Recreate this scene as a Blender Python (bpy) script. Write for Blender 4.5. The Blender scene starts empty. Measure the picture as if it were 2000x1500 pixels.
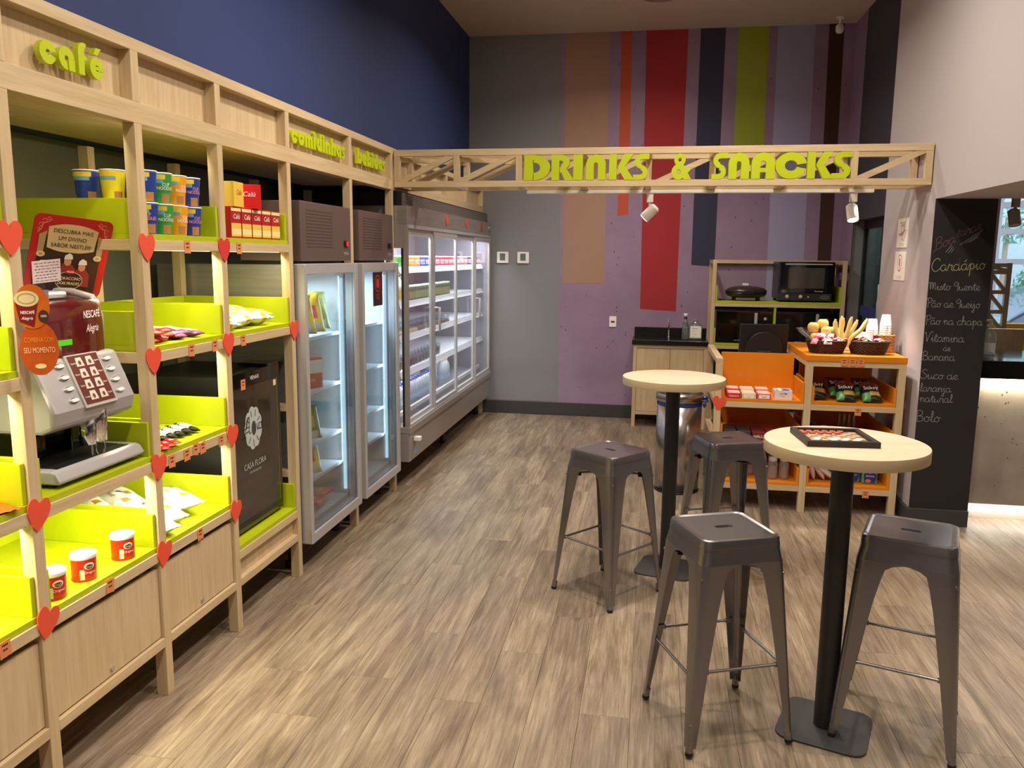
import bpy, bmesh, math, random
from math import sin, cos, pi, radians as R
from mathutils import Matrix, Vector
random.seed(7)
SC = bpy.context.scene
COL = SC.collection

# ---------------------------------------------------------------- camera
cam = bpy.data.cameras.new('camera')
co = bpy.data.objects.new('camera', cam); COL.objects.link(co)
yaw, pit, rol = R(9.645), R(8.901), R(-0.553)
fwd = Vector((-sin(yaw)*cos(pit), cos(yaw)*cos(pit), -sin(pit)))
rt = Vector((cos(yaw), sin(yaw), 0)); dn = fwd.cross(rt)
r2 = cos(rol)*rt + sin(rol)*dn; d2 = -sin(rol)*rt + cos(rol)*dn
mw = Matrix.Identity(4)
for i in range(3):
    mw[i][0] = r2[i]; mw[i][1] = -d2[i]; mw[i][2] = -fwd[i]
mw[2][3] = 1.65
co.matrix_world = mw
cam.sensor_fit = 'HORIZONTAL'; cam.sensor_width = 36; cam.lens = 36*1588.05/2000
cam.clip_start = 0.05
SC.camera = co

# ---------------------------------------------------------------- world, exposure
w = bpy.data.worlds.new('sky'); SC.world = w; w.use_nodes = True
bg = w.node_tree.nodes['Background']; bg.inputs[0].default_value = (0.62, 0.80, 1.0, 1); bg.inputs[1].default_value = 4.2
SC.view_settings.view_transform = 'Standard'; SC.view_settings.look = 'None'
SC.view_settings.gamma = 1; SC.view_settings.use_curve_mapping = False
SC.view_settings.exposure = 0.0

# ---------------------------------------------------------------- room lights
def lcol(k):
    return {'warm': (1, .83, .64), 'wool': (1, .89, .77), 'neut': (1, .93, .84), 'yel': (1, .90, .62), 'cool': (.72, .90, 1), 'white': (.92, .97, 1)}[k]
def area(name, loc, direction, sx, sy, power, col='warm', spread=180, xdir=None, shape='RECTANGLE'):
    l = bpy.data.lights.new(name, 'AREA'); l.shape = shape; l.size = sx
    if shape == 'RECTANGLE': l.size_y = sy
    l.energy = power; l.color = lcol(col); l.spread = R(spread)
    o = bpy.data.objects.new(name, l); COL.objects.link(o)
    z = -Vector(direction).normalized()
    x = Vector(xdir or (1, 0, 0)); x = (x - z*x.dot(z)).normalized(); y = z.cross(x)
    m = Matrix.Identity(4)
    for i in range(3): m[i][0] = x[i]; m[i][1] = y[i]; m[i][2] = z[i]; m[i][3] = loc[i]
    o.matrix_world = m
    return o
def spot(name, loc, target, power, ang=60, blend=.6, col='warm', rad=.04):
    l = bpy.data.lights.new(name, 'SPOT'); l.energy = power; l.color = lcol(col); l.spot_size = R(ang); l.spot_blend = blend; l.shadow_soft_size = rad
    o = bpy.data.objects.new(name, l); COL.objects.link(o); o.location = loc
    o.rotation_euler = (Vector(target)-Vector(loc)).to_track_quat('-Z', 'Y').to_euler()
    return o
# ceiling luminaires (discs in the ceiling) over the shop floor
for i, (x, y) in enumerate([(-.45, 1.2), (-.45, 3.6), (-.3, 6.6), (.55, 2.4), (.55, 4.6), (-.4, -1.2)]):
    area('ceiling_lamp', (x, y, 3.80), (0, 0, -1), .22, .22, 38, 'wool', 150, shape='DISK')
# lamps in the low ceiling on the right, over the bar front
for (x, y) in [(2.35, 1.6), (2.35, 3.6), (2.5, -.6)]:
    area('ceiling_lamp', (x, y, 2.01), (0, 0, -1), .12, .12, 11, 'warm', 140, shape='DISK')
# spots thrown on the blue bulkhead and on the shelving
spot('ceiling_spot_and_fill', (.1, 3.2, 3.75), (-1.9, 3.95, 2.9), 62, 60, 1, 'wool')
for y in (1.6, 3.0, 4.4):
    spot('ceiling_spot_and_fill', (.55, y-.2, 3.75), (-1.75, y+.1, 1.7), 34, 62, 1, 'warm')
# spots near the beam, aimed at the back wall
for x in (-.9, .3):
    spot('ceiling_spot_and_fill', (x, 5.9, 3.72), (x-.3, 8.42, 1.0), 40, 66, 1, 'wool')

spot('ceiling_spot_and_fill', (.3, 6.6, 3.75), (-1.65, 6.9, 1.1), 46, 62, 1, 'wool')  # added fill spot that brightens the display fridge front
for x in (-.9, .5):
    spot('ceiling_spot_and_fill', (x, 6.3, 3.74), (x-.2, 8.42, 2.6), 13, 75, 1, 'wool')  # added fill spots to lift the upper part of the back wall
area('bar_room_fill', (3.3, 7.6, 2.93), (0, 0, -1), .5, .5, 45, 'neut', 160)  # unseen fill light, added to lighten the bar room and lattice post
area('corridor_fill', (2.01, 7.2, 2.8), (.2, 0, -1), .1, .6, 30, 'white', 160)  # unseen fill light, added so the corridor shows through the door glass
# ---------------------------------------------------------------- materials
def S(r, g, b):
    f = lambda c: (c/255/12.92) if c <= 10 else ((c/255+.055)/1.055)**2.4
    return (f(r), f(g), f(b), 1)
MATS = {}
def mat(name, col, rough=.5, metal=0., spec=.5, noise=None, bump=None, emit=None, rand=0, alpha=None, coat=0, trans=0):
    """noise=(scale, second colour, (sx,sy,sz)), bump=(scale,strength)"""
    if name in MATS: return MATS[name]
    m = bpy.data.materials.new(name); m.use_nodes = True; nt = m.node_tree; b = nt.nodes['Principled BSDF']
    b.inputs['Base Color'].default_value = col; b.inputs['Roughness'].default_value = rough
    b.inputs['Metallic'].default_value = metal; b.inputs['Specular IOR Level'].default_value = spec
    b.inputs['Coat Weight'].default_value = coat
    if trans: b.inputs['Transmission Weight'].default_value = trans
    tc = nt.nodes.new('ShaderNodeTexCoord')
    last = None
    if noise:
        mp = nt.nodes.new('ShaderNodeMapping'); nt.links.new(tc.outputs['Object'], mp.inputs[0])
        mp.inputs['Scale'].default_value = noise[2] if len(noise) > 2 else (1, 1, 1)
        n = nt.nodes.new('ShaderNodeTexNoise'); n.inputs['Scale'].default_value = noise[0]; n.inputs['Detail'].default_value = 5
        n.inputs['Roughness'].default_value = .62
        nt.links.new(mp.outputs[0], n.inputs['Vector'])
        rp = nt.nodes.new('ShaderNodeValToRGB'); rp.color_ramp.elements[0].position = .34; rp.color_ramp.elements[1].position = .66
        rp.color_ramp.elements[0].color = noise[1]; rp.color_ramp.elements[1].color = col
        nt.links.new(n.outputs[0], rp.inputs[0]); last = rp.outputs[0]
        if rand:
            oi = nt.nodes.new('ShaderNodeObjectInfo')
            va = nt.nodes.new('ShaderNodeVectorMath'); va.operation = 'MULTIPLY_ADD'
            va.inputs[1].default_value = (1, 1, 1)
            cb = nt.nodes.new('ShaderNodeCombineXYZ'); mu = nt.nodes.new('ShaderNodeMath'); mu.operation = 'MULTIPLY'; mu.inputs[1].default_value = 37.
            nt.links.new(oi.outputs['Random'], mu.inputs[0])
            for k in range(3): nt.links.new(mu.outputs[0], cb.inputs[k])
            nt.links.new(tc.outputs['Object'], va.inputs[0]); nt.links.new(cb.outputs[0], va.inputs[2]); nt.links.new(va.outputs[0], mp.inputs[0])
            hs = nt.nodes.new('ShaderNodeHueSaturation'); mr = nt.nodes.new('ShaderNodeMapRange')
            mr.inputs[3].default_value = 1-rand; mr.inputs[4].default_value = 1+rand
            nt.links.new(oi.outputs['Random'], mr.inputs[0]); nt.links.new(mr.outputs[0], hs.inputs['Value']); nt.links.new(last, hs.inputs['Color']); last = hs.outputs[0]
        nt.links.new(last, b.inputs['Base Color'])
    if bump:
        n2 = nt.nodes.new('ShaderNodeTexNoise'); n2.inputs['Scale'].default_value = bump[0]; n2.inputs['Detail'].default_value = 4
        if noise: nt.links.new(mp.outputs[0], n2.inputs['Vector'])
        else: nt.links.new(tc.outputs['Object'], n2.inputs['Vector'])
        bp = nt.nodes.new('ShaderNodeBump'); bp.inputs['Strength'].default_value = bump[1]; bp.inputs['Distance'].default_value = .01
        nt.links.new(n2.outputs[0], bp.inputs['Height']); nt.links.new(bp.outputs[0], b.inputs['Normal'])
    if emit:
        b.inputs['Emission Color'].default_value = tuple(emit[0][:3])+(1,); b.inputs['Emission Strength'].default_value = emit[1]
    MATS[name] = m
    return m
def glass(name, tint=(1, 1, 1, 1), gl=.08, rough=.02, dif=0, dcol=(.8, .88, .95, 1)):
    if name in MATS: return MATS[name]
    m = bpy.data.materials.new(name); m.use_nodes = True; nt = m.node_tree; nt.nodes.clear()
    o = nt.nodes.new('ShaderNodeOutputMaterial'); t = nt.nodes.new('ShaderNodeBsdfTransparent'); g = nt.nodes.new('ShaderNodeBsdfGlossy'); mx = nt.nodes.new('ShaderNodeMixShader')
    fr = nt.nodes.new('ShaderNodeLayerWeight'); fr.inputs['Blend'].default_value = .25; ma = nt.nodes.new('ShaderNodeMath'); ma.operation = 'ADD'; ma.inputs[1].default_value = gl; ma.use_clamp = True
    mb_ = nt.nodes.new('ShaderNodeMath'); mb_.operation = 'MULTIPLY'; mb_.inputs[1].default_value = .5
    nt.links.new(fr.outputs['Fresnel'], mb_.inputs[0]); nt.links.new(mb_.outputs[0], ma.inputs[0])
    t.inputs[0].default_value = tint; g.inputs['Roughness'].default_value = rough
    nt.links.new(ma.outputs[0], mx.inputs[0]); nt.links.new(t.outputs[0], mx.inputs[1]); nt.links.new(g.outputs[0], mx.inputs[2]); 
    if dif:
        d = nt.nodes.new('ShaderNodeBsdfDiffuse'); d.inputs[0].default_value = dcol; m2 = nt.nodes.new('ShaderNodeMixShader'); m2.inputs[0].default_value = dif
        nt.links.new(mx.outputs[0], m2.inputs[1]); nt.links.new(d.outputs[0], m2.inputs[2]); nt.links.new(m2.outputs[0], o.inputs[0])
    else: nt.links.new(mx.outputs[0], o.inputs[0])
    MATS[name] = m
    return m
WOODC, WOODD = S(208, 186, 148), S(192, 166, 126)
def wood(axis):
    sc = {'x': (.6, 9, 9), 'y': (9, .6, 9), 'z': (9, 9, .6)}[axis]
    return mat('pale_wood_'+axis, WOODC, .45, noise=(5, WOODD, sc), bump=(14, .08), rand=.03)
WX, WY, WZ = wood('x'), wood('y'), wood('z')
LIME = mat('lime_laminate', S(178, 190, 8), .45, noise=(2, S(170, 183, 6)))
LIMEL = mat('lime_letter', S(186, 200, 14), .4)
ORAN = mat('orange_laminate', S(220, 130, 16), .42, noise=(2, S(213, 123, 13)))
STEEL = mat('brushed_steel', S(168, 164, 160), .34, .55, noise=(4, S(152, 148, 144), (1, 1, 14)))
STEELB = mat('brown_steel', S(118, 100, 96), .36, .45)
ALU = mat('satin_aluminium', S(190, 190, 192), .32, .35)
GREYP = mat('grey_enamel', S(150, 142, 136), .4, .3)
BLACK = mat('black_plastic', S(22, 21, 21), .42)
BLACKG = mat('black_gloss', S(12, 11, 10), .1, coat=.4)
WHITE = mat('white_plastic', S(236, 232, 228), .4)
CHROME = mat('chrome', S(220, 220, 222), .08, 1)
HEART = mat('red_foam', S(226, 80, 52), .6)
HEARTR = mat('dark_red_foam', S(205, 50, 46), .6)
TAG = mat('orange_card', S(218, 134, 82), .7)
INK = mat('dark_ink', S(60, 30, 20), .8)
INKW = mat('white_ink', S(240, 236, 232), .6)
GLASS = glass('clear_glass'); 
FOG = glass('misty_glass', (.88, .93, .96, 1), .07, .05)
GLASSD = glass('dark_tinted_glass', (.5, .58, .56, 1), .10, .03)
CLEARP = glass('clear_plastic', (.86, .93, .96, 1), .10, .08)
def led(name, col, s): return mat(name, (0, 0, 0, 1), .5, emit=(col, s))

# ---------------------------------------------------------------- mesh helpers
class MB:
    def __init__(s): s.v = []; s.f = []; s.m = []; s.sm = []
    def add(s, vs, fs, m=0, smooth=False):
        o = len(s.v); s.v += [tuple(v) for v in vs]
        for f in fs: s.f.append([i+o for i in f]); s.m.append(m); s.sm.append(smooth)
        return s
    def box(s, x0, x1, y0, y1, z0, z1, m=0, bev=0):
        if x0 > x1: x0, x1 = x1, x0
        if y0 > y1: y0, y1 = y1, y0
        if z0 > z1: z0, z1 = z1, z0
        if bev:
            bm = bmesh.new(); bmesh.ops.create_cube(bm, size=1)
            for v in bm.verts: v.co = Vector(((v.co.x+.5)*(x1-x0)+x0, (v.co.y+.5)*(y1-y0)+y0, (v.co.z+.5)*(z1-z0)+z0))
            bmesh.ops.bevel(bm, geom=bm.edges[:], offset=bev, segments=2, affect='EDGES', profile=.5)
            bm.verts.index_update()
            s.add([v.co[:] for v in bm.verts], [[v.index for v in f.verts] for f in bm.faces], m, False); bm.free(); return s
        return s.add([(x0, y0, z0), (x1, y0, z0), (x1, y1, z0), (x0, y1, z0), (x0, y0, z1), (x1, y0, z1), (x1, y1, z1), (x0, y1, z1)],
                     [(3, 2, 1, 0), (4, 5, 6, 7), (0, 1, 5, 4), (1, 2, 6, 5), (2, 3, 7, 6), (3, 0, 4, 7)], m)
    def bar(s, p0, p1, wd, hg, up=(0, 0, 1), m=0):
        p0, p1 = Vector(p0), Vector(p1); d = (p1-p0).normalized(); u = Vector(up); sd = d.cross(u).normalized(); u = sd.cross(d)
        vs = [p+sd*a*wd/2+u*b*hg/2 for p in (p0, p1) for a, b in ((-1, -1), (1, -1), (1, 1), (-1, 1))]
        return s.add(vs, [(0, 1, 2, 3), (7, 6, 5, 4), (0, 4, 5, 1), (1, 5, 6, 2), (2, 6, 7, 3), (3, 7, 4, 0)], m)
    def cyl(s, p0, p1, r0, r1=None, n=20, m=0, caps=True, smooth=True, mc=None):
        r1 = r0 if r1 is None else r1
        p0, p1 = Vector(p0), Vector(p1); d = (p1-p0).normalized(); a = d.orthogonal().normalized(); b = d.cross(a)
        vs = []
        for p, r in ((p0, r0), (p1, r1)):
            for i in range(n): t = 2*pi*i/n; vs.append(p+(a*cos(t)+b*sin(t))*r)
        s.add(vs, [(i, (i+1) % n, n+(i+1) % n, n+i) for i in range(n)], m, smooth)
        if caps: s.add(vs, [list(range(n))[::-1], list(range(n, 2*n))], m if mc is None else mc)
        return s
    def tube(s, pts, r, n=8, m=0, closed=False, rs=None):
        pts = [Vector(p) for p in pts]; N = len(pts); ring = []; up = None
        for i, p in enumerate(pts):
            if closed: d = (pts[(i+1) % N]-pts[i-1]).normalized()
            else: d = (pts[min(i+1, N-1)]-pts[max(i-1, 0)]).normalized()
            if up is None: up = d.orthogonal().normalized()
            up = (up-d*up.dot(d)).normalized(); b = d.cross(up); rr = rs[i] if rs else r
            ring.append([p+(up*cos(2*pi*k/n)+b*sin(2*pi*k/n))*rr for k in range(n)])
        vs = [v for q in ring for v in q]; fs = []
        for i in range(N if closed else N-1):
            j = (i+1) % N
            fs += [(i*n+k, i*n+(k+1) % n, j*n+(k+1) % n, j*n+k) for k in range(n)]
        s.add(vs, fs, m, True)
        if not closed: s.add(vs, [list(range(n))[::-1], [(N-1)*n+k for k in range(n)]], m)
        return s
    def lathe(s, prof, n=28, c=(0, 0, 0), m=0, caps=True, mats=None, smooth=True, sx=1, sy=1):
        N = len(prof); vs = [(c[0]+r*cos(2*pi*k/n)*sx, c[1]+r*sin(2*pi*k/n)*sy, c[2]+z) for r, z in prof for k in range(n)]
        for i in range(N-1):
            s.add([], [], m)
        o = len(s.v); s.v += vs
        for i in range(N-1):
            for k in range(n):
                s.f.append([o+i*n+k, o+i*n+(k+1) % n, o+(i+1)*n+(k+1) % n, o+(i+1)*n+k]); s.m.append(mats(i, k) if callable(mats) else (mats[i] if mats else m)); s.sm.append(smooth)
        if caps:
            s.f.append([o+k for k in range(n)][::-1]); s.m.append(m); s.sm.append(False)
            s.f.append([o+(N-1)*n+k for k in range(n)]); s.m.append(m if not mats or callable(mats) else mats[-1]); s.sm.append(False)
        return s
    def prism(s, poly, fr, t, m=0):
        """poly 2D (ccw) in frame fr=(origin,u,v); extruded t along u x v"""
        o, u, v = (Vector(a) for a in fr); n = u.cross(v).normalized(); N = len(poly)
        a = [o+u*p[0]+v*p[1] for p in poly]; b = [p+n*t for p in a]
        return s.add(a+b, [list(range(N))[::-1], list(range(N, 2*N))]+[(i, (i+1) % N, N+(i+1) % N, N+i) for i in range(N)], m)
    def xf(s, M):
        s.v = [tuple(M @ Vector(v)) for v in s.v]; return s
    def build(s, name, mats, parent=None, world=False, bevel=0, kind=None, loc=None, label=None):
        me = bpy.data.meshes.new(name)
        vs = s.v
        if world and parent is not None:
            r = parent
            off = Vector((0, 0, 0))
            while r is not None: off += Vector(r.location); r = r.parent
            vs = [(v[0]-off.x, v[1]-off.y, v[2]-off.z) for v in vs]
        me.from_pydata(vs, [], s.f)
        if not isinstance(mats, (list, tuple)): mats = [mats]
        for mm in mats: me.materials.append(mm)
        me.polygons.foreach_set('material_index', s.m); me.polygons.foreach_set('use_smooth', s.sm)
        bm = bmesh.new(); bm.from_mesh(me); bmesh.ops.recalc_face_normals(bm, faces=bm.faces[:]); bm.to_mesh(me); bm.free()
        me.update()
        o = bpy.data.objects.new(name, me); COL.objects.link(o)
        if parent is not None: o.parent = parent
        if loc: o.location = loc
        if kind: o['kind'] = kind
        if label: o['label'] = label
        if bevel:
            md = o.modifiers.new('bevel', 'BEVEL'); md.width = bevel; md.segments = 2; md.limit_method = 'ANGLE'; md.angle_limit = R(40)
        return o
def thing(name, label, cat, loc=(0, 0, 0), rz=0, group=None):
    o = bpy.data.objects.new(name, None); COL.objects.link(o); o.location = loc; o.rotation_euler = (0, 0, rz)
    o.empty_display_size = .05
    return tag(o, label, cat, group)
def tag(o, label, cat, group=None):
    o['label'] = label; o['category'] = cat
    if group: o['group'] = group
    return o
def struct(o): o['kind'] = 'structure'; return o
def centre(o):
    """move a one-mesh thing's origin to its base"""
    me = o.data; xs = [v.co for v in me.vertices]
    c = Vector(((min(v.x for v in xs)+max(v.x for v in xs))/2, (min(v.y for v in xs)+max(v.y for v in xs))/2, min(v.z for v in xs)))
    me.transform(Matrix.Translation(-c)); o.location = o.location + c
    return o
def dup(o, loc=None, rz=None, label=None, group=None, name=None):
    def cp(a, par):
        c = a.copy(); COL.objects.link(c); c.parent = par
        for ch in a.children: cp(ch, c)
        return c
    c = cp(o, None)
    if loc is not None: c.location = loc
    if rz is not None: c.rotation_euler = (0, 0, rz)
    if label: c['label'] = label
    if group: c['group'] = group
    return c
_tc = {}
def text(parent, body, size, origin, u, v, m, ext=.0006, align='CENTER', name='lettering', world=True, shear=0, wrap=None, sx=1., bold=0):
    key = (body, align, shear, bold)
    if key not in _tc:
        cu = bpy.data.curves.new('t', 'FONT'); cu.body = body; cu.size = 1; cu.align_x = align; cu.shear = shear; cu.resolution_u = 3; cu.offset = bold
        to = bpy.data.objects.new('t', cu); COL.objects.link(to)
        me = bpy.data.meshes.new_from_object(to); COL.objects.unlink(to); bpy.data.objects.remove(to)
        _tc[key] = ([v_.co.copy() for v_ in me.vertices], [list(p.vertices) for p in me.polygons]); bpy.data.meshes.remove(me)
    vs, fs = _tc[key]
    u, v, o = Vector(u).normalized(), Vector(v).normalized(), Vector(origin); n = u.cross(v)
    mb = MB()
    if wrap:   # wrap round a vertical cylinder: origin = axis point, wrap=(radius, angle)
        rad, a0 = wrap
        mb.add([o+Vector((cos(a0+p.x*size*sx/rad)*(rad+ext), sin(a0+p.x*size*sx/rad)*(rad+ext), p.y*size)) for p in vs], fs)
    else:
        mb.add([o+u*p.x*size*sx+v*p.y*size+n*ext for p in vs], fs)
    ob = mb.build(name, m, parent, world=world)
    return ob
def ribbon(mb, pts, wd, fr, t=.0008, m=0):
    """flat chalk stroke along 2D points in frame"""
    o, u, v = (Vector(a) for a in fr); n = u.cross(v).normalized(); L = []; Rr = []
    P = [Vector((p[0], p[1])) for p in pts]
    for i, p in enumerate(P):
        d = (P[min(i+1, len(P)-1)]-P[max(i-1, 0)]); d = d.normalized() if d.length > 1e-9 else Vector((1, 0)); q = Vector((-d.y, d.x))*wd/2
        L.append(o+u*(p.x+q.x)+v*(p.y+q.y)+n*t); Rr.append(o+u*(p.x-q.x)+v*(p.y-q.y)+n*t)
    N = len(P); mb.add(L+Rr, [(i, i+1, N+i+1, N+i) for i in range(N-1)], m)
def crom(pts, k=5):
    out = []; n = len(pts)
    for i in range(n-1):
        p0, p1, p2, p3 = pts[max(i-1, 0)], pts[i], pts[i+1], pts[min(i+2, n-1)]
        for j in range(k):
            t = j/k; out.append(tuple(.5*((2*p1[a])+(-p0[a]+p2[a])*t+(2*p0[a]-5*p1[a]+4*p2[a]-p3[a])*t*t+(-p0[a]+3*p1[a]-3*p2[a]+p3[a])*t**3) for a in (0, 1)))
    out.append(pts[-1]); return out
# ================================================================ THE ROOM
YB = 8.42; CZ = 3.83; XL = -1.90; XN = -2.62; XR = 1.79; XC = 1.655
PURP = mat('purple_plaster', S(150, 126, 150), .75, noise=(2.2, S(138, 112, 138)), bump=(6, .12))
GREYW = mat('grey_paint', S(128, 127, 130), .8)
CEILM = mat('cream_ceiling_paint', S(196, 178, 158), .85)
BLUEW = mat('navy_blue_paint', S(38, 56, 106), .7)
PALE = mat('pale_lilac_paint', S(180, 171, 171), .8)
DARKW = mat('charcoal_paint', S(58, 58, 62), .75)
NICHE = mat('grey_green_paint', S(120, 120, 104), .8)
BASEB = mat('charcoal_skirting', S(58, 57, 58), .5)

# floor : a slab with separate planks on it
m = MB().box(-2.7, 6.2, -3.2, 10.6, -.12, -.0045)
floor = struct(m.build('floor', mat('floor_screed', S(70, 58, 44), .9)))
def plank_mat():
    mt = bpy.data.materials.new('oak_vinyl_plank'); mt.use_nodes = True; nt = mt.node_tree; b = nt.nodes['Principled BSDF']; L = nt.links.new
    tc = nt.nodes.new('ShaderNodeTexCoord'); oi = nt.nodes.new('ShaderNodeObjectInfo')
    mu = nt.nodes.new('ShaderNodeMath'); mu.operation = 'MULTIPLY'; mu.inputs[1].default_value = 53.; L(oi.outputs['Random'], mu.inputs[0])
    cb = nt.nodes.new('ShaderNodeCombineXYZ'); [L(mu.outputs[0], cb.inputs[k]) for k in range(3)]
    va = nt.nodes.new('ShaderNodeVectorMath'); va.operation = 'ADD'; L(tc.outputs['Object'], va.inputs[0]); L(cb.outputs[0], va.inputs[1])
    def noise(scale, vec, det=6, ro=.6, dis=0):
        mp = nt.nodes.new('ShaderNodeMapping'); mp.inputs['Scale'].default_value = vec; L(va.outputs[0], mp.inputs[0])
        n = nt.nodes.new('ShaderNodeTexNoise'); n.inputs['Scale'].default_value = scale; n.inputs['Detail'].default_value = det; n.inputs['Roughness'].default_value = ro; n.inputs['Distortion'].default_value = dis
        L(mp.outputs[0], n.inputs['Vector']); return n
    a = noise(2.2, (9, .75, 1), 7, .66, .9); c = noise(9, (16, .55, 1), 5, .72, .3); d = noise(1.6, (3.2, .8, 1), 4, .6, .5)
    r1 = nt.nodes.new('ShaderNodeValToRGB'); e = r1.color_ramp.elements
    e[0].position = .26; e[0].color = S(112, 90, 66); e[1].position = .74; e[1].color = S(178, 160, 134)
    x = e.new(.42); x.color = S(140, 119, 93); x = e.new(.56); x.color = S(160, 140, 113); L(a.outputs[0], r1.inputs[0])
    r2_ = nt.nodes.new('ShaderNodeValToRGB'); r2_.color_ramp.elements[0].position = .38; r2_.color_ramp.elements[0].color = (.55, .5, .46, 1); r2_.color_ramp.elements[1].position = .6; r2_.color_ramp.elements[1].color = (1, 1, 1, 1); L(c.outputs[0], r2_.inputs[0])
    mx = nt.nodes.new('ShaderNodeMix'); mx.data_type = 'RGBA'; mx.blend_type = 'MULTIPLY'; mx.inputs[0].default_value = .75; L(r1.outputs[0], mx.inputs[6]); L(r2_.outputs[0], mx.inputs[7])
    mr = nt.nodes.new('ShaderNodeMapRange'); mr.inputs[3].default_value = .95; mr.inputs[4].default_value = 1.04; L(oi.outputs['Random'], mr.inputs[0])
    mr2 = nt.nodes.new('ShaderNodeMapRange'); mr2.inputs[1].default_value = .35; mr2.inputs[2].default_value = .65; mr2.inputs[3].default_value = .74; mr2.inputs[4].default_value = 1.1; L(d.outputs[0], mr2.inputs[0])
    mm = nt.nodes.new('ShaderNodeMath'); mm.operation = 'MULTIPLY'; L(mr.outputs[0], mm.inputs[0]); L(mr2.outputs[0], mm.inputs[1])
    hs = nt.nodes.new('ShaderNodeHueSaturation'); hs.inputs['Saturation'].default_value = .88; L(mm.outputs[0], hs.inputs['Value']); L(mx.outputs[2], hs.inputs['Color']); L(hs.outputs[0], b.inputs['Base Color'])
    bp = nt.nodes.new('ShaderNodeBump'); bp.inputs['Strength'].default_value = .25; bp.inputs['Distance'].default_value = .004; L(c.outputs[0], bp.inputs['Height']); L(bp.outputs[0], b.inputs['Normal'])
    b.inputs['Roughness'].default_value = .42; b.inputs['Specular IOR Level'].default_value = .45
    return mt
PL = plank_mat(); pw, pl = .184, 1.22
_pc = {}
def plank(x, y0, y1):
    k = round(y1-y0, 3)
    if k not in _pc:
        g = .00035; h = .0045
        bmx = MB(); a, b = pw/2-g, (y1-y0)/2-g; c = .0010
        bmx.add([(-a, -b, -h), (a, -b, -h), (a, b, -h), (-a, b, -h), (-a, -b, -c), (a, -b, -c), (a, b, -c), (-a, b, -c), (-a+c, -b+c, 0), (a-c, -b+c, 0), (a-c, b-c, 0), (-a+c, b-c, 0)],
                [(0, 1, 5, 4), (1, 2, 6, 5), (2, 3, 7, 6), (3, 0, 4, 7), (4, 5, 9, 8), (5, 6, 10, 9), (6, 7, 11, 10), (7, 4, 8, 11), (8, 9, 10, 11)])
        _po = bmx.build('plank', PL); _pc[k] = _po.data; bpy.data.objects.remove(_po)
    o = bpy.data.objects.new('plank', _pc[k]); COL.objects.link(o); o.parent = floor; o.location = (x, (y0+y1)/2, 0)
rnd = random.Random(3)
nx = int((3.6+2.6)/pw)
for i in range(nx):
    x = -2.6+pw/2+i*pw; y = -1.2+[0, .41, .83, .2, .62, 1.0, .3][i % 7]-pl+rnd.choice((0, .1))
    ymax = 8.40 if x < 1.7 else 8.0
    ymin = .35
    while y < ymax:
        a, b = max(y, ymin), min(y+pl, ymax)
        if b-a > .06: plank(x, a, b)
        y += pl
# ceiling, with the underside of a round lamp at the top of the picture
ceil = struct(MB().box(-2.7, 6.2, -3.2, 10.6, CZ, CZ+.15).build('ceiling', CEILM))
# back wall
wb = MB().box(-2.7, 1.93, YB, YB+.15, 0, CZ)
wall_back = struct(wb.build('wall_back', PURP))
def onwall(poly, t, m, name='painted_stripe', label=None, y=YB):
    return MB().prism(poly, ((0, y, 0), (1, 0, 0), (0, 0, 1)), t, m=0).build(name, m, wall_back, label=label)
def stripe(pts, col, nm, label):   # pts TL TR BR BL (x,z)
    q = [pts[3], pts[2], pts[1], pts[0]]
    o, tt = onwall(q, .0015, mat('paint_'+nm, col, .75), label=label), 0
    return o
stripe([(-1.93, CZ), (-.965, CZ), (-.932, .14), (-1.93, .14)], S(128, 127, 130), 'grey', 'wide grey stripe')
stripe([(-.927, CZ), (-.49, CZ), (-.484, 1.391), (-.91, 1.385)], S(160, 126, 104), 'tan', 'tan stripe')
stripe([(-.381, CZ), (-.277, CZ), (-.262, 2.085), (-.369, 2.064)], S(186, 76, 46), 'orange', 'narrow orange stripe')
stripe([(-.139, CZ), (.259, CZ), (.246, 1.119), (-.113, 1.137)], S(158, 34, 38), 'red', 'red stripe')
stripe([(.375, CZ), (.609, CZ), (.605, 1.57), (.379, 1.587)], S(46, 46, 70), 'navy', 'navy stripe')
stripe([(.727, CZ), (1.009, CZ), (1.021, 2.418), (.736, 2.42)], S(146, 154, 36), 'green', 'olive green stripe')
stripe([(1.088, CZ), (1.426, CZ), (1.46, 1.2), (1.115, 1.2)], S(158, 154, 184), 'lavender', 'lavender stripe')
stripe([(1.549, CZ), (1.685, CZ), (1.708, 1.5), (1.585, 1.5)], S(66, 36, 24), 'brown', 'dark brown stripe')
# small pits cast into the purple plaster
pit = MB(); rr = random.Random(11)
for i in range(150):
    x = rr.uniform(-.92, 1.75); z = rr.uniform(.2, 3.7)
    if any(a < x < b and z > c for a, b, c in ((-.93, -.48, 1.38), (-.39, -.25, 2.06), (-.14, .26, 1.1), (.37, .62, 1.55), (.72, 1.03, 2.4), (1.08, 1.47, 1.2), (1.54, 1.72, 1.5))): continue
    a, b = rr.uniform(.003, .006), rr.uniform(.004, .014)
    pit.prism([(x+a*cos(k*pi/3)*1, z+b*sin(k*pi/3)) for k in range(6)], ((0, YB-.0004, 0), (1, 0, 0), (0, 0, 1)), .0006)
pit.build('plaster_pit', mat('pit_shadow', S(82, 62, 78), .9), wall_back, kind='stuff')
# left : bulkhead over the shelving, niche wall behind it
wl = MB().box(XL-.1, XL, -3.2, YB, 2.13, CZ).box(XN, XL-.1, -3.2, YB, 2.14, 2.24)
struct(wl.build('wall_left', BLUEW))
struct(MB().box(XN-.1, XN, -3.2, YB, 0, CZ).build('wall_niche', NICHE))
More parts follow.
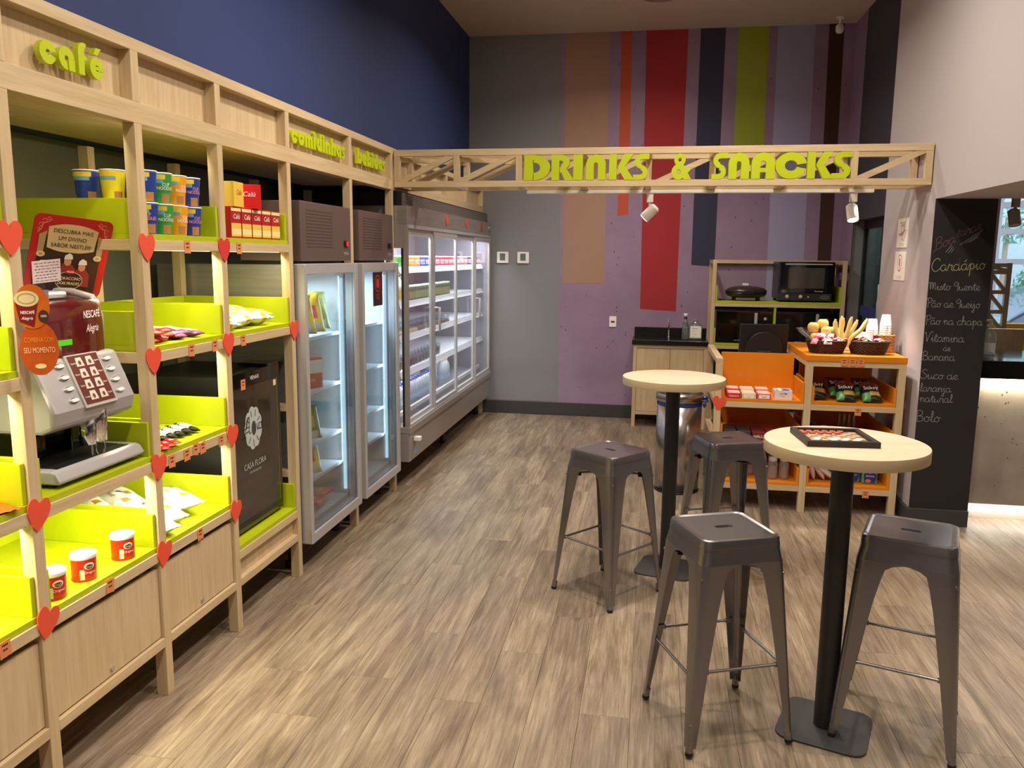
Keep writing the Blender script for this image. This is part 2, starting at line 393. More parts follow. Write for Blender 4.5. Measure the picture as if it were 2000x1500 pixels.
# right : column, header over the opening, recessed wall with the glass door
col_ = struct(MB().box(XC, 2.0, 5.333, 6.43, 0, CZ).box(1.93, 2.4, 6.35, 6.43, 0, CZ).build('wall_column', PALE))
struct(MB().box(XC, 4.4, -3.2, 5.333, 2.017, 2.16).box(XC, XC+.14, -3.2, 5.333, 2.16, CZ).build('wall_header', PALE))
wr = MB().box(XR, XR+.14, 6.43, 8.02, 2.0, CZ).box(XR, XR+.14, 8.02, YB, 0, CZ).box(XR, XR+.14, 6.43, 6.9, 0, 2.0)
wall_right = struct(wr.build('wall_right', DARKW))
MB().box(XR-.0015, XR, 7.98, YB, 0, CZ).build('painted_stripe', PURP, wall_right, label='dull purple strip at the far corner')
struct(MB().box(1.93, 2.3, 8.0, 8.04, 0, CZ).build('wall_jamb', GREYW))
struct(MB().box(XR+.0005, 1.894, 8.004, 8.0195, 0, 2.0).build('trim_1', GREYW))
# door
d1 = struct(MB().box(1.895, 1.925, 6.9, 8.02, 1.93, 2.0).box(1.895, 1.925, 7.96, 8.02, .0, 1.93).box(1.895, 1.925, 7.36, 7.40, .0, 1.93).build('door_1', mat('dark_door_frame', S(28, 28, 30), .4)))
MB().box(1.905, 1.913, 6.92, 7.36, .02, 1.93).build('pane', GLASSD, d1); MB().box(1.905, 1.913, 7.40, 7.96, .02, 1.93).build('pane', GLASSD, d1)
MB().box(1.900, 1.9035, 6.92, 7.96, 1.15, 1.24).build('blue_band', mat('blue_tape', S(44, 60, 130), .5), d1)
MB().tube([(1.88, 7.30, .95), (1.88, 7.30, 1.45)], .012, m=0).build('door_handle', CHROME, d1)
struct(MB().box(2.12, 2.2, 6.44, 8.1, 0, 2.9).build('wall_corridor', mat('grey_green_wall', S(150, 160, 150), .8)))
# wall behind the camera and the far side of the bar room
struct(MB().box(-2.7, 6.2, -3.3, -3.2, 0, CZ).build('wall_front', PALE))
struct(MB().box(4.9, 5.0, -3.2, 9.2, 0, CZ).build('wall_bar', PALE))
# skirting
struct(MB().box(-1.78, XC+.13, YB-.02, YB-.001, 0, .135, bev=.003).build('baseboard_back', BASEB))
struct(MB().box(XC-.02, 2.0, 5.31, 5.333, 0, .104, bev=.003).box(XC-.02, XC-.0005, 5.333, 6.43, 0, .104).build('baseboard_column', BASEB))
# recessed lamp on the ceiling
cl = thing('ceiling_lamp', 'round ceiling lamp just showing at the top edge of the picture', 'lamp', (-.02, 7.22, CZ-.05))
MB().lathe([(.15, 0), (.165, .012), (.165, .05)], 40).build('housing', mat('brown_grey_metal', S(120, 96, 80), .5), cl)
MB().lathe([(.135, -.001), (.135, .004)], 40).build('diffuser', mat('dull_diffuser', S(150, 120, 98), .5), cl)
# small camera on the ceiling by the right corner
cc = thing('security_camera', 'small white ceiling camera hanging by the far right corner', 'camera', (1.60, 8.2, CZ-.11))
MB().cyl((0, 0, .11), (0, 0, .095), .035).cyl((0, 0, .10), (0, 0, .05), .01).build('mount', WHITE, cc)
MB().lathe([(.005, -.035), (.025, -.03), (.036, -.01), (.036, .03), (.02, .05)], 20).build('dome', WHITE, cc)

# wall plates on the grey stripe
for x, lab in ((-1.54, 'left of the two square white wall controls beside the display fridge'), (-1.325, 'right of the two square white wall controls beside the display fridge')):
    t = thing('wall_control', lab, 'switch', (x, YB-.0015, 1.582))
    MB().box(-.062, .062, -.022, 0, 0, .118, bev=.008).build('housing', WHITE, t)
    MB().box(-.028, .028, -.0235, -.021, .028, .100).build('screen', mat('grey_lcd', S(96, 108, 104), .3), t)
t = thing('wall_socket', 'small white socket plate with a dark red insert on the purple wall', 'socket', (-.385, YB-.001, .945))
MB().box(-.036, .036, -.010, 0, 0, .11, bev=.003).build('plate', WHITE, t); MB().box(-.018, .018, -.013, -.009, .046, .063).build('socket_insert', mat('dark_red_plastic', S(110, 20, 18), .5), t)

# ================================================================ big letters, built from fat pieces
def arc(cx, cy, r, a0, a1, sy=1, k=None):
    k = k or max(4, int(abs(a1-a0)/11)); return [(cx+r*cos(R(a0+(a1-a0)*i/k)), cy+r*sin(R(a0+(a1-a0)*i/k))*sy) for i in range(k+1)]
def ring(cx, cy, ro, ri, a0, a1, sy=1):
    return [arc(cx, cy, ro, a, b, sy)+arc(cx, cy, ri, b, a, sy) for a, b in (((a0, a1),) if a1-a0 <= 200 else ((a0, (a0+a1)/2), ((a0+a1)/2, a1)))]
def rc(x0, y0, x1, y1): return [[(x0, y0), (x1, y0), (x1, y1), (x0, y1)]]
GL = {
 'D': rc(0, 0, .27, 1)+ring(.30, .5, .5, .2, -90, 90)+rc(.27, .8, .3, 1),
 'R': rc(0, 0, .27, 1)+ring(.34, .70, .30, .07, -90, 90)+rc(.27, .77, .34, 1)+[[(.30, .42), (.52, .46), (.80, 0), (.48, 0)]],
 'I': rc(0, 0, .3, 1),
 'N': rc(0, 0, .3, .6)+rc(.46, 0, .76, .6)+ring(.38, .6, .38, .08, 0, 180, 1.05),
 'K': rc(0, 0, .27, 1)+[[(.30, .50), (.52, .45), (.86, 1), (.54, 1)], [(.30, .50), (.54, .58), (.90, 0), (.56, 0)]],
 'S': ring(.34, .715, .285, .075, 60, 272, 1)+rc(.40, .80, .66, 1.0)+ring(.32, .285, .285, .075, -118, 92, 1)+rc(0, 0, .26, .2)+rc(.31, .43, .35, .60),
 '&': ring(.36, .76, .24, .07, 0, 360)+ring(.32, .29, .30, .10, 0, 360)+[[(.30, .56), (.50, .60), (.86, 0), (.54, 0)]]+[[(.46, .20), (.60, .14), (.86, .42), (.70, .48)]],
 'A': rc(0, 0, .3, .6)+rc(.5, 0, .8, .6)+ring(.4, .6, .4, .09, 0, 180, 1.0)+rc(.3, .26, .5, .42),
 'C': ring(.5, .5, .5, .2, 10, 345),
 'c': ring(.36, .36, .36, .09, 12, 340), 'o': ring(.36, .36, .36, .1, 0, 360),
 'a': ring(.36, .36, .36, .09, 0, 275)+rc(.45, 0, .74, .38),
 'e': ring(.36, .36, .36, .10, 0, 325)+rc(.2, .30, .70, .42),
 'f': rc(.05, 0, .34, .78)+ring(.34, .76, .29, .02, 60, 180)+rc(.30, .48, .46, .64),
 'é': ring(.36, .36, .36, .10, 0, 325)+rc(.2, .30, .70, .42)+[[(.22, .80), (.42, .80), (.62, 1.04), (.36, 1.04)]],
 'm': rc(0, 0, .25, .45)+rc(.37, 0, .62, .45)+rc(.74, 0, .99, .45)+ring(.31, .44, .31, .06, 0, 180, .85)+ring(.68, .44, .31, .06, 0, 180, .85),
 'n': rc(0, 0, .27, .42)+rc(.42, 0, .69, .42)+ring(.345, .42, .345, .075, 0, 180, .85),
 'h': rc(0, 0, .27, 1)+rc(.42, 0, .69, .42)+ring(.345, .42, .345, .075, 0, 180, .85),
 'i': rc(0, 0, .27, .68)+ring(.135, .88, .14, .001, 0, 360),
 'd': ring(.36, .36, .36, .09, 85, 360)+rc(.45, 0, .74, 1.0), 'b': ring(.38, .36, .36, .09, -180, 95)+rc(0, 0, .28, 1.0),
 's': [[(x*.72, y*.72) for x, y in p] for p in ring(.34, .715, .285, .075, 60, 272, 1)+rc(.40, .80, .66, 1.0)+ring(.32, .285, .285, .075, -118, 92, 1)+rc(0, 0, .26, .2)+rc(.31, .43, .35, .60)],
}
def gw(ch): return max(p[0] for q in GL[ch] for p in q)
def glyph(parent, ch, origin, u, v, wdt, hgt, depth, m):
    """letter scaled to width/height in metres; capital unit height 1"""
    W_ = gw(ch); o = Vector(origin); u = Vector(u); v = Vector(v); n = u.cross(v)
    mb = MB()
    for i, q in enumerate(GL[ch]):
        mb.prism([(x/W_*wdt, y*hgt) for x, y in q], (o-n*.0002*i, u, v), depth)
    return mb.build('letter', m, parent, world=True)

# ================================================================ beam (open timber truss) with the big sign
BY0, BY1, BZ0, BZ1 = 5.418, 5.75, 2.105, 2.35
beam = thing('truss_beam', 'pale open timber truss beam carrying the drinks sign above the counter', 'beam', (-1.745, BY0, BZ0))
def bb(name, *a): return MB().box(*a).build(name, WX if name.endswith('chord') or name == 'cross_rail' else WZ, beam, world=True, bevel=.0015)
bx0, bx1 = -1.742, 1.648
for yy in (BY0, BY1-.04):
    bb('chord', bx0, bx1, yy, yy+.04, BZ0, BZ0+.04); bb('chord', bx0, bx1, yy, yy+.04, BZ1-.042, BZ1)
VX = [-1.742, -1.33, -.91, 1.18, 1.608]
for x in VX: bb('upright', x, x+.04, BY0+.001, BY0+.039, BZ0+.04, BZ1-.042)
VX2 = [-1.742, -1.33, -.91, -.49, -.07, .35, .765, 1.18, 1.608]
for x in VX2:
    bb('upright', x, x+.04, BY1-.039, BY1-.001, BZ0+.04, BZ1-.042)
    MB().box(x, x+.04, BY0+.04, BY1-.04, BZ0+.001, BZ0+.039).build('cross_rail', WY, beam, world=True, bevel=.0015)
    MB().box(x, x+.04, BY0+.04, BY1-.04, BZ1-.041, BZ1-.001).build('cross_rail', WY, beam, world=True, bevel=.0015)
for a, b in ((0, 1), (1, 2), (3, 4)):
    MB().bar((VX[a]+.04, BY0+.02, BZ0+.035), (VX[b], BY0+.02, BZ1-.035), .034, .036, (0, 0, 1)).build('diagonal_brace', WX, beam, world=True)
for a in range(8):
    MB().bar((VX2[a]+.04, BY1-.02, BZ0+.035), (VX2[a+1], BY1-.02, BZ1-.035), .034, .036, (0, 0, 1)).build('diagonal_brace', WX, beam, world=True)
for a in (0, 1): MB().bar((VX2[a]+.02, BY0+.04, BZ1-.06), (VX2[a+1]+.02, BY1-.04, BZ1-.06), .03, .03).build('diagonal_brace', WX, beam, world=True)
sgn = thing('sign_lettering', 'big lime green letters reading DRINKS & SNACKS along the timber beam', 'sign', (-.86, BY0-.004, BZ0+.04))
LT = [('D', -.854, -.684), ('R', -.673, -.527), ('I', -.530, -.470), ('N', -.448, -.322), ('K', -.300, -.139), ('S', -.146, -.046), ('&', .093, .220),
      ('S', .345, .441), ('N', .448, .574), ('A', .588, .728), ('C', .731, .917), ('K', .922, 1.077), ('S', 1.070, 1.186)]
for ch, a, b in LT: glyph(sgn, ch, (a, BY0+.034, BZ0+.0405), (1, 0, 0), (0, 0, 1), b-a, BZ1-BZ0-.084, .036, LIMEL)
# lighting track
trk = thing('track_rail', 'long white lighting track under the timber beam', 'track', (-.88, BY1-.02, BZ0-.022))
MB().box(-.88, 1.395, BY1-.045, BY1-.005, BZ0-.022, BZ0-.0005, bev=.003).build('rail', WHITE, trk, world=True)
def tracklight(x, y, z, tgt, lab, col=WHITE, on=True):
    t = thing('track_spotlight', lab, 'spotlight', (x, y, z))
    MB().box(-.022, .022, -.018, .018, -.06, 0, bev=.003).build('adapter', col, t)
    MB().cyl((0, 0, -.06), (0, 0, -.115), .008).build('stem', col, t)
    d = (Vector(tgt)-Vector((x, y, z-.13))).normalized(); c = Vector((0, 0, -.13))
    h = MB().cyl(c-d*.05, c+d*.05, .036, .036, 28); h.cyl(c-d*.062, c-d*.05, .022, .036, 28); h.build('lamp_head', col, t)
    e = led('spot_glow', (1, .9, .76, 1), 14) if on else mat('spot_off', S(190, 180, 170), .4)
    MB().cyl(c+d*.0505, c+d*.0515, .031, .031, 28).build('lamp_face', e, t)
    return Vector((x, y, z-.13))+d*.062
tg1 = (-.75, 8.42, .5); tg2 = (1.35, 5.62, 1.0)
p1_ = tracklight(-.035, BY1-.02, BZ0-.022, (-1.1, 5.9, .9), 'left white spotlight under the beam, tilted to the left')
p2_ = tracklight(1.275, BY1-.02, BZ0-.022, (1.36, 5.3, .9), 'right white spotlight under the beam, shining on the baskets')
spot('track_lamp', p1_, (-1.35, 8.1, .5), 55, 60, .9, 'wool'); spot('track_lamp', p2_, tg2, 80, 58, .8, 'wool', .02)
spot('track_lamp', (1.30, BY1-.05, 2.0), (1.66, 6.0, 1.2), 6, 80, 1, 'wool', .03)
# ================================================================ SHELVING along the left wall
XF = -1.745; XB = -2.37; PW = .042
PE = [1.44, 2.04, 2.636, 3.171, 3.807, 4.638, 5.405]       # right edges of the front posts
shf = thing('shelving_unit', 'long pale wood open shelving unit with a panelled frieze along the left wall', 'shelving', (XF-.3, 3.4, 0))
def sb(name, m, *a, bev=.0015): return MB().box(*a).build(name, m, shf, world=True, bevel=bev)
for i, e in enumerate(PE):
    sb('post', WZ, XF-.045, XF, e-PW, e, 0, 2.086)
    sb('rear_post', WZ, XB, XB+.045, e-PW, e, 0, 2.086)
sb('post', WZ, XF-.045, XF, 8.355, 8.397, 0, 2.086)
A, B_, C_, D_ = (1.66, 1.697), (1.262, 1.30), (.870, .909), (.530, .568)
rails = {0: (A, B_, C_, D_), 1: (C_, D_), 2: (A, B_, C_, D_), 3: (A, B_, (.320, .357))}
for b, rs in rails.items():
    for z0, z1 in rs: sb('rail', WY, XF-.045, XF, PE[b], PE[b+1]-PW, z0, z1)
    sb('rail', WY, XF-.045, XF, PE[b], PE[b+1]-PW, .196, .231)
for i in range(5):
    for z0, z1 in (A, B_, C_, D_): sb('side_rail', WX, XB+.045, XF-.045, PE[i]-PW+.002, PE[i]-.002, z0, z1)
for i in range(7): sb('side_rail', WX, XB+.045, XF-.045, PE[i]-PW+.002, PE[i]-.002, .196, .231)
# frieze
FE = PE+[6.15, 6.90, 7.65, 8.397]
sb('top_rail', WY, XF-.06, XF, 1.30, 8.397, 2.322, 2.362); sb('frieze_rail', WY, XF-.06, XF, 1.30, 8.397, 2.086, 2.157)
for e in FE: sb('stile', WZ, XF-.06, XF, e-PW, e, 2.157, 2.322)
for i in range(len(FE)-1): sb('frieze_panel', WZ, XF-.062, XF-.046, FE[i], FE[i+1]-PW, 2.157, 2.322, bev=0)
for i in range(5): sb('roof_board', WY, XB, XF-.062, PE[i]-.02, PE[i+1]-.022, 2.116, 2.134)
sb('roof_board', WY, XB, XF-.062, PE[5]-.02, PE[6], 2.116, 2.134)
# cupboard fronts with locks
for b in (0, 1, 2):
    f = sb('drop_front', WZ, XF-.030, XF-.012, PE[b]+.003, PE[b+1]-PW-.003, .236, .503)
    yk = (PE[b]+PE[b+1]-PW)/2-.01
    MB().cyl((XF-.012, yk, .262), (XF-.006, yk, .262), .0085, n=20).build('lock', CHROME, f, world=True)
    sb('cupboard_back', WY, XB, XF-.04, PE[b]+.004, PE[b+1]-PW-.004, .232, .25, bev=0)
sb('base_panel', WZ, XF-.040, XF-.026, PE[3]+.002, PE[4]-PW-.002, .231, .320, bev=0)
# lime trays
def tray(b, z, lab):
    y0, y1 = PE[b]+.0015, PE[b+1]-PW-.0015; x0, x1 = -2.318, XF-.006; t = .016
    T = thing('display_tray', lab, 'tray', ((x0+x1)/2, (y0+y1)/2, z), group='lime trays set in the left shelving')
    MB().box(x0, x1, y0, y1, z+.0005, z+.020).build('tray_base', LIME, T, world=True, bevel=.001)
    MB().box(x0, x1-.004, y0, y0+t, z+.0205, z+.143).build('side_board', LIME, T, world=True, bevel=.001)
    MB().box(x0, x1-.004, y1-t, y1, z+.0205, z+.143).build('side_board', LIME, T, world=True, bevel=.001)
    MB().box(x0, x0+t, y0+t, y1-t, z+.0205, z+.143).build('back_board', LIME, T, world=True, bevel=.001)
    return T
tray(0, .909, 'lime tray at the left edge of the picture, third level, beside the coffee machine'); tray(0, .568, 'lime tray at the bottom left corner, lowest level'); tray(0, 1.30, 'lime tray at the left edge holding a turquoise ball'); tray(0, 1.697, 'lime tray at the left edge, topmost level')
tray(1, .909, 'lime tray under the coffee machine'); tray(1, .568, 'lime tray holding three red snack cans')
tray(2, 1.697, 'lime tray holding the noodle cups'); tray(2, 1.30, 'lime tray holding red and purple snack bars'); tray(2, .909, 'lime tray holding black and white biscuit bars'); tray(2, .568, 'lime tray holding white biscuit packs')
tray(3, 1.697, 'lime tray holding red and yellow cartons'); tray(3, 1.30, 'lime tray holding yellow and white snack bags'); tray(3, .357, 'lime tray under the black wine cooler')
# LED strips under the front rails
def ledstrip(b, z, pw_):
    y0, y1 = PE[b]+.01, PE[b+1]-PW-.01
    if z > 2: area('shelf_led', (XF-.068, (y0+y1)/2, 2.113), (-.3, 0, -1), y1-y0, .010, pw_, 'yel', 170, xdir=(0, 1, 0)); return
    MB().box(XF-.062, XF-.047, y0, y1, z-.001, z+.006).build('light_strip', led('led_warm', (1, .9, .62), 3.5), shf, world=True)
    area('shelf_led', (XF-.056, (y0+y1)/2, z-.003), (-.45, 0, -1), y1-y0, .012, pw_, 'yel', 170, xdir=(0, 1, 0))
for b, z, p in ((0, A[0], 5), (0, B_[0], 5), (0, C_[0], 5.5), (1, C_[0], 6.5), (1, 2.086, 1.6), (2, 2.086, 1.6), (3, 2.086, 1.1), (2, A[0], 4.2), (3, A[0], 3.2), (2, B_[0], 4.2), (2, C_[0], 4.4)):
    ledstrip(b, z, p)

# hearts
hp = []
for s_ in (1, -1):
    pts = crom([(0, -.052), (s_*.022, -.032), (s_*.040, -.004), (s_*.0445, .022), (s_*.034, .042), (s_*.018, .044), (s_*.005, .034), (0, .022)], 4)
    hp.append(pts)
heart = hp[0]+hp[1][::-1][1:-1]
def heart_at(o, u, v, sc, rotd, m, lab, grp):
    c_, s2 = cos(R(rotd)), sin(R(rotd)); P = [((x*c_-y*s2)*sc, (x*s2+y*c_)*sc) for x, y in heart]
    h = MB().prism(P, (o, u, v), .004).build('foam_heart', m); centre(h)
    tag(h, lab, 'heart', grp); return h
HL = [(2.003, 1.690, 0, 'largest red foam heart at the left edge beside the coffee machine poster'), (2.621, 1.672, 0, 'red foam heart on the post to the right of the coffee machine poster'), (3.147, 1.668, 0, 'darker crimson foam heart between the noodle cups and the cartons'),
      (2.622, 1.273, 0, 'red foam heart below left of the red snack bars'), (3.148, 1.279, 0, 'red foam heart between the snack bars and the yellow snack bags'), (3.787, 1.281, 0, 'red foam heart on the post beside the first freezer, right end of its rail'),
      (2.022, .895, -12, 'red foam heart at the lower left corner of the coffee machine tray'), (2.616, .885, -10, 'red foam heart at the lower right corner of the coffee machine tray'), (3.146, .886, -8, 'red foam heart beside the flower logo of the black cooler'),
      (2.616, .556, -16, 'red foam heart at the right end of the snack can tray'), (3.146, .552, -14, 'red foam heart at the lower left of the black cooler'), (2.022, .561, -20, 'lowest red foam heart, left of the snack can tray')]
for y, z, r_, lab in HL:
    heart_at((XF+.0005, y, z), (0, 1, 0), (0, 0, 1), 1.0, r_, HEARTR if 'crimson' in lab else HEART, lab, 'foam hearts on the shelving')
# price tags hung on the rails
def pricetag(o, u, v, lab, grp='orange price tags', tilt=0):
    o = Vector(o); u = Vector(u); v = Vector(v); n = u.cross(v)
    mb = MB(); hw = .020
    P = [(-hw, -.026), (-hw*.35, -.0245), (0, -.026), (hw*.4, -.0245), (hw, -.027), (hw, .022), (-hw, .022)]
    c_, s2 = cos(tilt), sin(tilt)
    mb.prism([(x*c_-y*s2, x*s2+y*c_) for x, y in P], (o, u, v), .0008)
    h = mb.build('price_tag', TAG); centre(h); tag(h, lab, 'price tag', grp)
    for k, wd in enumerate((.022, .018)):
        zz = .008-.014*k; q = MB()
        for j in range(4):
            x0 = -wd/2+j*wd/4; q.prism([(x0, zz), (x0+wd/4-.0012, zz), (x0+wd/4-.0012, zz+.0055), (x0, zz+.0055)], (o+n*.0009, u, v), .0003)
        q.build('print', INK, h, world=True)
    return h
TL = [(2.877, 1.676, 'orange price tag on the rail under the noodle cups'), (3.273, 1.676, 'orange price tag on the rail under the red and yellow cartons'),
      (2.869, 1.283, 'orange price tag on the rail under the snack bars, the left one'), (3.042, 1.283, 'orange price tag on the rail under the snack bars, the right one beside a heart'), (3.276, 1.281, 'orange price tag on the rail under the yellow snack bags'),
      (2.700, .885, 'first from the left of the orange price tags under the black and white bars'), (2.800, .886, 'second from the left of the orange price tags under the black and white bars'), (2.862, .893, 'third, tilted one of the orange price tags under the black and white bars'),
      (2.913, .888, 'fourth of the orange price tags under the black and white bars'), (3.056, .884, 'orange price tag touching the heart beside the black cooler'), (2.863, .546, 'orange price tag under the white biscuit packs'), (2.311, .556, 'orange price tag under the snack cans'), (1.860, .556, 'orange price tag at the bottom left edge of the picture')]
for i, (y, z, lab) in enumerate(TL): pricetag((XF+.0012, y, z), (0, 1, 0), (0, 0, 1), lab, 'orange price tags on the shelving', tilt=[0, .03, -.05, .06, .02, -.04, .05, -.18, .08, .0, .06, -.12, .05][i])

# signs on the frieze
def word(name, label, wd, y0, y1, z0, hcap, x=XF-.045, gap=.13):
    t = thing(name, label, 'sign', (x, (y0+y1)/2, z0)); tot = sum(gw(c) for c in wd)+gap*(len(wd)-1); k = (y1-y0)/tot; y = y0
    for ch in wd:
        glyph(t, ch, (x+.0175, y, z0), (0, 1, 0), (0, 0, 1), gw(ch)*k, hcap, .018, LIMEL); y += (gw(ch)+gap)*k
word('sign_lettering', 'lime green letters reading café at the left end of the frieze', 'café', 2.186, 2.468, 2.192, .092)
word('sign_lettering', 'lime green letters reading comidinhas on the frieze', 'comidinhas', 3.855, 4.56, 2.190, .090)
word('sign_lettering', 'lime green letters reading bebidas at the far end of the frieze', 'bebidas', 4.765, 5.275, 2.192, .092)

# ================================================================ goods
def arcf(a): return a
def lab_cup(c1, c2, c3=None):
    return c1
WRIM = mat('white_paper', S(238, 234, 222), .5)
def noodle_cup(x, y, z, col, nm, lab, text_ang=None):
    t = thing('noodle_cup', lab, 'cup', (x, y, z), group='noodle cups on the top shelf')
    cm = mat('cup_'+nm, col, .35); band = mat('cup_band_yellow', S(226, 196, 40), .4); pic = mat('cup_picture', S(176, 120, 66), .5); sky_ = mat('cup_band_blue', S(110, 160, 196), .4)
    prof = [(.034, 0), (.0345, .004), (.0355, .018), (.037, .036), (.0385, .052), (.0405, .074), (.042, .088), (.043, .104), (.0438, .108)]
    def mi(i, k):
        a = k*360/36
        if i in (1, 2) and 300 < a < 352: return 2
        if i == 6 and (200 < a < 330): return 1
        if i == 5 and (210 < a < 320): return 3
        return 0
    MB().lathe(prof, 36, mats=mi).build('paper_cup', [cm, band, pic, sky_], t)
    MB().lathe([(.0445, .108), (.0455, .110), (.0445, .1125), (.040, .113)], 36).build('lid', WRIM, t)
    if text_ang is not None:
        for k, (s_, zz) in enumerate((('CUP', .064), ('NOODLES', .050))):
            text(t, s_, .017, (x, y, z+zz), (0, 1, 0), (0, 0, 1), INKW if nm != 'blue' else mat('pink_ink', S(236, 150, 150), .5), name='print', wrap=(.0395, text_ang), sx=.85, ext=.0012)
    return t
BLU, GRN, YEL, YEG = S(36, 62, 150), S(52, 150, 60), S(232, 158, 26), S(222, 206, 40)
zt = 1.697+.0205
cols = [('blue', BLU), ('green', GRN), ('orange', YEL), ('blue', BLU)]
for tier in (0, 1):
    for k, (nm, c) in enumerate(cols):
        noodle_cup(-1.815-.004*tier, 2.735+.0965*k+(.006 if tier else 0), zt+tier*.1135, c, nm, '%s noodle cup, %s from the left in the %s row of noodle cups' % (nm, ['first', 'second', 'third', 'fourth'][k], ['bottom', 'upper'][tier]), [-.9, -.45, -.1, -.3][k] if not (tier == 1 and k == 0) else None)
for k, (x, c, nm) in enumerate(((-1.925, YEG, 'yellow'), (-2.03, BLU, 'blue'))):
    noodle_cup(x, 2.715, zt, GRN, 'green', 'green noodle cup at the bottom of the back row, %s' % ['right one', 'left one'][k])
    noodle_cup(x, 2.715, zt+.1135, c, nm, '%s noodle cup showing above the lime board over the coffee machine poster' % nm)

def carton(name, cat, x, y, z, wx, wy, wz, front, side, lab, grp, words=(), rz=0, stripe_=None, ink=INKW, tsize=.02, dy=0, facing='x'):
    t = thing(name, lab, cat, (x, y, z), rz, grp)
    MB().box(-wx/2, wx/2, -wy/2, wy/2, 0, wz, bev=.001).build('box', front, t)
    if stripe_:
        for i_, (a, b, m) in enumerate(stripe_):
            MB().box(wx/2+.0001+.0003*i_, wx/2+.0005+.0003*i_, -wy/2+.002, wy/2-.002, wz*a, wz*b).build('printed_panel', m, t)
    for i, (s_, zz, sz) in enumerate(words):
        text(t, s_, sz, (wx/2+.0016, 0, wz*zz), (0, 1, 0), (0, 0, 1), ink, name='print', world=False, shear=.2)
    return t
REDM = mat('red_card', S(172, 26, 30), .4); YELM = mat('yellow_print', S(226, 190, 70), .45); CREAM = mat('cream_print', S(232, 214, 150), .5); RED2 = mat('bright_red_card', S(206, 22, 22), .35)
for k in range(5):
    y = 3.315+.094*k
    carton('snack_carton', 'carton', -1.80, y, zt, .05, .088, .133, REDM, REDM, 'red and yellow snack carton, %s from the left in the bottom row of five' % ['first', 'second', 'third', 'fourth', 'fifth'][k], 'snack cartons on the top shelf', (('Calú', .62, .030),), stripe_=((.06, .48, YELM), (.12, .30, CREAM), (.86, .96, CREAM)))
for k, (y, m, rz) in enumerate(((3.34, YELM, .1), (3.475, RED2, -.9))):
    t = carton('snack_carton', 'carton', -1.80, y, zt+.1335, .055, .105, .105, m, REDM, ['yellow fronted snack carton lying on top of the bottom row', 'bright red snack carton turned sideways on top of the bottom row'][k], 'snack cartons on the top shelf', (('Calú', .5, .03),), rz=rz, ink=REDM if k == 0 else INKW)
    if k: MB().box(-.012, .012, -.0532, -.0526, .02, .06).build('label', WRIM, t)

def can(x, y, z, lab):
    t = thing('snack_can', lab, 'can', (x, y, z), 0, 'snack cans on the lower shelf')
    cm = mat('can_red', S(196, 34, 18), .32); cg = mat('can_orange', S(226, 110, 30), .35)
    def mi(i, k): return 1 if 40 < k*360/48 < 80 or k*360/48 > 335 and i < 3 and False else 0
    MB().lathe([(.0375, 0), (.0385, .002), (.0385, .03), (.0385, .05), (.0385, .072), (.0385, .076)], 48, mats=mi).build('tube', [cm, cg], t)
    MB().lathe([(.040, .074), (.0412, .076), (.0412, .086), (.040, .090), (.036, .0905)], 48).build('lid', WHITE, t)
    a0 = -.62
    def patch(ac, zc, ra, rz_, m, e, n=24, nm='label'):
        r = .0385+e; q = MB(); vs = [(r*cos(ac), r*sin(ac), zc)]+[(r*cos(ac+ra*cos(2*pi*i/n)), r*sin(ac+ra*cos(2*pi*i/n)), zc+rz_*sin(2*pi*i/n)) for i in range(n)]
        q.add(vs, [(0, 1+i, 1+(i+1) % n) for i in range(n)], 0); q.build(nm, m, t)
    patch(a0+.15, .052, .42, .0115, WRIM, .0006); patch(a0+.15, .050, .30, .0075, mat('dark_olive_print', S(58, 60, 30), .5), .0010)
    text(t, 'Pringles', .0085, (x, y, z+.0475), (0, 1, 0), (0, 0, 1), CREAM, name='print', wrap=(.0385, a0+.15), ext=.0014)
    text(t, 'Original', .0115, (x, y, z+.027), (0, 1, 0), (0, 0, 1), INKW, name='print', wrap=(.0385, a0+.2), ext=.001)
    q = MB(); r = .0385+.0006
    q.add([(r*cos(a0-.62+.09*i), r*sin(a0-.62+.09*i), zz) for zz in (.008, .042) for i in range(5)], [(i, i+1, i+6, i+5) for i in range(4)]); q.build('label', mat('pale_green_print', S(196, 210, 170), .5), t)
    return t
zc = .568+.0205
can(-1.805, 2.128, zc, 'red snack can nearest the left post, half hidden'); can(-1.811, 2.278, zc, 'middle one of the three red snack cans'); can(-1.806, 2.472, zc, 'rightmost of the three red snack cans')

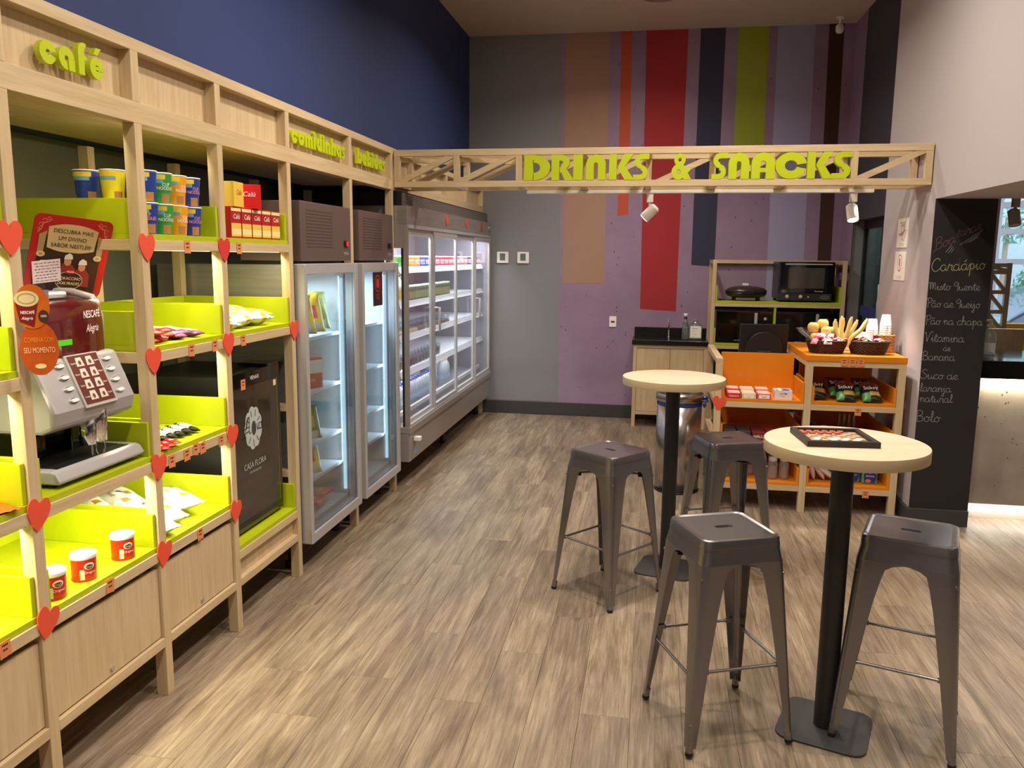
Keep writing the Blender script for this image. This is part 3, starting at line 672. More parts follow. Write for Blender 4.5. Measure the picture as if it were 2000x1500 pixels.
def pillow(name, cat, L, Wd, H, mats, f, loc, rz, lab, grp, tilt=0, seed=0, words=(), roll=0, crimp=.08, parent=None):
    rn = random.Random(seed); nu, nv = 18, 10; mb = MB(); vs = []; fs = []; ms = []
    ph = [rn.uniform(0, 6) for _ in range(6)]
    def th(u, v):
        e = max(0, 1-abs(u)**5)*max(0, (1-v*v))**.55
        return H/2*e*(1+.10*sin(5*u+ph[0])*cos(4*v+ph[1])+.05*sin(11*u+ph[2]+3*v))+.0006
    for s_ in (1, -1):
        for j in range(nv+1):
            for i in range(nu+1):
                u = -1+2*i/nu; v = -1+2*j/nv
                wz = .003*sin(9*v*pi/2) if abs(u) > .92 else 0
                vs.append((u*L/2, v*Wd/2*(1-.06*(1-abs(u)**6)), H/2+s_*th(u, v)+wz))
    n0 = (nu+1)*(nv+1)
    for j in range(nv):
        for i in range(nu):
            a = j*(nu+1)+i; k = f(-1+2*(i+.5)/nu, -1+2*(j+.5)/nv)
            fs.append(((a, a+1, a+nu+2, a+nu+1), k)); fs.append(((n0+a+nu+1, n0+a+nu+2, n0+a+1, n0+a), k))
    ring_ = [i for i in range(nu+1)]+[j*(nu+1)+nu for j in range(1, nv+1)]+[nv*(nu+1)+i for i in range(nu-1, -1, -1)]+[j*(nu+1) for j in range(nv-1, 0, -1)]
    for i in range(len(ring_)):
        a, b = ring_[i], ring_[(i+1) % len(ring_)]; fs.append(((a, b, n0+b, n0+a), 0))
    o_ = len(mb.v); mb.v += vs
    for q, k in fs: mb.f.append(list(q)); mb.m.append(k); mb.sm.append(True)
    o = mb.build(name, mats, parent); o.location = loc
    M = Matrix.Rotation(rz, 4, 'Z') @ Matrix.Rotation(tilt, 4, 'Y') @ Matrix.Rotation(roll, 4, 'X')
    o.rotation_euler = M.to_euler()
    if lab: tag(o, lab, cat, grp)
    for s_, u, v, sz, m_, ang in words:
        zz = H/2+th(u, v)+.0012; c_, s2 = cos(ang), sin(ang)
        text(o, s_, sz, (u*L/2, v*Wd/2, zz+.0015), (c_, s2, 0), (-s2, c_, 0), m_, name='print', world=False)
    return o
RFO = mat('red_foil', S(196, 26, 24), .3, .1); WFO = mat('white_foil', S(222, 220, 216), .35); PFO = mat('purple_foil', S(120, 50, 110), .3, .1); BFO = mat('black_foil', S(26, 24, 24), .3); YFO = mat('yellow_foil', S(232, 204, 40), .3); GFO = mat('green_foil', S(60, 130, 60), .35); BLF = mat('blue_foil', S(40, 66, 160), .35); GOF = mat('gold_foil', S(196, 160, 70), .3, .4); BRF = mat('brown_foil', S(116, 44, 26), .35)
zb = 1.30+.0205
# red and purple bars
for k in range(9):
    m = [RFO, WFO] if k < 6 else [PFO, WFO]
    pillow('snack_bar', 'snack bar', .165, .056, .028, m, lambda u, v: 1 if (-.6 < u < .7 and abs(v) < .55) else 0, (-1.845-.03*(k % 2), 2.72+[0, .05, .02, .10, .06, .14, .19, .24, .29][k], zb+[0, .002, .026, .004, .030, .012, .001, .012, .002][k]), R([-35, -24, -30, -34, -20, -28, -38, -30, -26][k]),
           '%s snack bar, %s of the pile behind the post heart' % (['red and white', 'purple and white'][k > 5], ['bottom left', 'second', 'third', 'fourth', 'fifth', 'sixth', 'seventh', 'eighth', 'last right'][k]), 'snack bars on the second shelf', seed=k, tilt=.05*(k % 2))
# yellow / white bags
YL2 = mat('pale_yellow_foil', S(240, 226, 130), .35)
for k in range(6):
    pillow('snack_bag', 'snack bag', .20, .135, .060, [YL2 if k % 2 else WFO, YFO, BLF, GOF], lambda u, v, k=k: 1 if (abs(u-.2) < .30 and abs(v) < .5) else (2 if (-.75 < u < -.45 and abs(v) < .5 and k % 2 == 0) else (3 if u > .72 and abs(v-.2) < .3 else 0)), (-1.87-.04*(k % 2), 3.265+[0, .07, .15, .235, .31, .37][k], zb+[.002, .03, .008, .034, .006, .012][k]), R([-30, -50, -20, -60, -25, -15][k]),
           '%s snack bag, %s in the heap under the cartons' % (['white and yellow', 'pale yellow'][k % 2], ['first from the left', 'second', 'third', 'fourth', 'fifth', 'last right'][k]), 'snack bags on the second shelf', seed=20+k, roll=.1*(k % 3-1))
# black and white bars, yellow ones, red ones
zq = .909+.0205
for k in range(7):
    pillow('biscuit_bar', 'biscuit bar', .140, .048, .024, [BFO, WFO], lambda u, v: 1 if (abs(u) < .62 and not (abs(u+.45) < .05)) else 0, (-1.885+.004*k, 2.70+.049*k, zq+.006+.001*(k % 2)), R(-18-2*k), 'black and white biscuit bar, %s of the overlapping row' % ['first', 'second', 'third', 'fourth', 'fifth', 'sixth', 'last'][k], 'biscuit bars on the third shelf', seed=40+k, roll=-.35,
           words=(('biz', .1, 0, .016, INK, 1.57),))
for k in range(3):
    pillow('biscuit_bar', 'biscuit bar', .11, .045, .016, [GOF, YFO], lambda u, v: 1 if abs(u) < .5 else 0, (-2.03, 2.86+.06*k, zq+.004), R(-30), 'gold wrapped biscuit bar behind the black and white row, %s' % ['left', 'middle', 'right'][k], 'biscuit bars on the third shelf', seed=50+k)
for k in range(3):
    pillow('chocolate_bar', 'chocolate bar', .10, .036, .012, [RFO, WFO], lambda u, v: 1 if (abs(u) < .25 and abs(v) < .4) else 0, (-1.785, 2.692+.036*k, zq+.002+.003*k), R(-30), 'red wrapped chocolate bar in front of the black and white bars, %s' % ['left', 'middle', 'right'][k], 'chocolate bars on the third shelf', seed=60+k)
for k in range(2):
    pillow('chocolate_bar', 'chocolate bar', .10, .034, .012, [YFO, YFO], lambda u, v: 0, (-1.845, 2.70+.06*k, zq+.002), R(-32), 'yellow wrapped bar between the red and the black and white bars, %s' % ['left', 'right'][k], 'chocolate bars on the third shelf', seed=64+k)
# white biscuit packs
zd = .568+.0205
def nf(u, v): return 1 if u < -.86 else (2 if (-.80 < u < -.40 and v > .15) else (3 if (.25 < u < .6 and abs(v-.1) < .38) else 0))
for k, (x, y, z, rz, lb) in enumerate(((-1.925, 3.00, .022, -33, 'rightmost white biscuit pack with a green end, leaning on its neighbour'), (-1.915, 2.875, .006, -35, 'middle white biscuit pack in front'), (-1.885, 2.755, .001, -30, 'frontmost white biscuit pack by the rail'),
        (-2.13, 2.93, .034, -35, 'white biscuit pack behind the post, upper one'), (-2.04, 2.80, .052, -36, 'white biscuit pack seen under the coffee machine, right one'), (-2.15, 2.78, .040, -36, 'white biscuit pack seen under the coffee machine, left one'))):
    pillow('biscuit_pack', 'biscuit pack', .29, .108, .062, [WFO, GFO, BLF, GOF], nf, (x, y, zd+z), R(rz), lb, 'white biscuit packs on the fourth shelf', seed=70+k, roll=.08, words=(('Nesfit', -.35, -.45, .030, INK, 0),))
# bay at the left edge : ball and packet
t = tag(MB().lathe([(.001, 0)]+[(.045*sin(pi*i/14), .045-.045*cos(pi*i/14)) for i in range(1, 14)]+[(.001, .09)], 28).build('ball', mat('turquoise_wrap', S(20, 150, 160), .4, noise=(6, S(90, 190, 60), (1, 1, 5)))), 'turquoise and green ball at the left edge of the picture', 'ball'); t.location = (-1.86, 1.955, zb)
t = pillow('snack_packet', 'packet', .17, .12, .012, [mat('orange_foil', S(226, 84, 24), .35), WFO], lambda u, v: 1 if abs(u) < .3 and abs(v) < .3 else 0, (-1.83, 1.925, zq), R(-20), 'flat orange packet at the left edge on the third level', None, seed=90)

# ================================================================ black wine cooler in the fourth bay
wc = thing('wine_cooler', 'black glass door wine cooler with a white flower logo', 'fridge', (-2.05, 3.50, .378))
def wb_(nm, m, *a, bev=.003, par=None): return MB().box(*a).build(nm, m, par or wc, world=True, bevel=bev)
wb_('body', BLACK, -2.285, -1.84, 3.225, 3.725, .392, 1.118)
dr = wb_('door', BLACKG, -1.838, -1.802, 3.222, 3.728, .392, 1.122)
GL_SM = mat('smoked_glass', S(52, 44, 38), .12, spec=.6, noise=(1.2, S(44, 37, 32)), coat=.5)
wb_('pane', GL_SM, -1.8016, -1.800, 3.262, 3.690, .44, 1.055, par=dr, bev=0)
for a in ((3.258, 3.262), (3.690, 3.694)): wb_('trim', mat('grey_trim', S(110, 108, 106), .4), -1.8018, -1.7992, a[0], a[1], .44, 1.055, par=dr, bev=0)
wb_('hinge', BLACKG, -1.95, -1.80, 3.60, 3.72, 1.1225, 1.134)
for x in (-2.25, -1.86):
    for y in (3.25, 3.70): MB().cyl((x, y, .3775), (x, y, .392), .016).build('foot', BLACK, wc, world=True)
text(wc, 'VENAX', .026, (-1.8005, 3.47, 1.080), (0, 1, 0), (0, 0, 1), INKW, name='print')
wb_('sticker', CREAM, -1.7996, -1.7992, 3.655, 3.682, 1.02, 1.048, bev=0)
LOGO = mat('logo_white', S(178, 186, 184), .6)
q = MB(); ccy, ccz = 3.440, .855
pet = []
for i in range(96):
    a = 2*pi*i/96; r = .086*(1+.11*abs(sin(a*4.5))-.05); pet.append((ccy+r*cos(a)*.92, ccz+r*sin(a)*1.12))
q.prism(pet, ((-1.7995, 0, 0), (0, 1, 0), (0, 0, 1)), .0006); q.build('logo', LOGO, wc, world=True)
q = MB()
for i in range(9):
    a = 2*pi*(i+.5)/9+.15
    ribbon(q, [(ccy+cos(a)*.045, ccz+sin(a)*.055), (ccy+cos(a)*.072, ccz+sin(a)*.088)], .006, ((-1.7989, 0, 0), (0, 1, 0), (0, 0, 1)), .0002)
q.prism([(ccy+.004+.022*cos(2*pi*i/20), ccz-.002+.034*sin(2*pi*i/20)) for i in range(20)], ((-1.7989, 0, 0), (0, 1, 0), (0, 0, 1)), .0003)
q.build('logo_detail', mat('logo_grey', S(66, 62, 60), .6), wc, world=True)
q = MB(); fr_ = ((-1.7985, 0, 0), (0, 1, 0), (0, 0, 1))
fl = [[(-.105, -.03), (-.085, -.035), (-.07, .0), (-.055, .05), (-.035, .055), (-.05, .045), (-.062, .01)], [(-.09, .005), (-.06, .01), (-.035, .012)], [(-.035, .05), (-.04, .0), (-.035, -.02), (-.022, -.015)],
      [(.03, .015), (.035, -.012), (.04, -.015), (.045, .01), (.055, .015)], [(.075, .012), (.06, .012), (.055, -.01), (.068, -.016), (.078, .0), (.08, .015), (.082, -.012), (.095, -.01)]]
for s_ in fl: ribbon(q, [(ccy+a*1.05, ccz+b) for a, b in crom(s_)], .005, fr_, .0003)
q.build('script_lettering', INK, wc, world=True)
text(wc, 'CASA FLORA', .040, (-1.7990, 3.445, .672), (0, 1, 0), (0, 0, 1), LOGO, name='print', sx=.92)
text(wc, 'IMPORTADORA', .016, (-1.7990, 3.445, .646), (0, 1, 0), (0, 0, 1), LOGO, name='print', sx=1)
pricetag((-1.7990, 3.360, 1.070), (0, 1, 0), (0, 0, 1), 'orange price tag stuck on the top of the black wine cooler')
ORD = ['first', 'second', 'third', 'fourth', 'fifth', 'sixth', 'seventh', 'eighth', 'ninth', 'tenth', 'eleventh', 'twelfth', 'thirteenth', 'fourteenth', 'fifteenth', 'sixteenth', 'seventeenth', 'eighteenth', 'nineteenth', 'twentieth']
# ================================================================ upright glass door freezers
def freezer(y0, y1, lab, red, n):
    T = thing('upright_freezer', lab, 'freezer', (-2.1, (y0+y1)/2, 0), 0, None)
    def b(nm, m, *a, bev=.002, par=None): return MB().box(*a).build(nm, m, par or T, world=True, bevel=bev)
    x0, x1 = -2.50, -1.765; z0, z1 = .15, 1.60; t = .045
    INN = mat('freezer_liner', S(182, 186, 188), .45)
    b('side_panel', STEEL, x0, x1, y0, y0+.006, z0, z1); b('side_panel', STEEL, x0, x1, y1-.006, y1, z0, z1)
    b('liner_side', INN, x0+.05, x1, y0+.0062, y0+t, z0+.08, z1-.04); b('liner_side', INN, x0+.05, x1, y1-t, y1-.0062, z0+.08, z1-.04)
    b('back_panel', INN, x0, x0+.05, y0+.0062, y1-.0062, z0, z1); b('roof_panel', STEEL, x0+.0502, x1, y0+.0062, y1-.0062, z1-.04, z1); b('floor_panel', INN, x0+.0502, x1, y0+.0062, y1-.0062, z0, z0+.08)
    # motor housing on top
    h = b('motor_housing', STEELB, -2.05, -1.722, y0+.022, y1-.03, 1.618, 1.915, bev=.004)
    b('motor_base', BLACK, -2.05, -1.78, y0+.03, y1-.04, 1.60, 1.618)
    ho = MB(); ya, yb = y0+.085, y0+.425
    for r in range(12):
        for c in range(30):
            y = ya+(yb-ya)*c/29; z = 1.685+r*.0165
            ho.box(-1.7219, -1.7215, y, y+.0035, z, z+.008)
    ho.build('vent_holes', mat('vent_dark', S(30, 24, 24), .8), h, world=True, kind='stuff')
    sw = b('switch', BLACK, -1.7219, -1.716, y1-.14, y1-.085, 1.695, 1.730, par=h)
    b('rocker', mat('red_rocker' if red else 'dark_rocker', S(214, 20, 24) if red else S(60, 20, 20), .35, emit=((1, .02, .03, 1), .6) if red else None), -1.716, -1.712, y1-.115, y1-.09, 1.699, 1.726, par=h, bev=.001)
    text(h, '◎ elica' if False else 'METALFRIO'[:5], .024, (-1.7212, y1-.105, 1.650), (0, 1, 0), (0, 0, 1), mat('pale_print', S(190, 184, 180), .6), name='print')
    # door
    dx0, dx1 = -1.755, -1.694; f = .055; d0, d1 = y0-.005, y1+.004; dz0, dz1 = .155, 1.605
    D = thing_child('door', T)
    b('frame_stile', ALU, dx0, dx1, d0, d0+.030, dz0, dz1, par=D, bev=.006); b('frame_stile', ALU, dx0, dx1, d1-f, d1, dz0, dz1, par=D, bev=.006)
    b('frame_rail', ALU, dx0, dx1-.001, d0+.030, d1-f, dz0, dz0+f, par=D, bev=.004); b('frame_rail', ALU, dx0, dx1-.001, d0+.030, d1-f, dz1-f, dz1, par=D, bev=.004)
    b('pane', FOG, -1.712, -1.708, d0+.030, d1-f, dz0+f, dz1-f, par=D, bev=0)
    b('gasket', mat('grey_gasket', S(130, 150, 166), .5), dx0-.008, dx0, d0+.012, d0+.04, dz0+.02, dz1-.02, bev=0); b('gasket', MATS['grey_gasket'], dx0-.008, dx0, d1-.04, d1-.012, dz0+.02, dz1-.02, bev=0)
    # light tube at the hinge side
    b('light_tube', led('led_cool', (.55, .85, 1, 1), 1.8), -1.785, -1.770, y1-t-.016, y1-t-.002, .26, 1.52, bev=0)
    area('freezer_led', (-1.778, y1-t-.025, .98), (-1, -.8, 0), .02, 1.1, 3.2, 'cool', 160); area('freezer_led', (-1.95, (y0+y1)/2, z1-.045), (.1, 0, -1), .3, .3, 20, 'cool', 160)
    # shelves
    for k, z in enumerate((1.206, .913, .622, .430)):
        q = MB()
        for j in range(9): q.cyl((-2.40, y0+t+.02+j*(y1-y0-2*t-.04)/8, z), (-1.80, y0+t+.02+j*(y1-y0-2*t-.04)/8, z), .0025, n=6)
        q.box(-1.805, -1.795, y0+t+.003, y1-t-.003, z-.012, z+.006).box(-2.41, -2.40, y0+t+.003, y1-t-.003, z-.008, z+.003)
        q.box(-2.39, -1.806, y0+t+.004, y1-t-.004, z+.0026, z+.0036)
        q.build('wire_shelf', mat('white_wire', S(206, 216, 220), .4), T, world=True)
    for y in (y0+t+.07, y1-t-.14): b('shelf_standard', ALU, -2.449, -2.435, y, y+.02, .30, 1.5, bev=0)
    for x in (-2.42, -1.85):
        for y in (y0+.06, y1-.06): MB().cyl((x, y, 0), (x, y, .03), .03).cyl((x, y, .03), (x, y, .15), .012).build('foot', BLACK, T, world=True)
    return T
def thing_child(nm, par):
    o = bpy.data.objects.new(nm, None); COL.objects.link(o); o.parent = par; return o
FZ1 = freezer(3.832, 4.565, 'upright glass door freezer nearest the shelves, holding yellow bags', True, 1)
FZ2 = freezer(4.655, 5.345, 'upright glass door freezer between the first freezer and the wide display fridge', False, 2)
# warning poster on the second door
b = MB().box(-1.7075, -1.7068, 4.86, 5.04, 1.335, 1.545).build('poster', mat('dark_maroon_card', S(52, 26, 24), .5), FZ2, world=True)
q = MB(); fr_ = ((-1.7064, 0, 0), (0, 1, 0), (0, 0, 1))
ribbon(q, arc(4.95, 1.475, .050, 0, 360), .007, fr_, .0002); q.prism(arc(4.95, 1.475, .030, 0, 360), fr_, .0004); ribbon(q, arc(4.95, 1.405, .026, 180, 360), .006, fr_, .0002); ribbon(q, [(4.925, 1.395), (4.94, 1.41), (4.95, 1.40), (4.965, 1.412), (4.975, 1.395)], .003, fr_, .0002)
q.build('emblem', mat('red_print', S(200, 50, 36), .5), b, world=True)
# food in the freezers
def up(nm, cat, L, W, H, mats, f, loc, rz, lab, grp, lean=1.2, seed=0, words=()):
    o = pillow(nm, cat, L, W, H, mats, f, (0, 0, 0), 0, lab, grp, seed=seed, words=words)
    M = Matrix.Rotation(rz, 4, 'Z') @ Matrix.Rotation(lean, 4, 'Y')
    o.location = loc; o.rotation_euler = M.to_euler(); return o
FY = mat('frozen_yellow_bag', S(250, 208, 50), .35); FR = mat('frozen_red_print', S(206, 60, 36), .4); FG = mat('frozen_olive_bag', S(140, 150, 50), .35)
for k, (x, y, z, m, lb) in enumerate(((-1.865, 4.12, 1.325, [FY, FR, WFO], 'yellow and red frozen bag at the left of the top freezer shelf'), (-1.875, 4.26, 1.325, [FY, FR, WFO], 'yellow and red frozen bag in the middle of the top freezer shelf'), (-1.90, 4.40, 1.33, [FG, FG, WFO], 'olive green frozen bag at the right of the top freezer shelf'),
        (-1.87, 4.17, .725, [FG, FY, WFO], 'green and yellow frozen bag leaning on the third shelf of the first freezer'), (-1.87, 4.16, .532, [FY, FR, WFO], 'yellow frozen bag with red print on the fourth shelf of the first freezer'))):
    up('frozen_bag', 'bag', .22 if z > 1 else .19, .15, .05, m, lambda u, v: 1 if (abs(u) < .35 and abs(v) < .4) else (2 if u > .55 and abs(v) < .6 else 0), (x, y, z), R(-38), lb, 'frozen food bags', lean=1.25, seed=100+k)
t = carton('frozen_carton', 'carton', -1.875, 4.16, .9175, .05, .24, .17, mat('frozen_red_card', S(200, 52, 44), .4), None, 'red and white frozen meal carton on the second shelf of the first freezer', 'frozen meal cartons', (('LASANHA', .22, .030),), rz=-.5, stripe_=((.5, .93, WRIM),))
for k in range(3):
    t = thing('frozen_tray', 'flat red frozen food pack at the bottom of the first freezer, %s' % ['left', 'middle', 'right'][k], 'pack', (-1.90, 4.10+.11*k, .2305+.026*k), .3-.2*k, 'red frozen food packs')
    MB().box(-.10, .10, -.07, .07, 0, .022, bev=.006).build('tray', mat('frozen_red_film', S(214, 60, 56), .3), t); MB().box(-.05, .05, -.04, .04, .0221, .0228).build('label', WFO, t)
def bottle(nm, loc, h, r, body, cap, lab, grp, label=None, neck=.3, liquid=None, cat='bottle'):
    t = thing(nm, lab, cat, loc, 0, grp); b0 = h*(1-neck)
    prof = [(r*.85, 0), (r, .01), (r, b0*.5), (r*.93, b0*.55), (r, b0*.62), (r, b0*.93), (r*.75, b0+(h-b0)*.35), (r*.36, b0+(h-b0)*.7), (r*.34, h-.018)]
    MB().lathe(prof, 20).build('bottle_body', body, t)
    MB().lathe([(r*.42, h-.018), (r*.42, h)], 16).build('cap', cap, t)
    if label: MB().lathe([(r*1.015, b0*label[1]), (r*1.015, b0*label[2])], 20, caps=False).build('label', label[0], t)
    return t
DKB = mat('dark_cola_plastic', S(60, 18, 30), .15); 
for k in range(3):
    bottle('soda_bottle', (-1.845-.07*(k % 2), 4.80+.075*k, 1.2105), .27, .036, DKB, mat('magenta_cap', S(200, 40, 110), .4), 'dark soda bottle with a white label on the top shelf of the second freezer, %s' % ['left', 'middle', 'right'][k], 'dark soda bottles', (WRIM, .35, .75))

# ================================================================ wide display fridge
FRG = thing('display_fridge', 'wide grey four-door glass display fridge standing under the perforated black grille', 'fridge', (-2.1, 6.87, 0))
def fb(nm, m, *a, bev=.002, par=None): return MB().box(*a).build(nm, m, par or FRG, world=True, bevel=bev)
fy0, fy1, fxf, fxb = 5.415, 8.335, -1.652, -2.50
LIN = mat('fridge_liner', S(138, 136, 148), .5)
fb('base_panel', GREYP, fxb, fxf-.002, fy0, fy1, .20, .40); fb('base_ledge', GREYP, fxb, fxf+.012, fy0, fy1, .40, .455, bev=.008); fb('top_panel', STEEL, fxb, fxf, fy0, fy1, 1.862, 1.985)
fb('back_panel', LIN, fxb, fxb+.05, fy0+.001, fy1-.001, .456, 1.861); fb('fridge_floor', LIN, fxb+.051, fxf-.10, fy0+.03, fy1-.03, .456, .50)
fb('corner_post', GREYP, fxf-.030, fxf, fy0, fy0+.03, .455, 1.862); fb('corner_post', GREYP, fxb+.051, fxb+.10, fy0, fy0+.03, .455, 1.862); fb('corner_post', GREYP, fxf-.05, fxf, fy1-.03, fy1, .455, 1.862)
fb('side_glass', GLASS, fxb+.10, fxf-.047, fy0+.008, fy0+.014, .455, 1.70, bev=0); fb('side_top', GREYP, fxb+.1, fxf-.031, fy0, fy0+.03, 1.70, 1.862); fb('end_panel', LIN, fxb+.051, fxf-.05, fy1-.029, fy1-.001, .456, 1.861)
fb('side_seal', BLACK, fxf-.046, fxf-.031, fy0+.001, fy0+.029, .455, 1.70, bev=0)
g = fb('grille', BLACK, fxb, -1.700, fy0+.03, fy1+.05, 1.986, 2.082)
hx = MB()
for r in range(6):
    for c in range(200):
        y = fy0+.05+.0146*c+(.0073 if r % 2 else 0); z = 2.0+r*.0135
        if y > fy1+.03: continue
        hx.add([(-1.6997, y+.0057*cos(a*pi/3), z+.0057*sin(a*pi/3)) for a in range(6)], [tuple(range(6))])
hx.build('grille_holes', mat('grille_grey', S(150, 142, 134), .5, .1), g, world=True, kind='stuff')
fb('door_track', ALU, fxf-.045, fxf+.004, fy0+.03, fy1-.03, 1.835, 1.861); fb('door_sill', ALU, fxf-.045, fxf+.004, fy0+.03, fy1-.03, .4555, .470)
DY = [5.447, 6.105, 6.87, 7.60, 8.303]
for i in range(4):
    a, b2 = DY[i]+.002, DY[i+1]-.002; x = fxf-(.012 if i % 2 == 0 else 0)
    D = thing_child('door', FRG)
    for yy in (a, b2-.036): fb('frame_stile', ALU, x-.02, x, yy, yy+.036, .471, 1.834, par=D, bev=.004)
    fb('frame_rail', ALU, x-.02, x-.001, a+.036, b2-.036, .471, .500, par=D); fb('frame_rail', ALU, x-.02, x-.001, a+.036, b2-.036, 1.790, 1.834, par=D)
    fb('pane', GLASS, x-.012, x-.008, a+.036, b2-.036, .50, 1.79, par=D, bev=0)
    if i in (1, 3):
        yy = a+.012; MB().tube([(x, yy, 1.255), (x+.035, yy, 1.255), (x+.035, yy, 1.075), (x, yy, 1.075)], .006).tube([(x, yy+.028, 1.255), (x+.035, yy+.028, 1.255), (x+.035, yy+.028, 1.075), (x, yy+.028, 1.075)], .006).build('handle', ALU, D, world=True)
for y in (5.50, 6.9, 8.28):
    MB().cyl((-1.80, y, 0), (-1.80, y, .20), .018).cyl((-1.80, y, 0), (-1.80, y, .02), .03).build('foot', BLACK, FRG, world=True); MB().cyl((-2.4, y, 0), (-2.4, y, .20), .018).build('foot', BLACK, FRG, world=True)
MB().cyl((fxf, 8.22, 1.935), (fxf+.018, 8.22, 1.935), .022).build('lock_knob', CHROME, FRG, world=True)
MB().box(fxf+.002, fxf+.05, 5.51, 5.56, .335, .365).build('drain_tap', WHITE, FRG, world=True, bevel=.004); fb('sticker', mat('blue_sticker', S(120, 160, 190), .5), fxf-.0018, fxf-.0010, 5.53, 5.61, .235, .285, bev=0)
SHW = mat('white_shelf_enamel', S(226, 228, 236), .4)
fsh = (1.553, 1.308, 1.068, .813)
for k, z in enumerate(fsh):
    xf_ = -1.735
    fb('shelf', SHW, -2.44, xf_-.004, fy0+.05, fy1-.04, z-.006, z+.004, bev=0)
    y = fy0+.05; j = 0
    while y < fy1-.3:
        L_ = 1.42 if j == 0 else 1.40
        MB().add([(xf_-.004, y, z+.018), (xf_+.016, y, z-.026), (xf_+.018, y+L_-.004, z-.026), (xf_-.002, y+L_-.004, z+.018), (xf_-.008, y, z+.018), (xf_+.006, y, z-.028), (xf_+.006, y+L_-.004, z-.028), (xf_-.008, y+L_-.004, z+.018)],
                 [(0, 1, 2, 3), (7, 6, 5, 4), (0, 4, 5, 1), (3, 2, 6, 7), (0, 3, 7, 4), (1, 5, 6, 2)]).build('price_rail', SHW, FRG, world=True)
        y += L_; j += 1
fb('price_rail', WHITE, -1.775, -1.755, fy0+.05, fy1-.05, .5005, .53)
area('fridge_led_and_fill', (-1.71, 6.87, 1.83), (-.55, 0, -1), 2.7, .02, 50, 'white', 170, xdir=(0, 1, 0)); fb('light_tube', led('led_white', (.9, .96, 1, 1), 3), -1.735, -1.720, fy0+.08, fy1-.08, 1.846, 1.856, bev=0)
for k, z in enumerate(fsh): area('fridge_led_and_fill', (-1.745, 6.87, z-.032), (-.5, 0, -1), 2.6, .015, 9, 'white', 170, xdir=(0, 1, 0))  # fill light added under each shelf to brighten the goods below
# boxes on the top shelf
bc = [('green', S(70, 130, 60)), ('orange', S(236, 150, 50)), ('orange', S(236, 150, 50)), ('blue', S(44, 70, 170)), ('blue', S(44, 70, 170)), ('red', S(196, 30, 60)), ('red', S(196, 30, 60)), ('crimson', S(206, 30, 70)), ('crimson', S(206, 30, 70)), ('red', S(190, 40, 70)), ('pink', S(206, 120, 126)), ('pink', S(206, 120, 126)), ('rose', S(196, 130, 140)), ('pink', S(206, 120, 126)), ('navy', S(50, 60, 120)), ('rose', S(190, 120, 130)), ('navy', S(50, 60, 120)), ('pink', S(206, 120, 126))]
y = 5.66
for k, (nm, c) in enumerate(bc):
    w_ = .145; m = mat('fridge_pack_'+nm, c, .4)
    t = thing('yogurt_pack', '%s dairy multipack, number %s from the near end of the top shelf' % (nm, ['one', 'two', 'three', 'four', 'five', 'six', 'seven', 'eight', 'nine', 'ten', 'eleven', 'twelve', 'thirteen', 'fourteen', 'fifteen', 'sixteen', 'seventeen', 'eighteen'][k]), 'dairy pack', (-1.82, y+w_/2, 1.558), 0, 'dairy packs on the top fridge shelf')
    MB().box(-.06, .06, -w_/2+.003, w_/2-.003, 0, .085, bev=.006).build('sleeve', m, t)
    q = MB()
    for j in range(3): q.cyl((-.01, -w_/2+.027+j*.041, .0855), (-.01, -w_/2+.027+j*.041, .092), .017, n=12)
    q.build('foil_lids', WHITE, t)
    q = MB()
    for j in range(3): q.tube([(.0605, -w_/2+.025+j*.042+.012*cos(a), .045+.016*sin(a)) for a in [R(50+260*i/8) for i in range(9)]], .0028, n=5)
    q.build('print', INKW, t); y += w_+.004
# second shelf : bottles and jars
GB = mat('green_bottle_plastic', S(60, 130, 90), .2); PLQ = mat('olive_jar', S(70, 74, 66), .3)
y = 5.52
for k in range(20):
    if k == 0: t = bottle('juice_bottle', (-1.80, y+.03, 1.312), .19, .036, mat('orange_juice', S(220, 170, 60), .25), WHITE, 'yellow juice bottle at the near end of the second fridge shelf', 'drinks on the second fridge shelf', None)
    elif k == 1: t = bottle('juice_bottle', (-1.80, y+.03, 1.312), .21, .036, mat('pale_juice', S(210, 220, 200), .25), WHITE, 'pale juice bottle beside the yellow one on the second fridge shelf', 'drinks on the second fridge shelf', (YELM, .2, .6))
    elif k in (2, 3): t = bottle('soda_bottle', (-1.80, y+.03, 1.312), .19, .036, GB, mat('green_cap', S(50, 110, 70), .4), 'green soda bottle on the second fridge shelf, %s one' % ['nearer', 'farther'][k-2], 'drinks on the second fridge shelf', (WRIM, .25, .6))
    else:
        t = thing('jar', 'dark green-lidded jar, %s from the near end of its fridge shelf' % ORD[k-4], 'jar', (-1.80, y+.03, 1.312), 0, 'lidded jars on the second fridge shelf')
        MB().lathe([(.032, 0), (.036, .006), (.036, .09), (.032, .10)], 16).build('jar_body', PLQ, t); MB().lathe([(.034, .10), (.034, .118)], 16).build('lid', mat('pale_green_lid', S(190, 214, 176), .4), t); MB().lathe([(.0364, .02), (.0364, .075)], 16, caps=False).build('label', mat('khaki_label', S(150, 150, 96), .5), t)
    y += .079
# third shelf : bread and trays
y = 5.55
for k in range(9):
    t = thing('food_tray', 'clear lidded food tray, %s from the near end of the third fridge shelf' % ORD[k], 'food tray', (-1.83, y+.08, 1.072), 0, 'clear food trays on the third fridge shelf')
    MB().box(-.07, .07, -.07, .07, 0, .035, bev=.008).build('tray', mat('cream_food', S(206, 184, 130), .6) if k < 3 else mat('brown_food', S(120, 90, 70), .6), t)
    MB().box(-.072, .072, -.072, .072, .036, .075, bev=.012).build('lid', CLEARP, t); y += .165
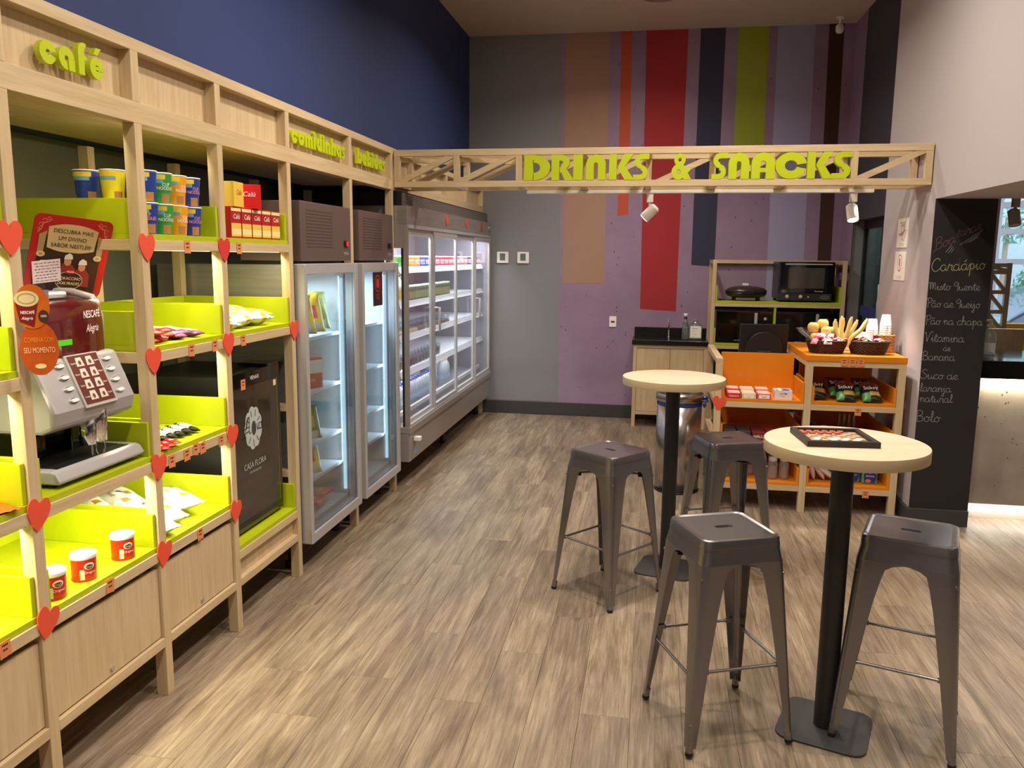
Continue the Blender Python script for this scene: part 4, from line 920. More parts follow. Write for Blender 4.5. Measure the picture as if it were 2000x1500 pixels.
# fourth shelf (under the third) : pale clear cups
y = 5.52
for k in range(14):
    t = thing('clear_cup', 'clear plastic cup, %s from the near end of the fourth fridge shelf' % ORD[k], 'cup', (-1.81, y+.04, .817), 0, 'clear cups on the fourth fridge shelf')
    MB().lathe([(.028, 0), (.036, .10)], 14, caps=False).build('cup_wall', CLEARP, t); MB().lathe([(.026, .002), (.033, .07)], 14).build('contents', mat('grey_brown_drink', S(110, 96, 92), .4), t); y += .092
# bottom : water bottles
WAT = mat('water_bottle_plastic', S(196, 210, 220), .12, trans=0, spec=.6); 
WAT2 = glass('water_bottle_clear', (.80, .88, .93, 1), .14, .12, dif=.28)
BLCAP = mat('blue_cap', S(40, 70, 160), .4); GOLDCAP = mat('gold_cap', S(226, 170, 70), .4)
for r in range(2):
    y = 5.50
    for k in range(15):
        bottle('water_bottle', (-1.83-.085*r, y+.035, .5005), .205, .034, WAT2, BLCAP, 'clear blue-capped bottle, %s from the near end of the %s bottom row' % (ORD[k], ['front', 'rear'][r]), 'water bottles in the %s row of the fridge' % ['front', 'second'][r], (mat('faint_blue_label', S(150, 176, 206), .4), .35, .6)); y += .073
bottle('large_water_bottle', (-1.83, 6.66, .5005), .30, .044, WAT2, BLCAP, 'largest clear water bottle standing alone behind the second fridge door', None, (MATS['faint_blue_label'], .5, .75))
for k in range(6):
    bottle('water_bottle', (-1.83-.085*(k % 2), 6.98+.085*(k//2), .5005), .24, .036, WAT2, GOLDCAP, 'gold capped clear bottle, %s of six, counted from the near end in pairs' % ORD[k], 'gold capped bottles', (MATS['faint_blue_label'], .4, .6))
for k, (y, rr) in enumerate(((6.498, HEART), (7.222, HEART), (7.871, HEARTR))):
    heart_at((fxf+.0005, y, 1.932), (0, 1, 0), (0, 0, 1), .9, 0, rr, ['first from the left of the foam hearts on the display fridge', 'second from the left of the foam hearts on the display fridge', 'last, darker foam heart on the display fridge, by the lock'][k], 'foam hearts on the fridge')

# ================================================================ coffee machine
CM = thing('coffee_machine', 'maroon and silver coffee machine with eight buttons on a lime tray', 'coffee machine', (-1.95, 2.34, .9295))
MAR = mat('maroon_gloss', S(92, 22, 22), .15, noise=(1.5, S(84, 18, 18)), coat=.6); SIL = mat('silver_plastic', S(176, 172, 174), .32, .25); SILD = mat('silver_dark', S(150, 146, 146), .35, .3)
def cb_(nm, m, *a, bev=.004, par=None): return MB().box(*a).build(nm, m, par or CM, world=True, bevel=bev)
y0, y1 = 2.145, 2.535
# rear body and top
cb_('rear_body', SIL, -2.26, -2.02, y0+.02, y1-.045, .93, 1.505, bev=.012)
MBx = MB(); prof = []
n = 14
for j, z in enumerate((1.312, 1.40, 1.475, 1.495)):
    for i in range(n+1):
        s_ = i/n; yy = y0+.035+s_*(y1-y0-.065); bul = .022*(1-(2*s_-1)**2); prof.append((-1.848+bul-(0, 0, .004, .014)[j], yy, z))
fs = [(j*(n+1)+i, j*(n+1)+i+1, (j+1)*(n+1)+i+1, (j+1)*(n+1)+i) for j in range(3) for i in range(n)]
MBx.add(prof, fs, 0, True)
o = len(prof); back = [(-2.04, y0+.035, z) for z in (1.312, 1.495)]+[(-2.04, y1-.030, z) for z in (1.312, 1.495)]
MBx.add([prof[0], prof[n+1], prof[2*(n+1)], prof[3*(n+1)], back[1], back[0]], [(0, 1, 2, 3, 4, 5)]); MBx.add([prof[n], prof[2*n+1], prof[3*n+2], prof[4*n+3], back[3], back[2]], [(5, 4, 3, 2, 1, 0)])
MBx.add([prof[3*(n+1)+i] for i in range(n+1)]+[back[3], back[1]], [tuple(range(n+3))])
front = MBx.build('front_cover', MAR, CM, world=True)
MB().tube([(-2.05, y1-.018, 1.29), (-1.866, y1-.018, 1.29), (-1.866, y1-.020, 1.44), (-1.886, y1-.026, 1.500), (-1.96, y1-.03, 1.518), (-2.1, y1-.03, 1.52)], .012).build('side_trim', SIL, CM, world=True)
cb_('side_trim', SIL, -2.03, -1.872, y1-.030, y1-.018, 1.285, 1.50); cb_('lid', SIL, -2.24, -1.95, y0+.05, y1-.06, 1.497, 1.522, bev=.01)
cb_('poster_holder', mat('smoky_acrylic', S(120, 110, 130), .15), -1.935, -1.925, y0+.12, y0+.21, 1.49, 1.53, bev=0)
# silver control head : profile extruded along y
P = [(-2.02, 1.322), (-1.828, 1.322), (-1.762, 1.165), (-1.772, 1.115), (-1.82, 1.095), (-2.02, 1.095)]
hd = MB(); 
for yy, k in ((y0, 0), (y1, 1)):
    pass
hd.add([(x, yy, z) for yy in (y0, y1) for x, z in P], [tuple(range(6)), tuple(range(11, 5, -1))]+[(i, (i+1) % 6, 6+(i+1) % 6, 6+i) for i in range(6)])
hd = hd.build('control_head', SIL, CM, world=True, bevel=.012)
# sloping face frame
A0 = Vector((-1.828, 0, 1.322)); A1 = Vector((-1.762, 0, 1.165)); sl = (A0-A1).normalized(); nn = Vector((0, 1, 0)).cross(sl); ym = (y0+y1)/2+.012
def onf(y, s_): return A1+sl*s_+Vector((0, y, 0))
def facebox(nm, m, ya, yb, sa, sb2, t0, t1, par, bev=.001):
    q = MB(); pts = [onf(ya, sa), onf(yb, sa), onf(yb, sb2), onf(ya, sb2)]
    q.add([p+nn*t0 for p in pts]+[p+nn*t1 for p in pts], [(3, 2, 1, 0), (4, 5, 6, 7), (0, 1, 5, 4), (1, 2, 6, 5), (2, 3, 7, 6), (3, 0, 4, 7)]); return q.build(nm, m, par, world=True, bevel=bev)
mp_ = facebox('menu_panel', mat('clear_edge', S(176, 172, 170), .15), ym-.078, ym+.078, -.006, .172, .0, .006, CM)
facebox('menu_card', mat('menu_brown', S(110, 52, 44), .3, noise=(3, S(80, 40, 38))), ym-.070, ym+.070, .004, .168, .0062, .0068, mp_)
for r in range(4):
    for s_ in (-1, 1):
        c = ym+s_*.024; z = .130-r*.038
        q = MB(); pts = [onf(c-.018, z-.0), onf(c+.018, z), onf(c+.013, z+.030), onf(c-.013, z+.030)]
        q.add([p+nn*.0072 for p in pts], [(0, 1, 2, 3)]); q.build('picture', mat('picture_cream', S(214, 200, 190), .4), mp_, world=True)
        q = MB(); cc_ = onf(c, z+.012)+nn*.0076; q.add([cc_+Vector((0, .007*cos(a), 0))+sl*.008*sin(a) for a in [2*pi*i/10 for i in range(10)]], [tuple(range(10))]); q.build('picture', mat('coffee_print', S(110, 60, 40), .4), mp_, world=True)
        text(mp_, ['Cappuccino', 'Mokaccino', 'Espresso', 'Chocolate'][r], .0085, onf(ym+s_*.054, z+.010)+nn*.0068, (0, 1, 0), sl, INKW, name='print', sx=.62)
        by = ym+s_*.112; q = MB(); o_ = onf(by, z+.012)
        q.add([o_+Vector((0, .021*cos(a), 0))+sl*.0085*sin(a)+nn*h for h in (.0, .004) for a in [2*pi*i/16 for i in range(16)]], [tuple(range(16, 32))]+[(i, (i+1) % 16, 16+(i+1) % 16, 16+i) for i in range(16)]); q.build('button', CHROME, CM, world=True)
        q = MB(); q.add([o_+Vector((0, .017*cos(a), 0))+sl*.0062*sin(a)+nn*h for h in (.004, .0085) for a in [2*pi*i/16 for i in range(16)]], [tuple(range(16, 32))]+[(i, (i+1) % 16, 16+(i+1) % 16, 16+i) for i in range(16)]); q.build('button_cap', WHITE, CM, world=True)
# green display
cb_('display', mat('green_display', S(60, 170, 20), .4, emit=((.10, .5, .02, 1), .55)), -1.836, -1.8245, 2.245, 2.32, 1.358, 1.376, bev=0)
text(front, 'NESCAFÉ', .034, (-1.8325, 2.430, 1.438), (-.165, 1, 0), (0, 0, 1), INKW, name='print', bold=.012, sx=.74)
text(front, 'Alegria', .036, (-1.8320, 2.428, 1.392), (-.165, 1, 0), (0, 0, 1), INKW, name='print', shear=.35, sx=.75)
# column, mirrored side, spout, tray
cb_('rear_column', BLACKG, -2.02, -1.92, 2.18, 2.285, .985, 1.098, bev=.003); cb_('rear_column', BLACKG, -2.02, -1.92, 2.405, 2.49, .985, 1.098, bev=.003)
cb_('mirror_panel', CHROME, -1.995, -1.985, 2.286, 2.404, .985, 1.097, bev=0)
MB().lathe([(.030, -.02), (.034, .05), (.034, .115)], 24, c=(-1.80, 2.375, 1.055)).build('spout', CHROME, CM, world=True)
MB().lathe([(.024, -.035), (.028, .0), (.028, .09)], 24, c=(-1.805, 2.335, 1.065)).build('spout', CHROME, CM, world=True)
MB().tube([(-1.80, 2.36, 1.05), (-1.80, 2.36, 1.02)], .006).tube([(-1.80, 2.345, 1.05), (-1.80, 2.345, .99)], .004).build('nozzle', CHROME, CM, world=True)
MB().tube([(-1.80+.0, 2.385+.022*cos(a), 1.01+.03*sin(a)) for a in [2*pi*i/20 for i in range(20)]], .003, closed=True).build('drip_ring', CHROME, CM, world=True)
tr = MB(); P = [(-2.26, .9355), (-1.768, .9355), (-1.762, .948), (-1.775, .975), (-1.795, .984), (-2.02, .984), (-2.02, .93), (-2.26, .93)]
P = [(-2.26, .944), (-1.766, .944), (-1.760, .952), (-1.775, .978), (-1.790, .985), (-2.26, .985)]
tr.add([(x, yy, z) for yy in (y0-.005, y1+.03) for x, z in P], [tuple(range(6)), tuple(range(11, 5, -1))]+[(i, (i+1) % 6, 6+(i+1) % 6, 6+i) for i in range(6)])
tr = tr.build('drip_tray', SIL, CM, world=True, bevel=.006)
cb_('base_feet', BLACK, -2.25, -1.80, y0+.02, y1, .9297, .944, bev=0)
cb_('tray_well', BLACK, -1.985, -1.795, y0+.03, y1-.01, .9852, .9865, bev=0, par=tr)
for k in range(16): MB().box(-1.84-.009*k, -1.8355-.009*k, y0+.035, y1-.015, .9866, .9885).build('tray_slat', BLACK, tr, world=True)
# oval cards stuck to the left side
def card(origin, u, v, w_, h_, m, par, nm='card'):
    q = MB(); q.prism([(w_/2*cos(2*pi*i/40), h_/2*sin(2*pi*i/40)) for i in range(40)], (origin, u, v), .001); return q.build(nm, m, par, world=True)
U = Vector((.77, .64, 0)).normalized(); V = Vector((0, 0, 1)); N_ = U.cross(V)
OR1 = mat('orange_card_gloss', S(206, 110, 28), .35, noise=(9, S(190, 84, 20))); OR2 = mat('burnt_orange_card', S(176, 66, 22), .35, noise=(12, S(196, 90, 26), (1, 1, .6)))
c1 = Vector((-1.70, 2.012, 1.500)); OC = thing('oval_card', 'upper orange oval card with a coffee cup picture by the coffee machine', 'card', (-1.70, 2.02, 1.44)); k1 = card(c1, U, V, .086, .124, OR1, OC, 'card')
q = MB(); q.prism([(-.040, .012), (-.032, -.042), (.002, -.058), (.016, .020)], (c1+N_*.0012, U, V), .0004); q.build('cup_picture', mat('cup_maroon', S(120, 24, 22), .4), k1, world=True)
q = MB(); q.prism([(-.012+.030*cos(2*pi*i/24), .022+.022*sin(2*pi*i/24)) for i in range(24)], (c1+N_*.0018, U, V), .0004); q.build('cup_picture', mat('foam_cream', S(214, 196, 150), .5), k1, world=True)
q = MB(); ribbon(q, [(-.012+.021*cos(2*pi*i/24), .022+.014*sin(2*pi*i/24)) for i in range(25)], .003, (c1+N_*.0022, U, V), .0003); q.build('cup_picture', mat('foam_brown', S(176, 140, 90), .5), k1, world=True)
text(k1, 'NESCAFÉ', .012, c1+U*-.012+V*-.020+N_*.0018, U, V, INKW, name='print', sx=.7, bold=.01); text(k1, 'Alegria', .012, c1+U*-.014+V*-.036+N_*.0018, U, V, INKW, name='print', shear=.3, sx=.8)
q = MB(); q.prism([(.026+.013*cos(2*pi*i/20), -.028+.018*sin(2*pi*i/20)) for i in range(20)], (c1+N_*.0016, U, V), .0004); q.build('badge', INK, k1, world=True); text(k1, '100%', .009, c1+U*.026+V*-.030+N_*.0024, U, V, INKW, name='print', sx=.8)
MB().box(-1.78, -1.71, 2.060, 2.0625, 1.30, 1.55).build('clear_arm', CLEARP, CM, world=True)
c2 = Vector((-1.695, 2.022, 1.382)); OC2 = thing('oval_card', 'lower burnt orange oval card reading COMBINA COM SEU MOMENTO beside the coffee machine', 'card', (-1.69, 2.02, 1.305)); k2 = card(c2+N_*.003, U, V, .096, .152, OR2, OC2, 'card')
text(k2, 'COMBINA COM', .020, c2+V*.018+N_*.0046, U, V, mat('amber_print', S(226, 140, 40), .5), name='print', sx=.50); text(k2, 'SEU MOMENTO', .022, c2+V*-.012+N_*.0046, U, V, mat('pale_orange_print', S(240, 200, 160), .5), name='print', sx=.50)
q = MB(); q.prism([(.0+.014*cos(2*pi*i/20), -.050+.007*sin(2*pi*i/20)) for i in range(20)], (c2+N_*.0044, U, V), .0003); q.build('badge', CREAM, k2, world=True)

# poster standing on the machine
yw, ln, rl, PW_, PH = -.5, .348, .101, .259, .282
n_ = Vector((cos(yw), sin(yw), 0)); u_ = Vector((-sin(yw), cos(yw), 0)); v2 = Vector((0, 0, 1))*cos(ln)+n_*sin(ln)
U = u_*cos(rl)-v2*sin(rl); V = v2*cos(rl)+u_*sin(rl); N_ = U.cross(V); Cc = Vector((-1.97, 2.517, 1.635))
PO = thing('promo_poster', 'red framed promotional poster with a parchment scroll standing on the coffee machine', 'poster', Cc)
def rrect(w_, h_, r, k=6): 
    out = []
    for cx, cy, a in ((w_/2-r, h_/2-r, 0), (-w_/2+r, h_/2-r, 90), (-w_/2+r, -h_/2+r, 180), (w_/2-r, -h_/2+r, 270)): out += [(cx+r*cos(R(a+90*i/k)), cy+r*sin(R(a+90*i/k))) for i in range(k+1)]
    return out
def pp(nm, poly, m, t, h=.0006, par=None): q = MB(); q.prism(poly, (Cc+N_*t, U, V), h); return q.build(nm, m, par or PO, world=True)
pp('board', rrect(PW_, PH, .022), mat('poster_red', S(168, 22, 20), .35), 0, .003)
pp('picture', [(-.105, -.128), (.105, -.128), (.104, .05), (.06, .095), (-.06, .095), (-.104, .05)], mat('poster_dark_brown', S(42, 22, 16), .4, noise=(3, S(62, 34, 20))), .0032)
PAR = mat('parchment', S(206, 182, 132), .6, noise=(3, S(186, 160, 110))); PAR2 = mat('parchment_dark', S(160, 132, 84), .6)
pp('scroll', crom([(-.082, .100), (-.04, .112), (0, .115), (.04, .112), (.082, .100)])+crom([(.078, .028), (.04, .018), (0, .016), (-.04, .018), (-.078, .028)]), PAR, .0042)
for s_ in (-1, 1):
    pp('scroll_roll', [(s_*.085, .085), (s_*.108, .07), (s_*.106, .005), (s_*.088, .0)][::(1 if s_ < 0 else -1)], PAR2, .0046); pp('scroll_roll', [(s_*.094+.014*cos(2*pi*i/20), .004+.010*sin(2*pi*i/20)) for i in range(20)], PAR, .0054); pp('scroll_roll', [(s_*.094+.006*cos(2*pi*i/20), .004+.004*sin(2*pi*i/20)) for i in range(20)], PAR2, .0062)
for i, (s_, yy) in enumerate((('DESCUBRA MAIS', .083), ('UM DIVINO', .058), ('SABOR NESTLÉ®', .033))): text(PO, s_, .0195, Cc+V*yy+N_*.0052, U, V, INK, name='print', sx=.92)
# two figures in white caps and red robes, plain shapes
ROB = mat('robe_red', S(136, 36, 24), .6); SKN = mat('face_tan', S(190, 130, 90), .6); CAP = mat('cap_white', S(214, 206, 190), .6)
for cx, cy, k in ((-.002, -.012, 1), (.048, -.028, -1)):
    pp('figure_robe', [(cx-.028, cy-.075), (cx+.034, cy-.075), (cx+.030, cy-.03), (cx+.012, cy-.010), (cx-.016, cy-.012)], ROB, .0040+.0008*(k < 0))
    pp('figure_face', [(cx+.012*cos(2*pi*i/16), cy-.004+.015*sin(2*pi*i/16)) for i in range(16)], SKN, .0054+.0004*(k < 0)); pp('figure_cap', [(cx-.014, cy+.004), (cx+.015, cy+.006), (cx+.012, cy+.020), (cx+.002*k, cy+.027), (cx-.012, cy+.018)], CAP, .0062+.0004*(k < 0))
q = MB(); ribbon(q, [(.012+.045*cos(2*pi*i/40), -.083+.032*sin(2*pi*i/40)) for i in range(41)], .0014, (Cc+N_*.0074, U, V), .0002); q.build('oval_line', CREAM, PO, world=True)
pp('oval_ground', [(.012+.044*cos(2*pi*i/32), -.083+.031*sin(2*pi*i/32)) for i in range(32)], mat('oval_brown', S(56, 20, 14), .5), .0066)
text(PO, 'MOKACCINO', .0150, Cc+U*.012+V*-.080+N_*.0076, U, V, CREAM, name='print', sx=.85); text(PO, 'DOIS FRADES', .0145, Cc+U*.012+V*-.098+N_*.0076, U, V, CREAM, name='print', sx=.85)
pp('badge', rrect(.026, .013, .003), mat('badge_red', S(190, 30, 30), .5), .0082, .0003) if False else None
q = MB(); q.prism([(p[0]+.012, p[1]-.050) for p in rrect(.026, .014, .003)], (Cc+N_*.0080, U, V), .0003); q.build('badge', mat('badge_red', S(190, 30, 30), .5), PO, world=True); text(PO, 'Nestlé', .009, Cc+U*.012+V*-.053+N_*.0085, U, V, INKW, name='print')
q = MB(); ribbon(q, [(-.048+.022*cos(a), -.040+.019*sin(a)) for a in [R(-70+160*i/12) for i in range(13)]], .005, (Cc+N_*.0078, U, V), .0004); q.prism([(-.105, -.03), (-.09, -.018), (-.045, -.014), (-.040, -.05), (-.05, -.08), (-.09, -.08)][::-1], (Cc+N_*.0072, U, V), .0004); q.build('cup_picture', WRIM, PO, world=True)
# flourishes
q = MB()
for s_ in (-1, 1):
    for k, (cx, cy, r) in enumerate(((.098, .118, .007), (.108, .104, .006), (.086, .126, .005), (.112, .088, .004))): ribbon(q, [(s_*(cx+r*cos(R(a))), cy+r*sin(R(a))) for a in range(0, 320, 24)], .0013, (Cc+N_*.0036, U, V), .0003)
    ribbon(q, crom([(s_*.075, .126), (s_*.085, .115), (s_*.1, .108), (s_*.104, .09), (s_*.115, .075)]), .0014, (Cc+N_*.0036, U, V), .0003)
q.build('flourish', mat('flourish_pink', S(236, 150, 130), .5), PO, world=True)
nt_ = thing('paper_note', 'pale pink handwritten note taped to the poster', 'note', Cc+U*-.066+V*-.055+N_*.010)
o_ = Cc+U*-.066+V*-.055+N_*.0092; a_ = .22; U2 = U*cos(a_)+V*sin(a_); V2_ = V*cos(a_)-U*sin(a_)
q = MB(); q.prism([(-.045, -.040), (.045, -.040), (.045, .040), (-.045, .040)], (o_, U2, V2_), .0006); q.build('paper', mat('pale_pink_paper', S(226, 206, 214), .7), nt_, world=True)
q = MB(); rn = random.Random(5)
for r in range(7):
    x = -.036+.004*(r % 2); yy = .030-.0105*r
    while x < .034:
        w_ = rn.uniform(.006, .013); pts = [(x+w_*i/7, yy+(.0022 if i % 2 else -.0015)*rn.uniform(.5, 1.2)) for i in range(8)]; ribbon(q, crom(pts, 2), .0011, (o_+N_*.0007, U2, V2_), .0003); x += w_+.004
q.build('handwriting', INK, nt_, world=True)
# ================================================================ counter with orange trays
CN = thing('counter_unit', 'pale wood counter frame with two bays of shelves, left bay lower', 'counter', (1.05, 5.8, 0))
def kb(nm, m, *a, bev=.0015, par=None): return MB().box(*a).build(nm, m, par or CN, world=True, bevel=bev)
cy0, cy1 = 5.43, 6.28
XL0, XM0, XR1 = .432, .997, 1.602
for x in (XL0, XM0, XR1-.044):
    kb('post', WZ, x, x+.044, cy0, cy0+.044, 0, .972); kb('post', WZ, x, x+.044, cy1-.044, cy1, 0, .972)
kb('top_rail', WX, XM0, XR1, cy0, cy0+.044, .972, 1.006); kb('top_rail', WY, XL0, XL0+.044, cy0, cy1, .972, 1.008); kb('top_rail', WY, XM0, XM0+.044, cy0+.044, cy1, .972, 1.006); kb('top_rail', WY, XR1-.044, XR1, cy0+.044, cy1, .972, 1.006)
lv = (.686, .412, .138)
for z in lv:
    kb('rail', WX, XL0+.044, XM0, cy0, cy0+.044, z, z+.036); kb('rail', WX, XM0+.044, XR1-.044, cy0, cy0+.044, z, z+.036)
    for x in (XL0, XM0, XR1-.044): kb('side_rail', WY, x+.001, x+.043, cy0+.044, cy1-.044, z, z+.036)
kb('orange_top', ORAN, XM0-.002, XR1+.002, cy0-.004, cy1, 1.0065, 1.044)
OY = mat('orange_dark', S(206, 96, 10), .45)
def otray(x0, x1, z, depth, bh, sh, lab):
    T = thing('display_tray', lab, 'tray', ((x0+x1)/2, cy0+depth/2, z), 0, 'orange trays set in the counter'); y0, y1, t = cy0+.004, cy0+depth, .016
    MB().box(x0, x1, y0, y1, z+.0005, z+.020).build('tray_base', ORAN, T, world=True, bevel=.001)
    MB().box(x0, x0+t, y0+.004, y1, z+.0205, z+sh).build('side_board', ORAN, T, world=True, bevel=.001); MB().box(x1-t, x1, y0+.004, y1, z+.0205, z+sh).build('side_board', ORAN, T, world=True, bevel=.001)
    MB().box(x0+t, x1-t, y1-t, y1, z+.0205, z+bh).build('back_board', ORAN, T, world=True, bevel=.001)
otray(XL0+.0455, XM0-.0015, .722, .37, .288, .14, 'orange tray with a high back board holding gum boxes and a sachet box'); otray(XL0+.0455, XM0-.0015, .448, .62, .20, .12, 'orange tray with flat sweet boxes under the gum tray'); otray(XL0+.0455, XM0-.0015, .174, .62, .20, .12, 'orange tray holding water bottles at the bottom left of the counter')
otray(XM0+.0455, XR1-.0455, .722, .62, .21, .12, 'orange tray holding black snack bags'); otray(XM0+.0455, XR1-.0455, .448, .62, .20, .12, 'orange tray holding plastic cups and cards behind the round table'); otray(XM0+.0455, XR1-.0455, .174, .62, .20, .12, 'orange tray holding tissue packs at the bottom right of the counter')
heart_at((.463, cy0-.0005, .713), (1, 0, 0), (0, 0, 1), .95, -8, HEART, 'red foam heart at the corner of the orange gum tray', None)
for x, z, lab in ((1.225, 1.006, 'left of three orange price tags under the baskets'), (1.275, 1.007, 'middle of three orange price tags under the baskets'), (1.325, 1.005, 'right of three orange price tags under the baskets'), (1.330, .688, 'orange price tag under the black snack bags'), (1.415, .145, 'orange price tag under the tissue packs')):
    pricetag((x, cy0-.0052 if z > 1 else cy0-.0012, z), (1, 0, 0), (0, 0, 1), lab, 'orange price tags on the counter')
# gum boxes
zt_ = .722+.0205
for k in range(3):
    for r in range(2):
        m = [mat('gum_red', S(206, 40, 56), .35), mat('gum_cream', S(216, 200, 150), .4), mat('gum_rose', S(214, 90, 90), .4)][k]
        t = thing('gum_box', '%s gum box, %s row of the gum tray' % (['red', 'cream', 'rose'][k], ['front', 'back'][r]), 'box', (.556+.096*k, cy0+.065+.115*r, zt_+.012*r), 0, 'gum boxes in the orange tray')
        MB().box(-.044, .044, -.055, .055, 0, .036, bev=.002).build('box', m, t); MB().box(-.038, .038, -.049, .049, .0361, .040).build('packs', mat('gum_packs', S(236, 200, 190), .35), t)
        MB().box(-.034, .034, -.0557, -.0551, .006, .030).build('printed_panel', [MATS['gum_red'], WRIM, WRIM][k], t); text(t, ['TRIDENT', 'mint', 'fresh'][k], .016, (0, -.0560, .012), (1, 0, 0), (0, 0, 1), [INKW, MATS['gum_cream'], MATS['gum_red']][k], name='print', world=False)
t = thing('sachet_box', 'white open box filled with sachets in the orange tray', 'box', (.872, cy0+.09, zt_), 0)
BXW = mat('white_card', S(226, 214, 210), .6)
MB().box(-.055, .055, -.055, -.053, 0, .06).box(-.055, .055, .053, .055, 0, .06).box(-.055, -.053, -.053, .053, 0, .06).box(.053, .055, -.053, .053, 0, .06).box(-.053, .053, -.053, .053, 0, .002).build('open_box', BXW, t)
text(t, 'NATIVE', .014, (0, -.0555, .034), (1, 0, 0), (0, 0, 1), INK, name='print', world=False); text(t, 'stevia', .010, (0, -.0555, .020), (1, 0, 0), (0, 0, 1), INK, name='print', world=False)
for k in range(8):
    pillow('sachet', 'sachet', .055, .045, .012, [BLF if k in (0, 1, 2) else WFO], lambda u, v: 0, (.872-.03+.02*(k % 4), cy0+.065+.04*(k//4), zt_+.025+.010*(k % 3)), .5*k, '%s sachet in the white box on the counter' % (['blue', 'white'][k > 2]), '%s sachets in the white box' % (['blue', 'white'][k > 2]), seed=130+k, tilt=-.8+.2*(k % 3))
# sweet boxes on the second tray
zt2 = .448+.0205
for k in range(5):
    t = thing('sweet_box', '%s sweet box, %s in the row under the gum tray' % (['dark grey', 'black and white', 'dark red', 'red', 'dark red'][k], ['first', 'second', 'third', 'fourth', 'fifth'][k]), 'box', (.545+.092*k, cy0+.16-.02*k, zt2), 0, 'sweet boxes on the middle orange tray')
    MB().box(-.042, .042, -.11, .09, 0, .055, bev=.002).build('box', mat('sweet_'+str(k), [S(70, 60, 60), S(60, 56, 56), S(120, 30, 34), S(190, 24, 30), S(110, 30, 30)][k], .4), t)
    if k in (2, 3): text(t, 'HALLS', .026, (0, -.1105, .018), (1, 0, 0), (0, 0, 1), INKW, name='print', world=False, shear=.2, bold=.01)
# water bottles at the bottom
zt3 = .174+.0205
PINKW = glass('bottle_clear', (.95, .90, .88, 1), .16, .08, dif=.12, dcol=(.9, .86, .84, 1)); LBW = mat('white_blue_label', S(226, 226, 236), .4)
for k, (x, y) in enumerate(((.525, .10), (.575, .17), (.655, .12), (.70, .19), (.765, .20), (.84, .10), (.915, .11))):
    t = thing('water_bottle', 'small bottle with a white neck label, %s from the left in the bottom tray' % ['first', 'second', 'third', 'fourth', 'fifth', 'sixth', 'last'][k], 'bottle', (x, cy0+y, zt3), 0, 'water bottles in the orange tray')
    MB().lathe([(.028, 0), (.033, .006), (.031, .018), (.034, .03), (.031, .042), (.034, .054), (.030, .070), (.034, .085), (.034, .10), (.028, .115), (.027, .12)], 24, smooth=True).build('bottle_body', PINKW, t)
    MB().lathe([(.0275, .12), (.0285, .14), (.027, .155)], 24).build('label', LBW, t); MB().lathe([(.026, .155), (.022, .168), (.013, .178), (.013, .195)], 20).build('cap', glass('cap_clear', (.9, .86, .9, 1), .2, .1) if k > 3 else WHITE, t)
# black snack bags
zt_ = .722+.0205
def sf(u, v): return 1 if u < -.45 and u > -.85 else (2 if (u > .1 and v > -.1 and u < .6) else (3 if u > .2 and v < -.2 else 0))
for k, (x, y, z, rz, lb) in enumerate(((1.085, .13, .05, 0, 'black snack bag at the left side of its orange tray'), (1.262, .09, .045, -.06, 'black snack bag in the middle of the orange tray, front one'), (1.225, .19, .06, .15, 'black snack bag behind the middle one'), (1.415, .09, .045, .05, 'black snack bag at the right of the orange tray, front one'), (1.385, .20, .06, -.1, 'black snack bag behind the right one'))):
    o = pillow('snack_bag', 'snack bag', .165, .125, .045, [BFO, BRF, GOF, GFO], sf, (x, cy0+y, zt_+z), 0, lb, 'black snack bags in the orange tray', seed=140+k, words=(('Stiksy', -.05, 0, .040, INKW, 1.67),))
    o.rotation_euler = (Matrix.Rotation(rz, 4, 'Z') @ Matrix.Rotation(R(38), 4, 'X') @ Matrix.Rotation(-pi/2, 4, 'Z')).to_euler()
# cups and cards in the middle tray at the right
t = thing('white_canister', 'small white canister on the middle right tray', 'canister', (1.155, cy0+.12, zt2), 0); MB().lathe([(.026, 0), (.028, .004), (.028, .085), (.022, .095)], 24).build('canister_body', WHITE, t); MB().box(-.015, .015, -.0292, -.0280, .03, .05).build('label', BLACK, t)
t = thing('dark_bag', 'crumpled dark bag beside the white canister', 'bag', (1.085, cy0+.14, zt2), 0); q = MB(); rn = random.Random(4)
q.lathe([(.03, 0), (.045, .02), (.04, .05), (.045, .08), (.02, .10), (.025, .115)], 14, smooth=False); q.v = [(a*rn.uniform(.85, 1.2), b*rn.uniform(.85, 1.2), c) for a, b, c in q.v]; q.build('bag_body', mat('dark_film', S(44, 44, 48), .25), t)
for k in range(4):
    t = thing('clear_cup_stack', 'tall stack of clear cups on the middle right tray, %s of four' % ['first', 'second', 'third', 'last'][k], 'cup stack', (1.265+.030*k, cy0+.20, zt2), 0, 'stacks of clear cups')
    q = MB()
    for j in range(9): q.lathe([(.010, j*.016), (.014, .040+j*.016), (.0148, .041+j*.016)], 12, caps=False)
    q.build('nested_cups', CLEARP, t)
for k in range(3): 
    t = tag(MB().box(-.05, .05, -.035, .035, 0, .001).build('paper_card', mat('kraft_card', S(186, 160, 120), .8)), 'brown paper card leaning in front of the clear cups, %s' % ['left', 'middle', 'right'][k], 'card', 'cards on the middle right tray'); t.location = (1.25+.065*k, cy0+.10, zt2+.034); t.rotation_euler = (R(55), .3-.2*k, .3)
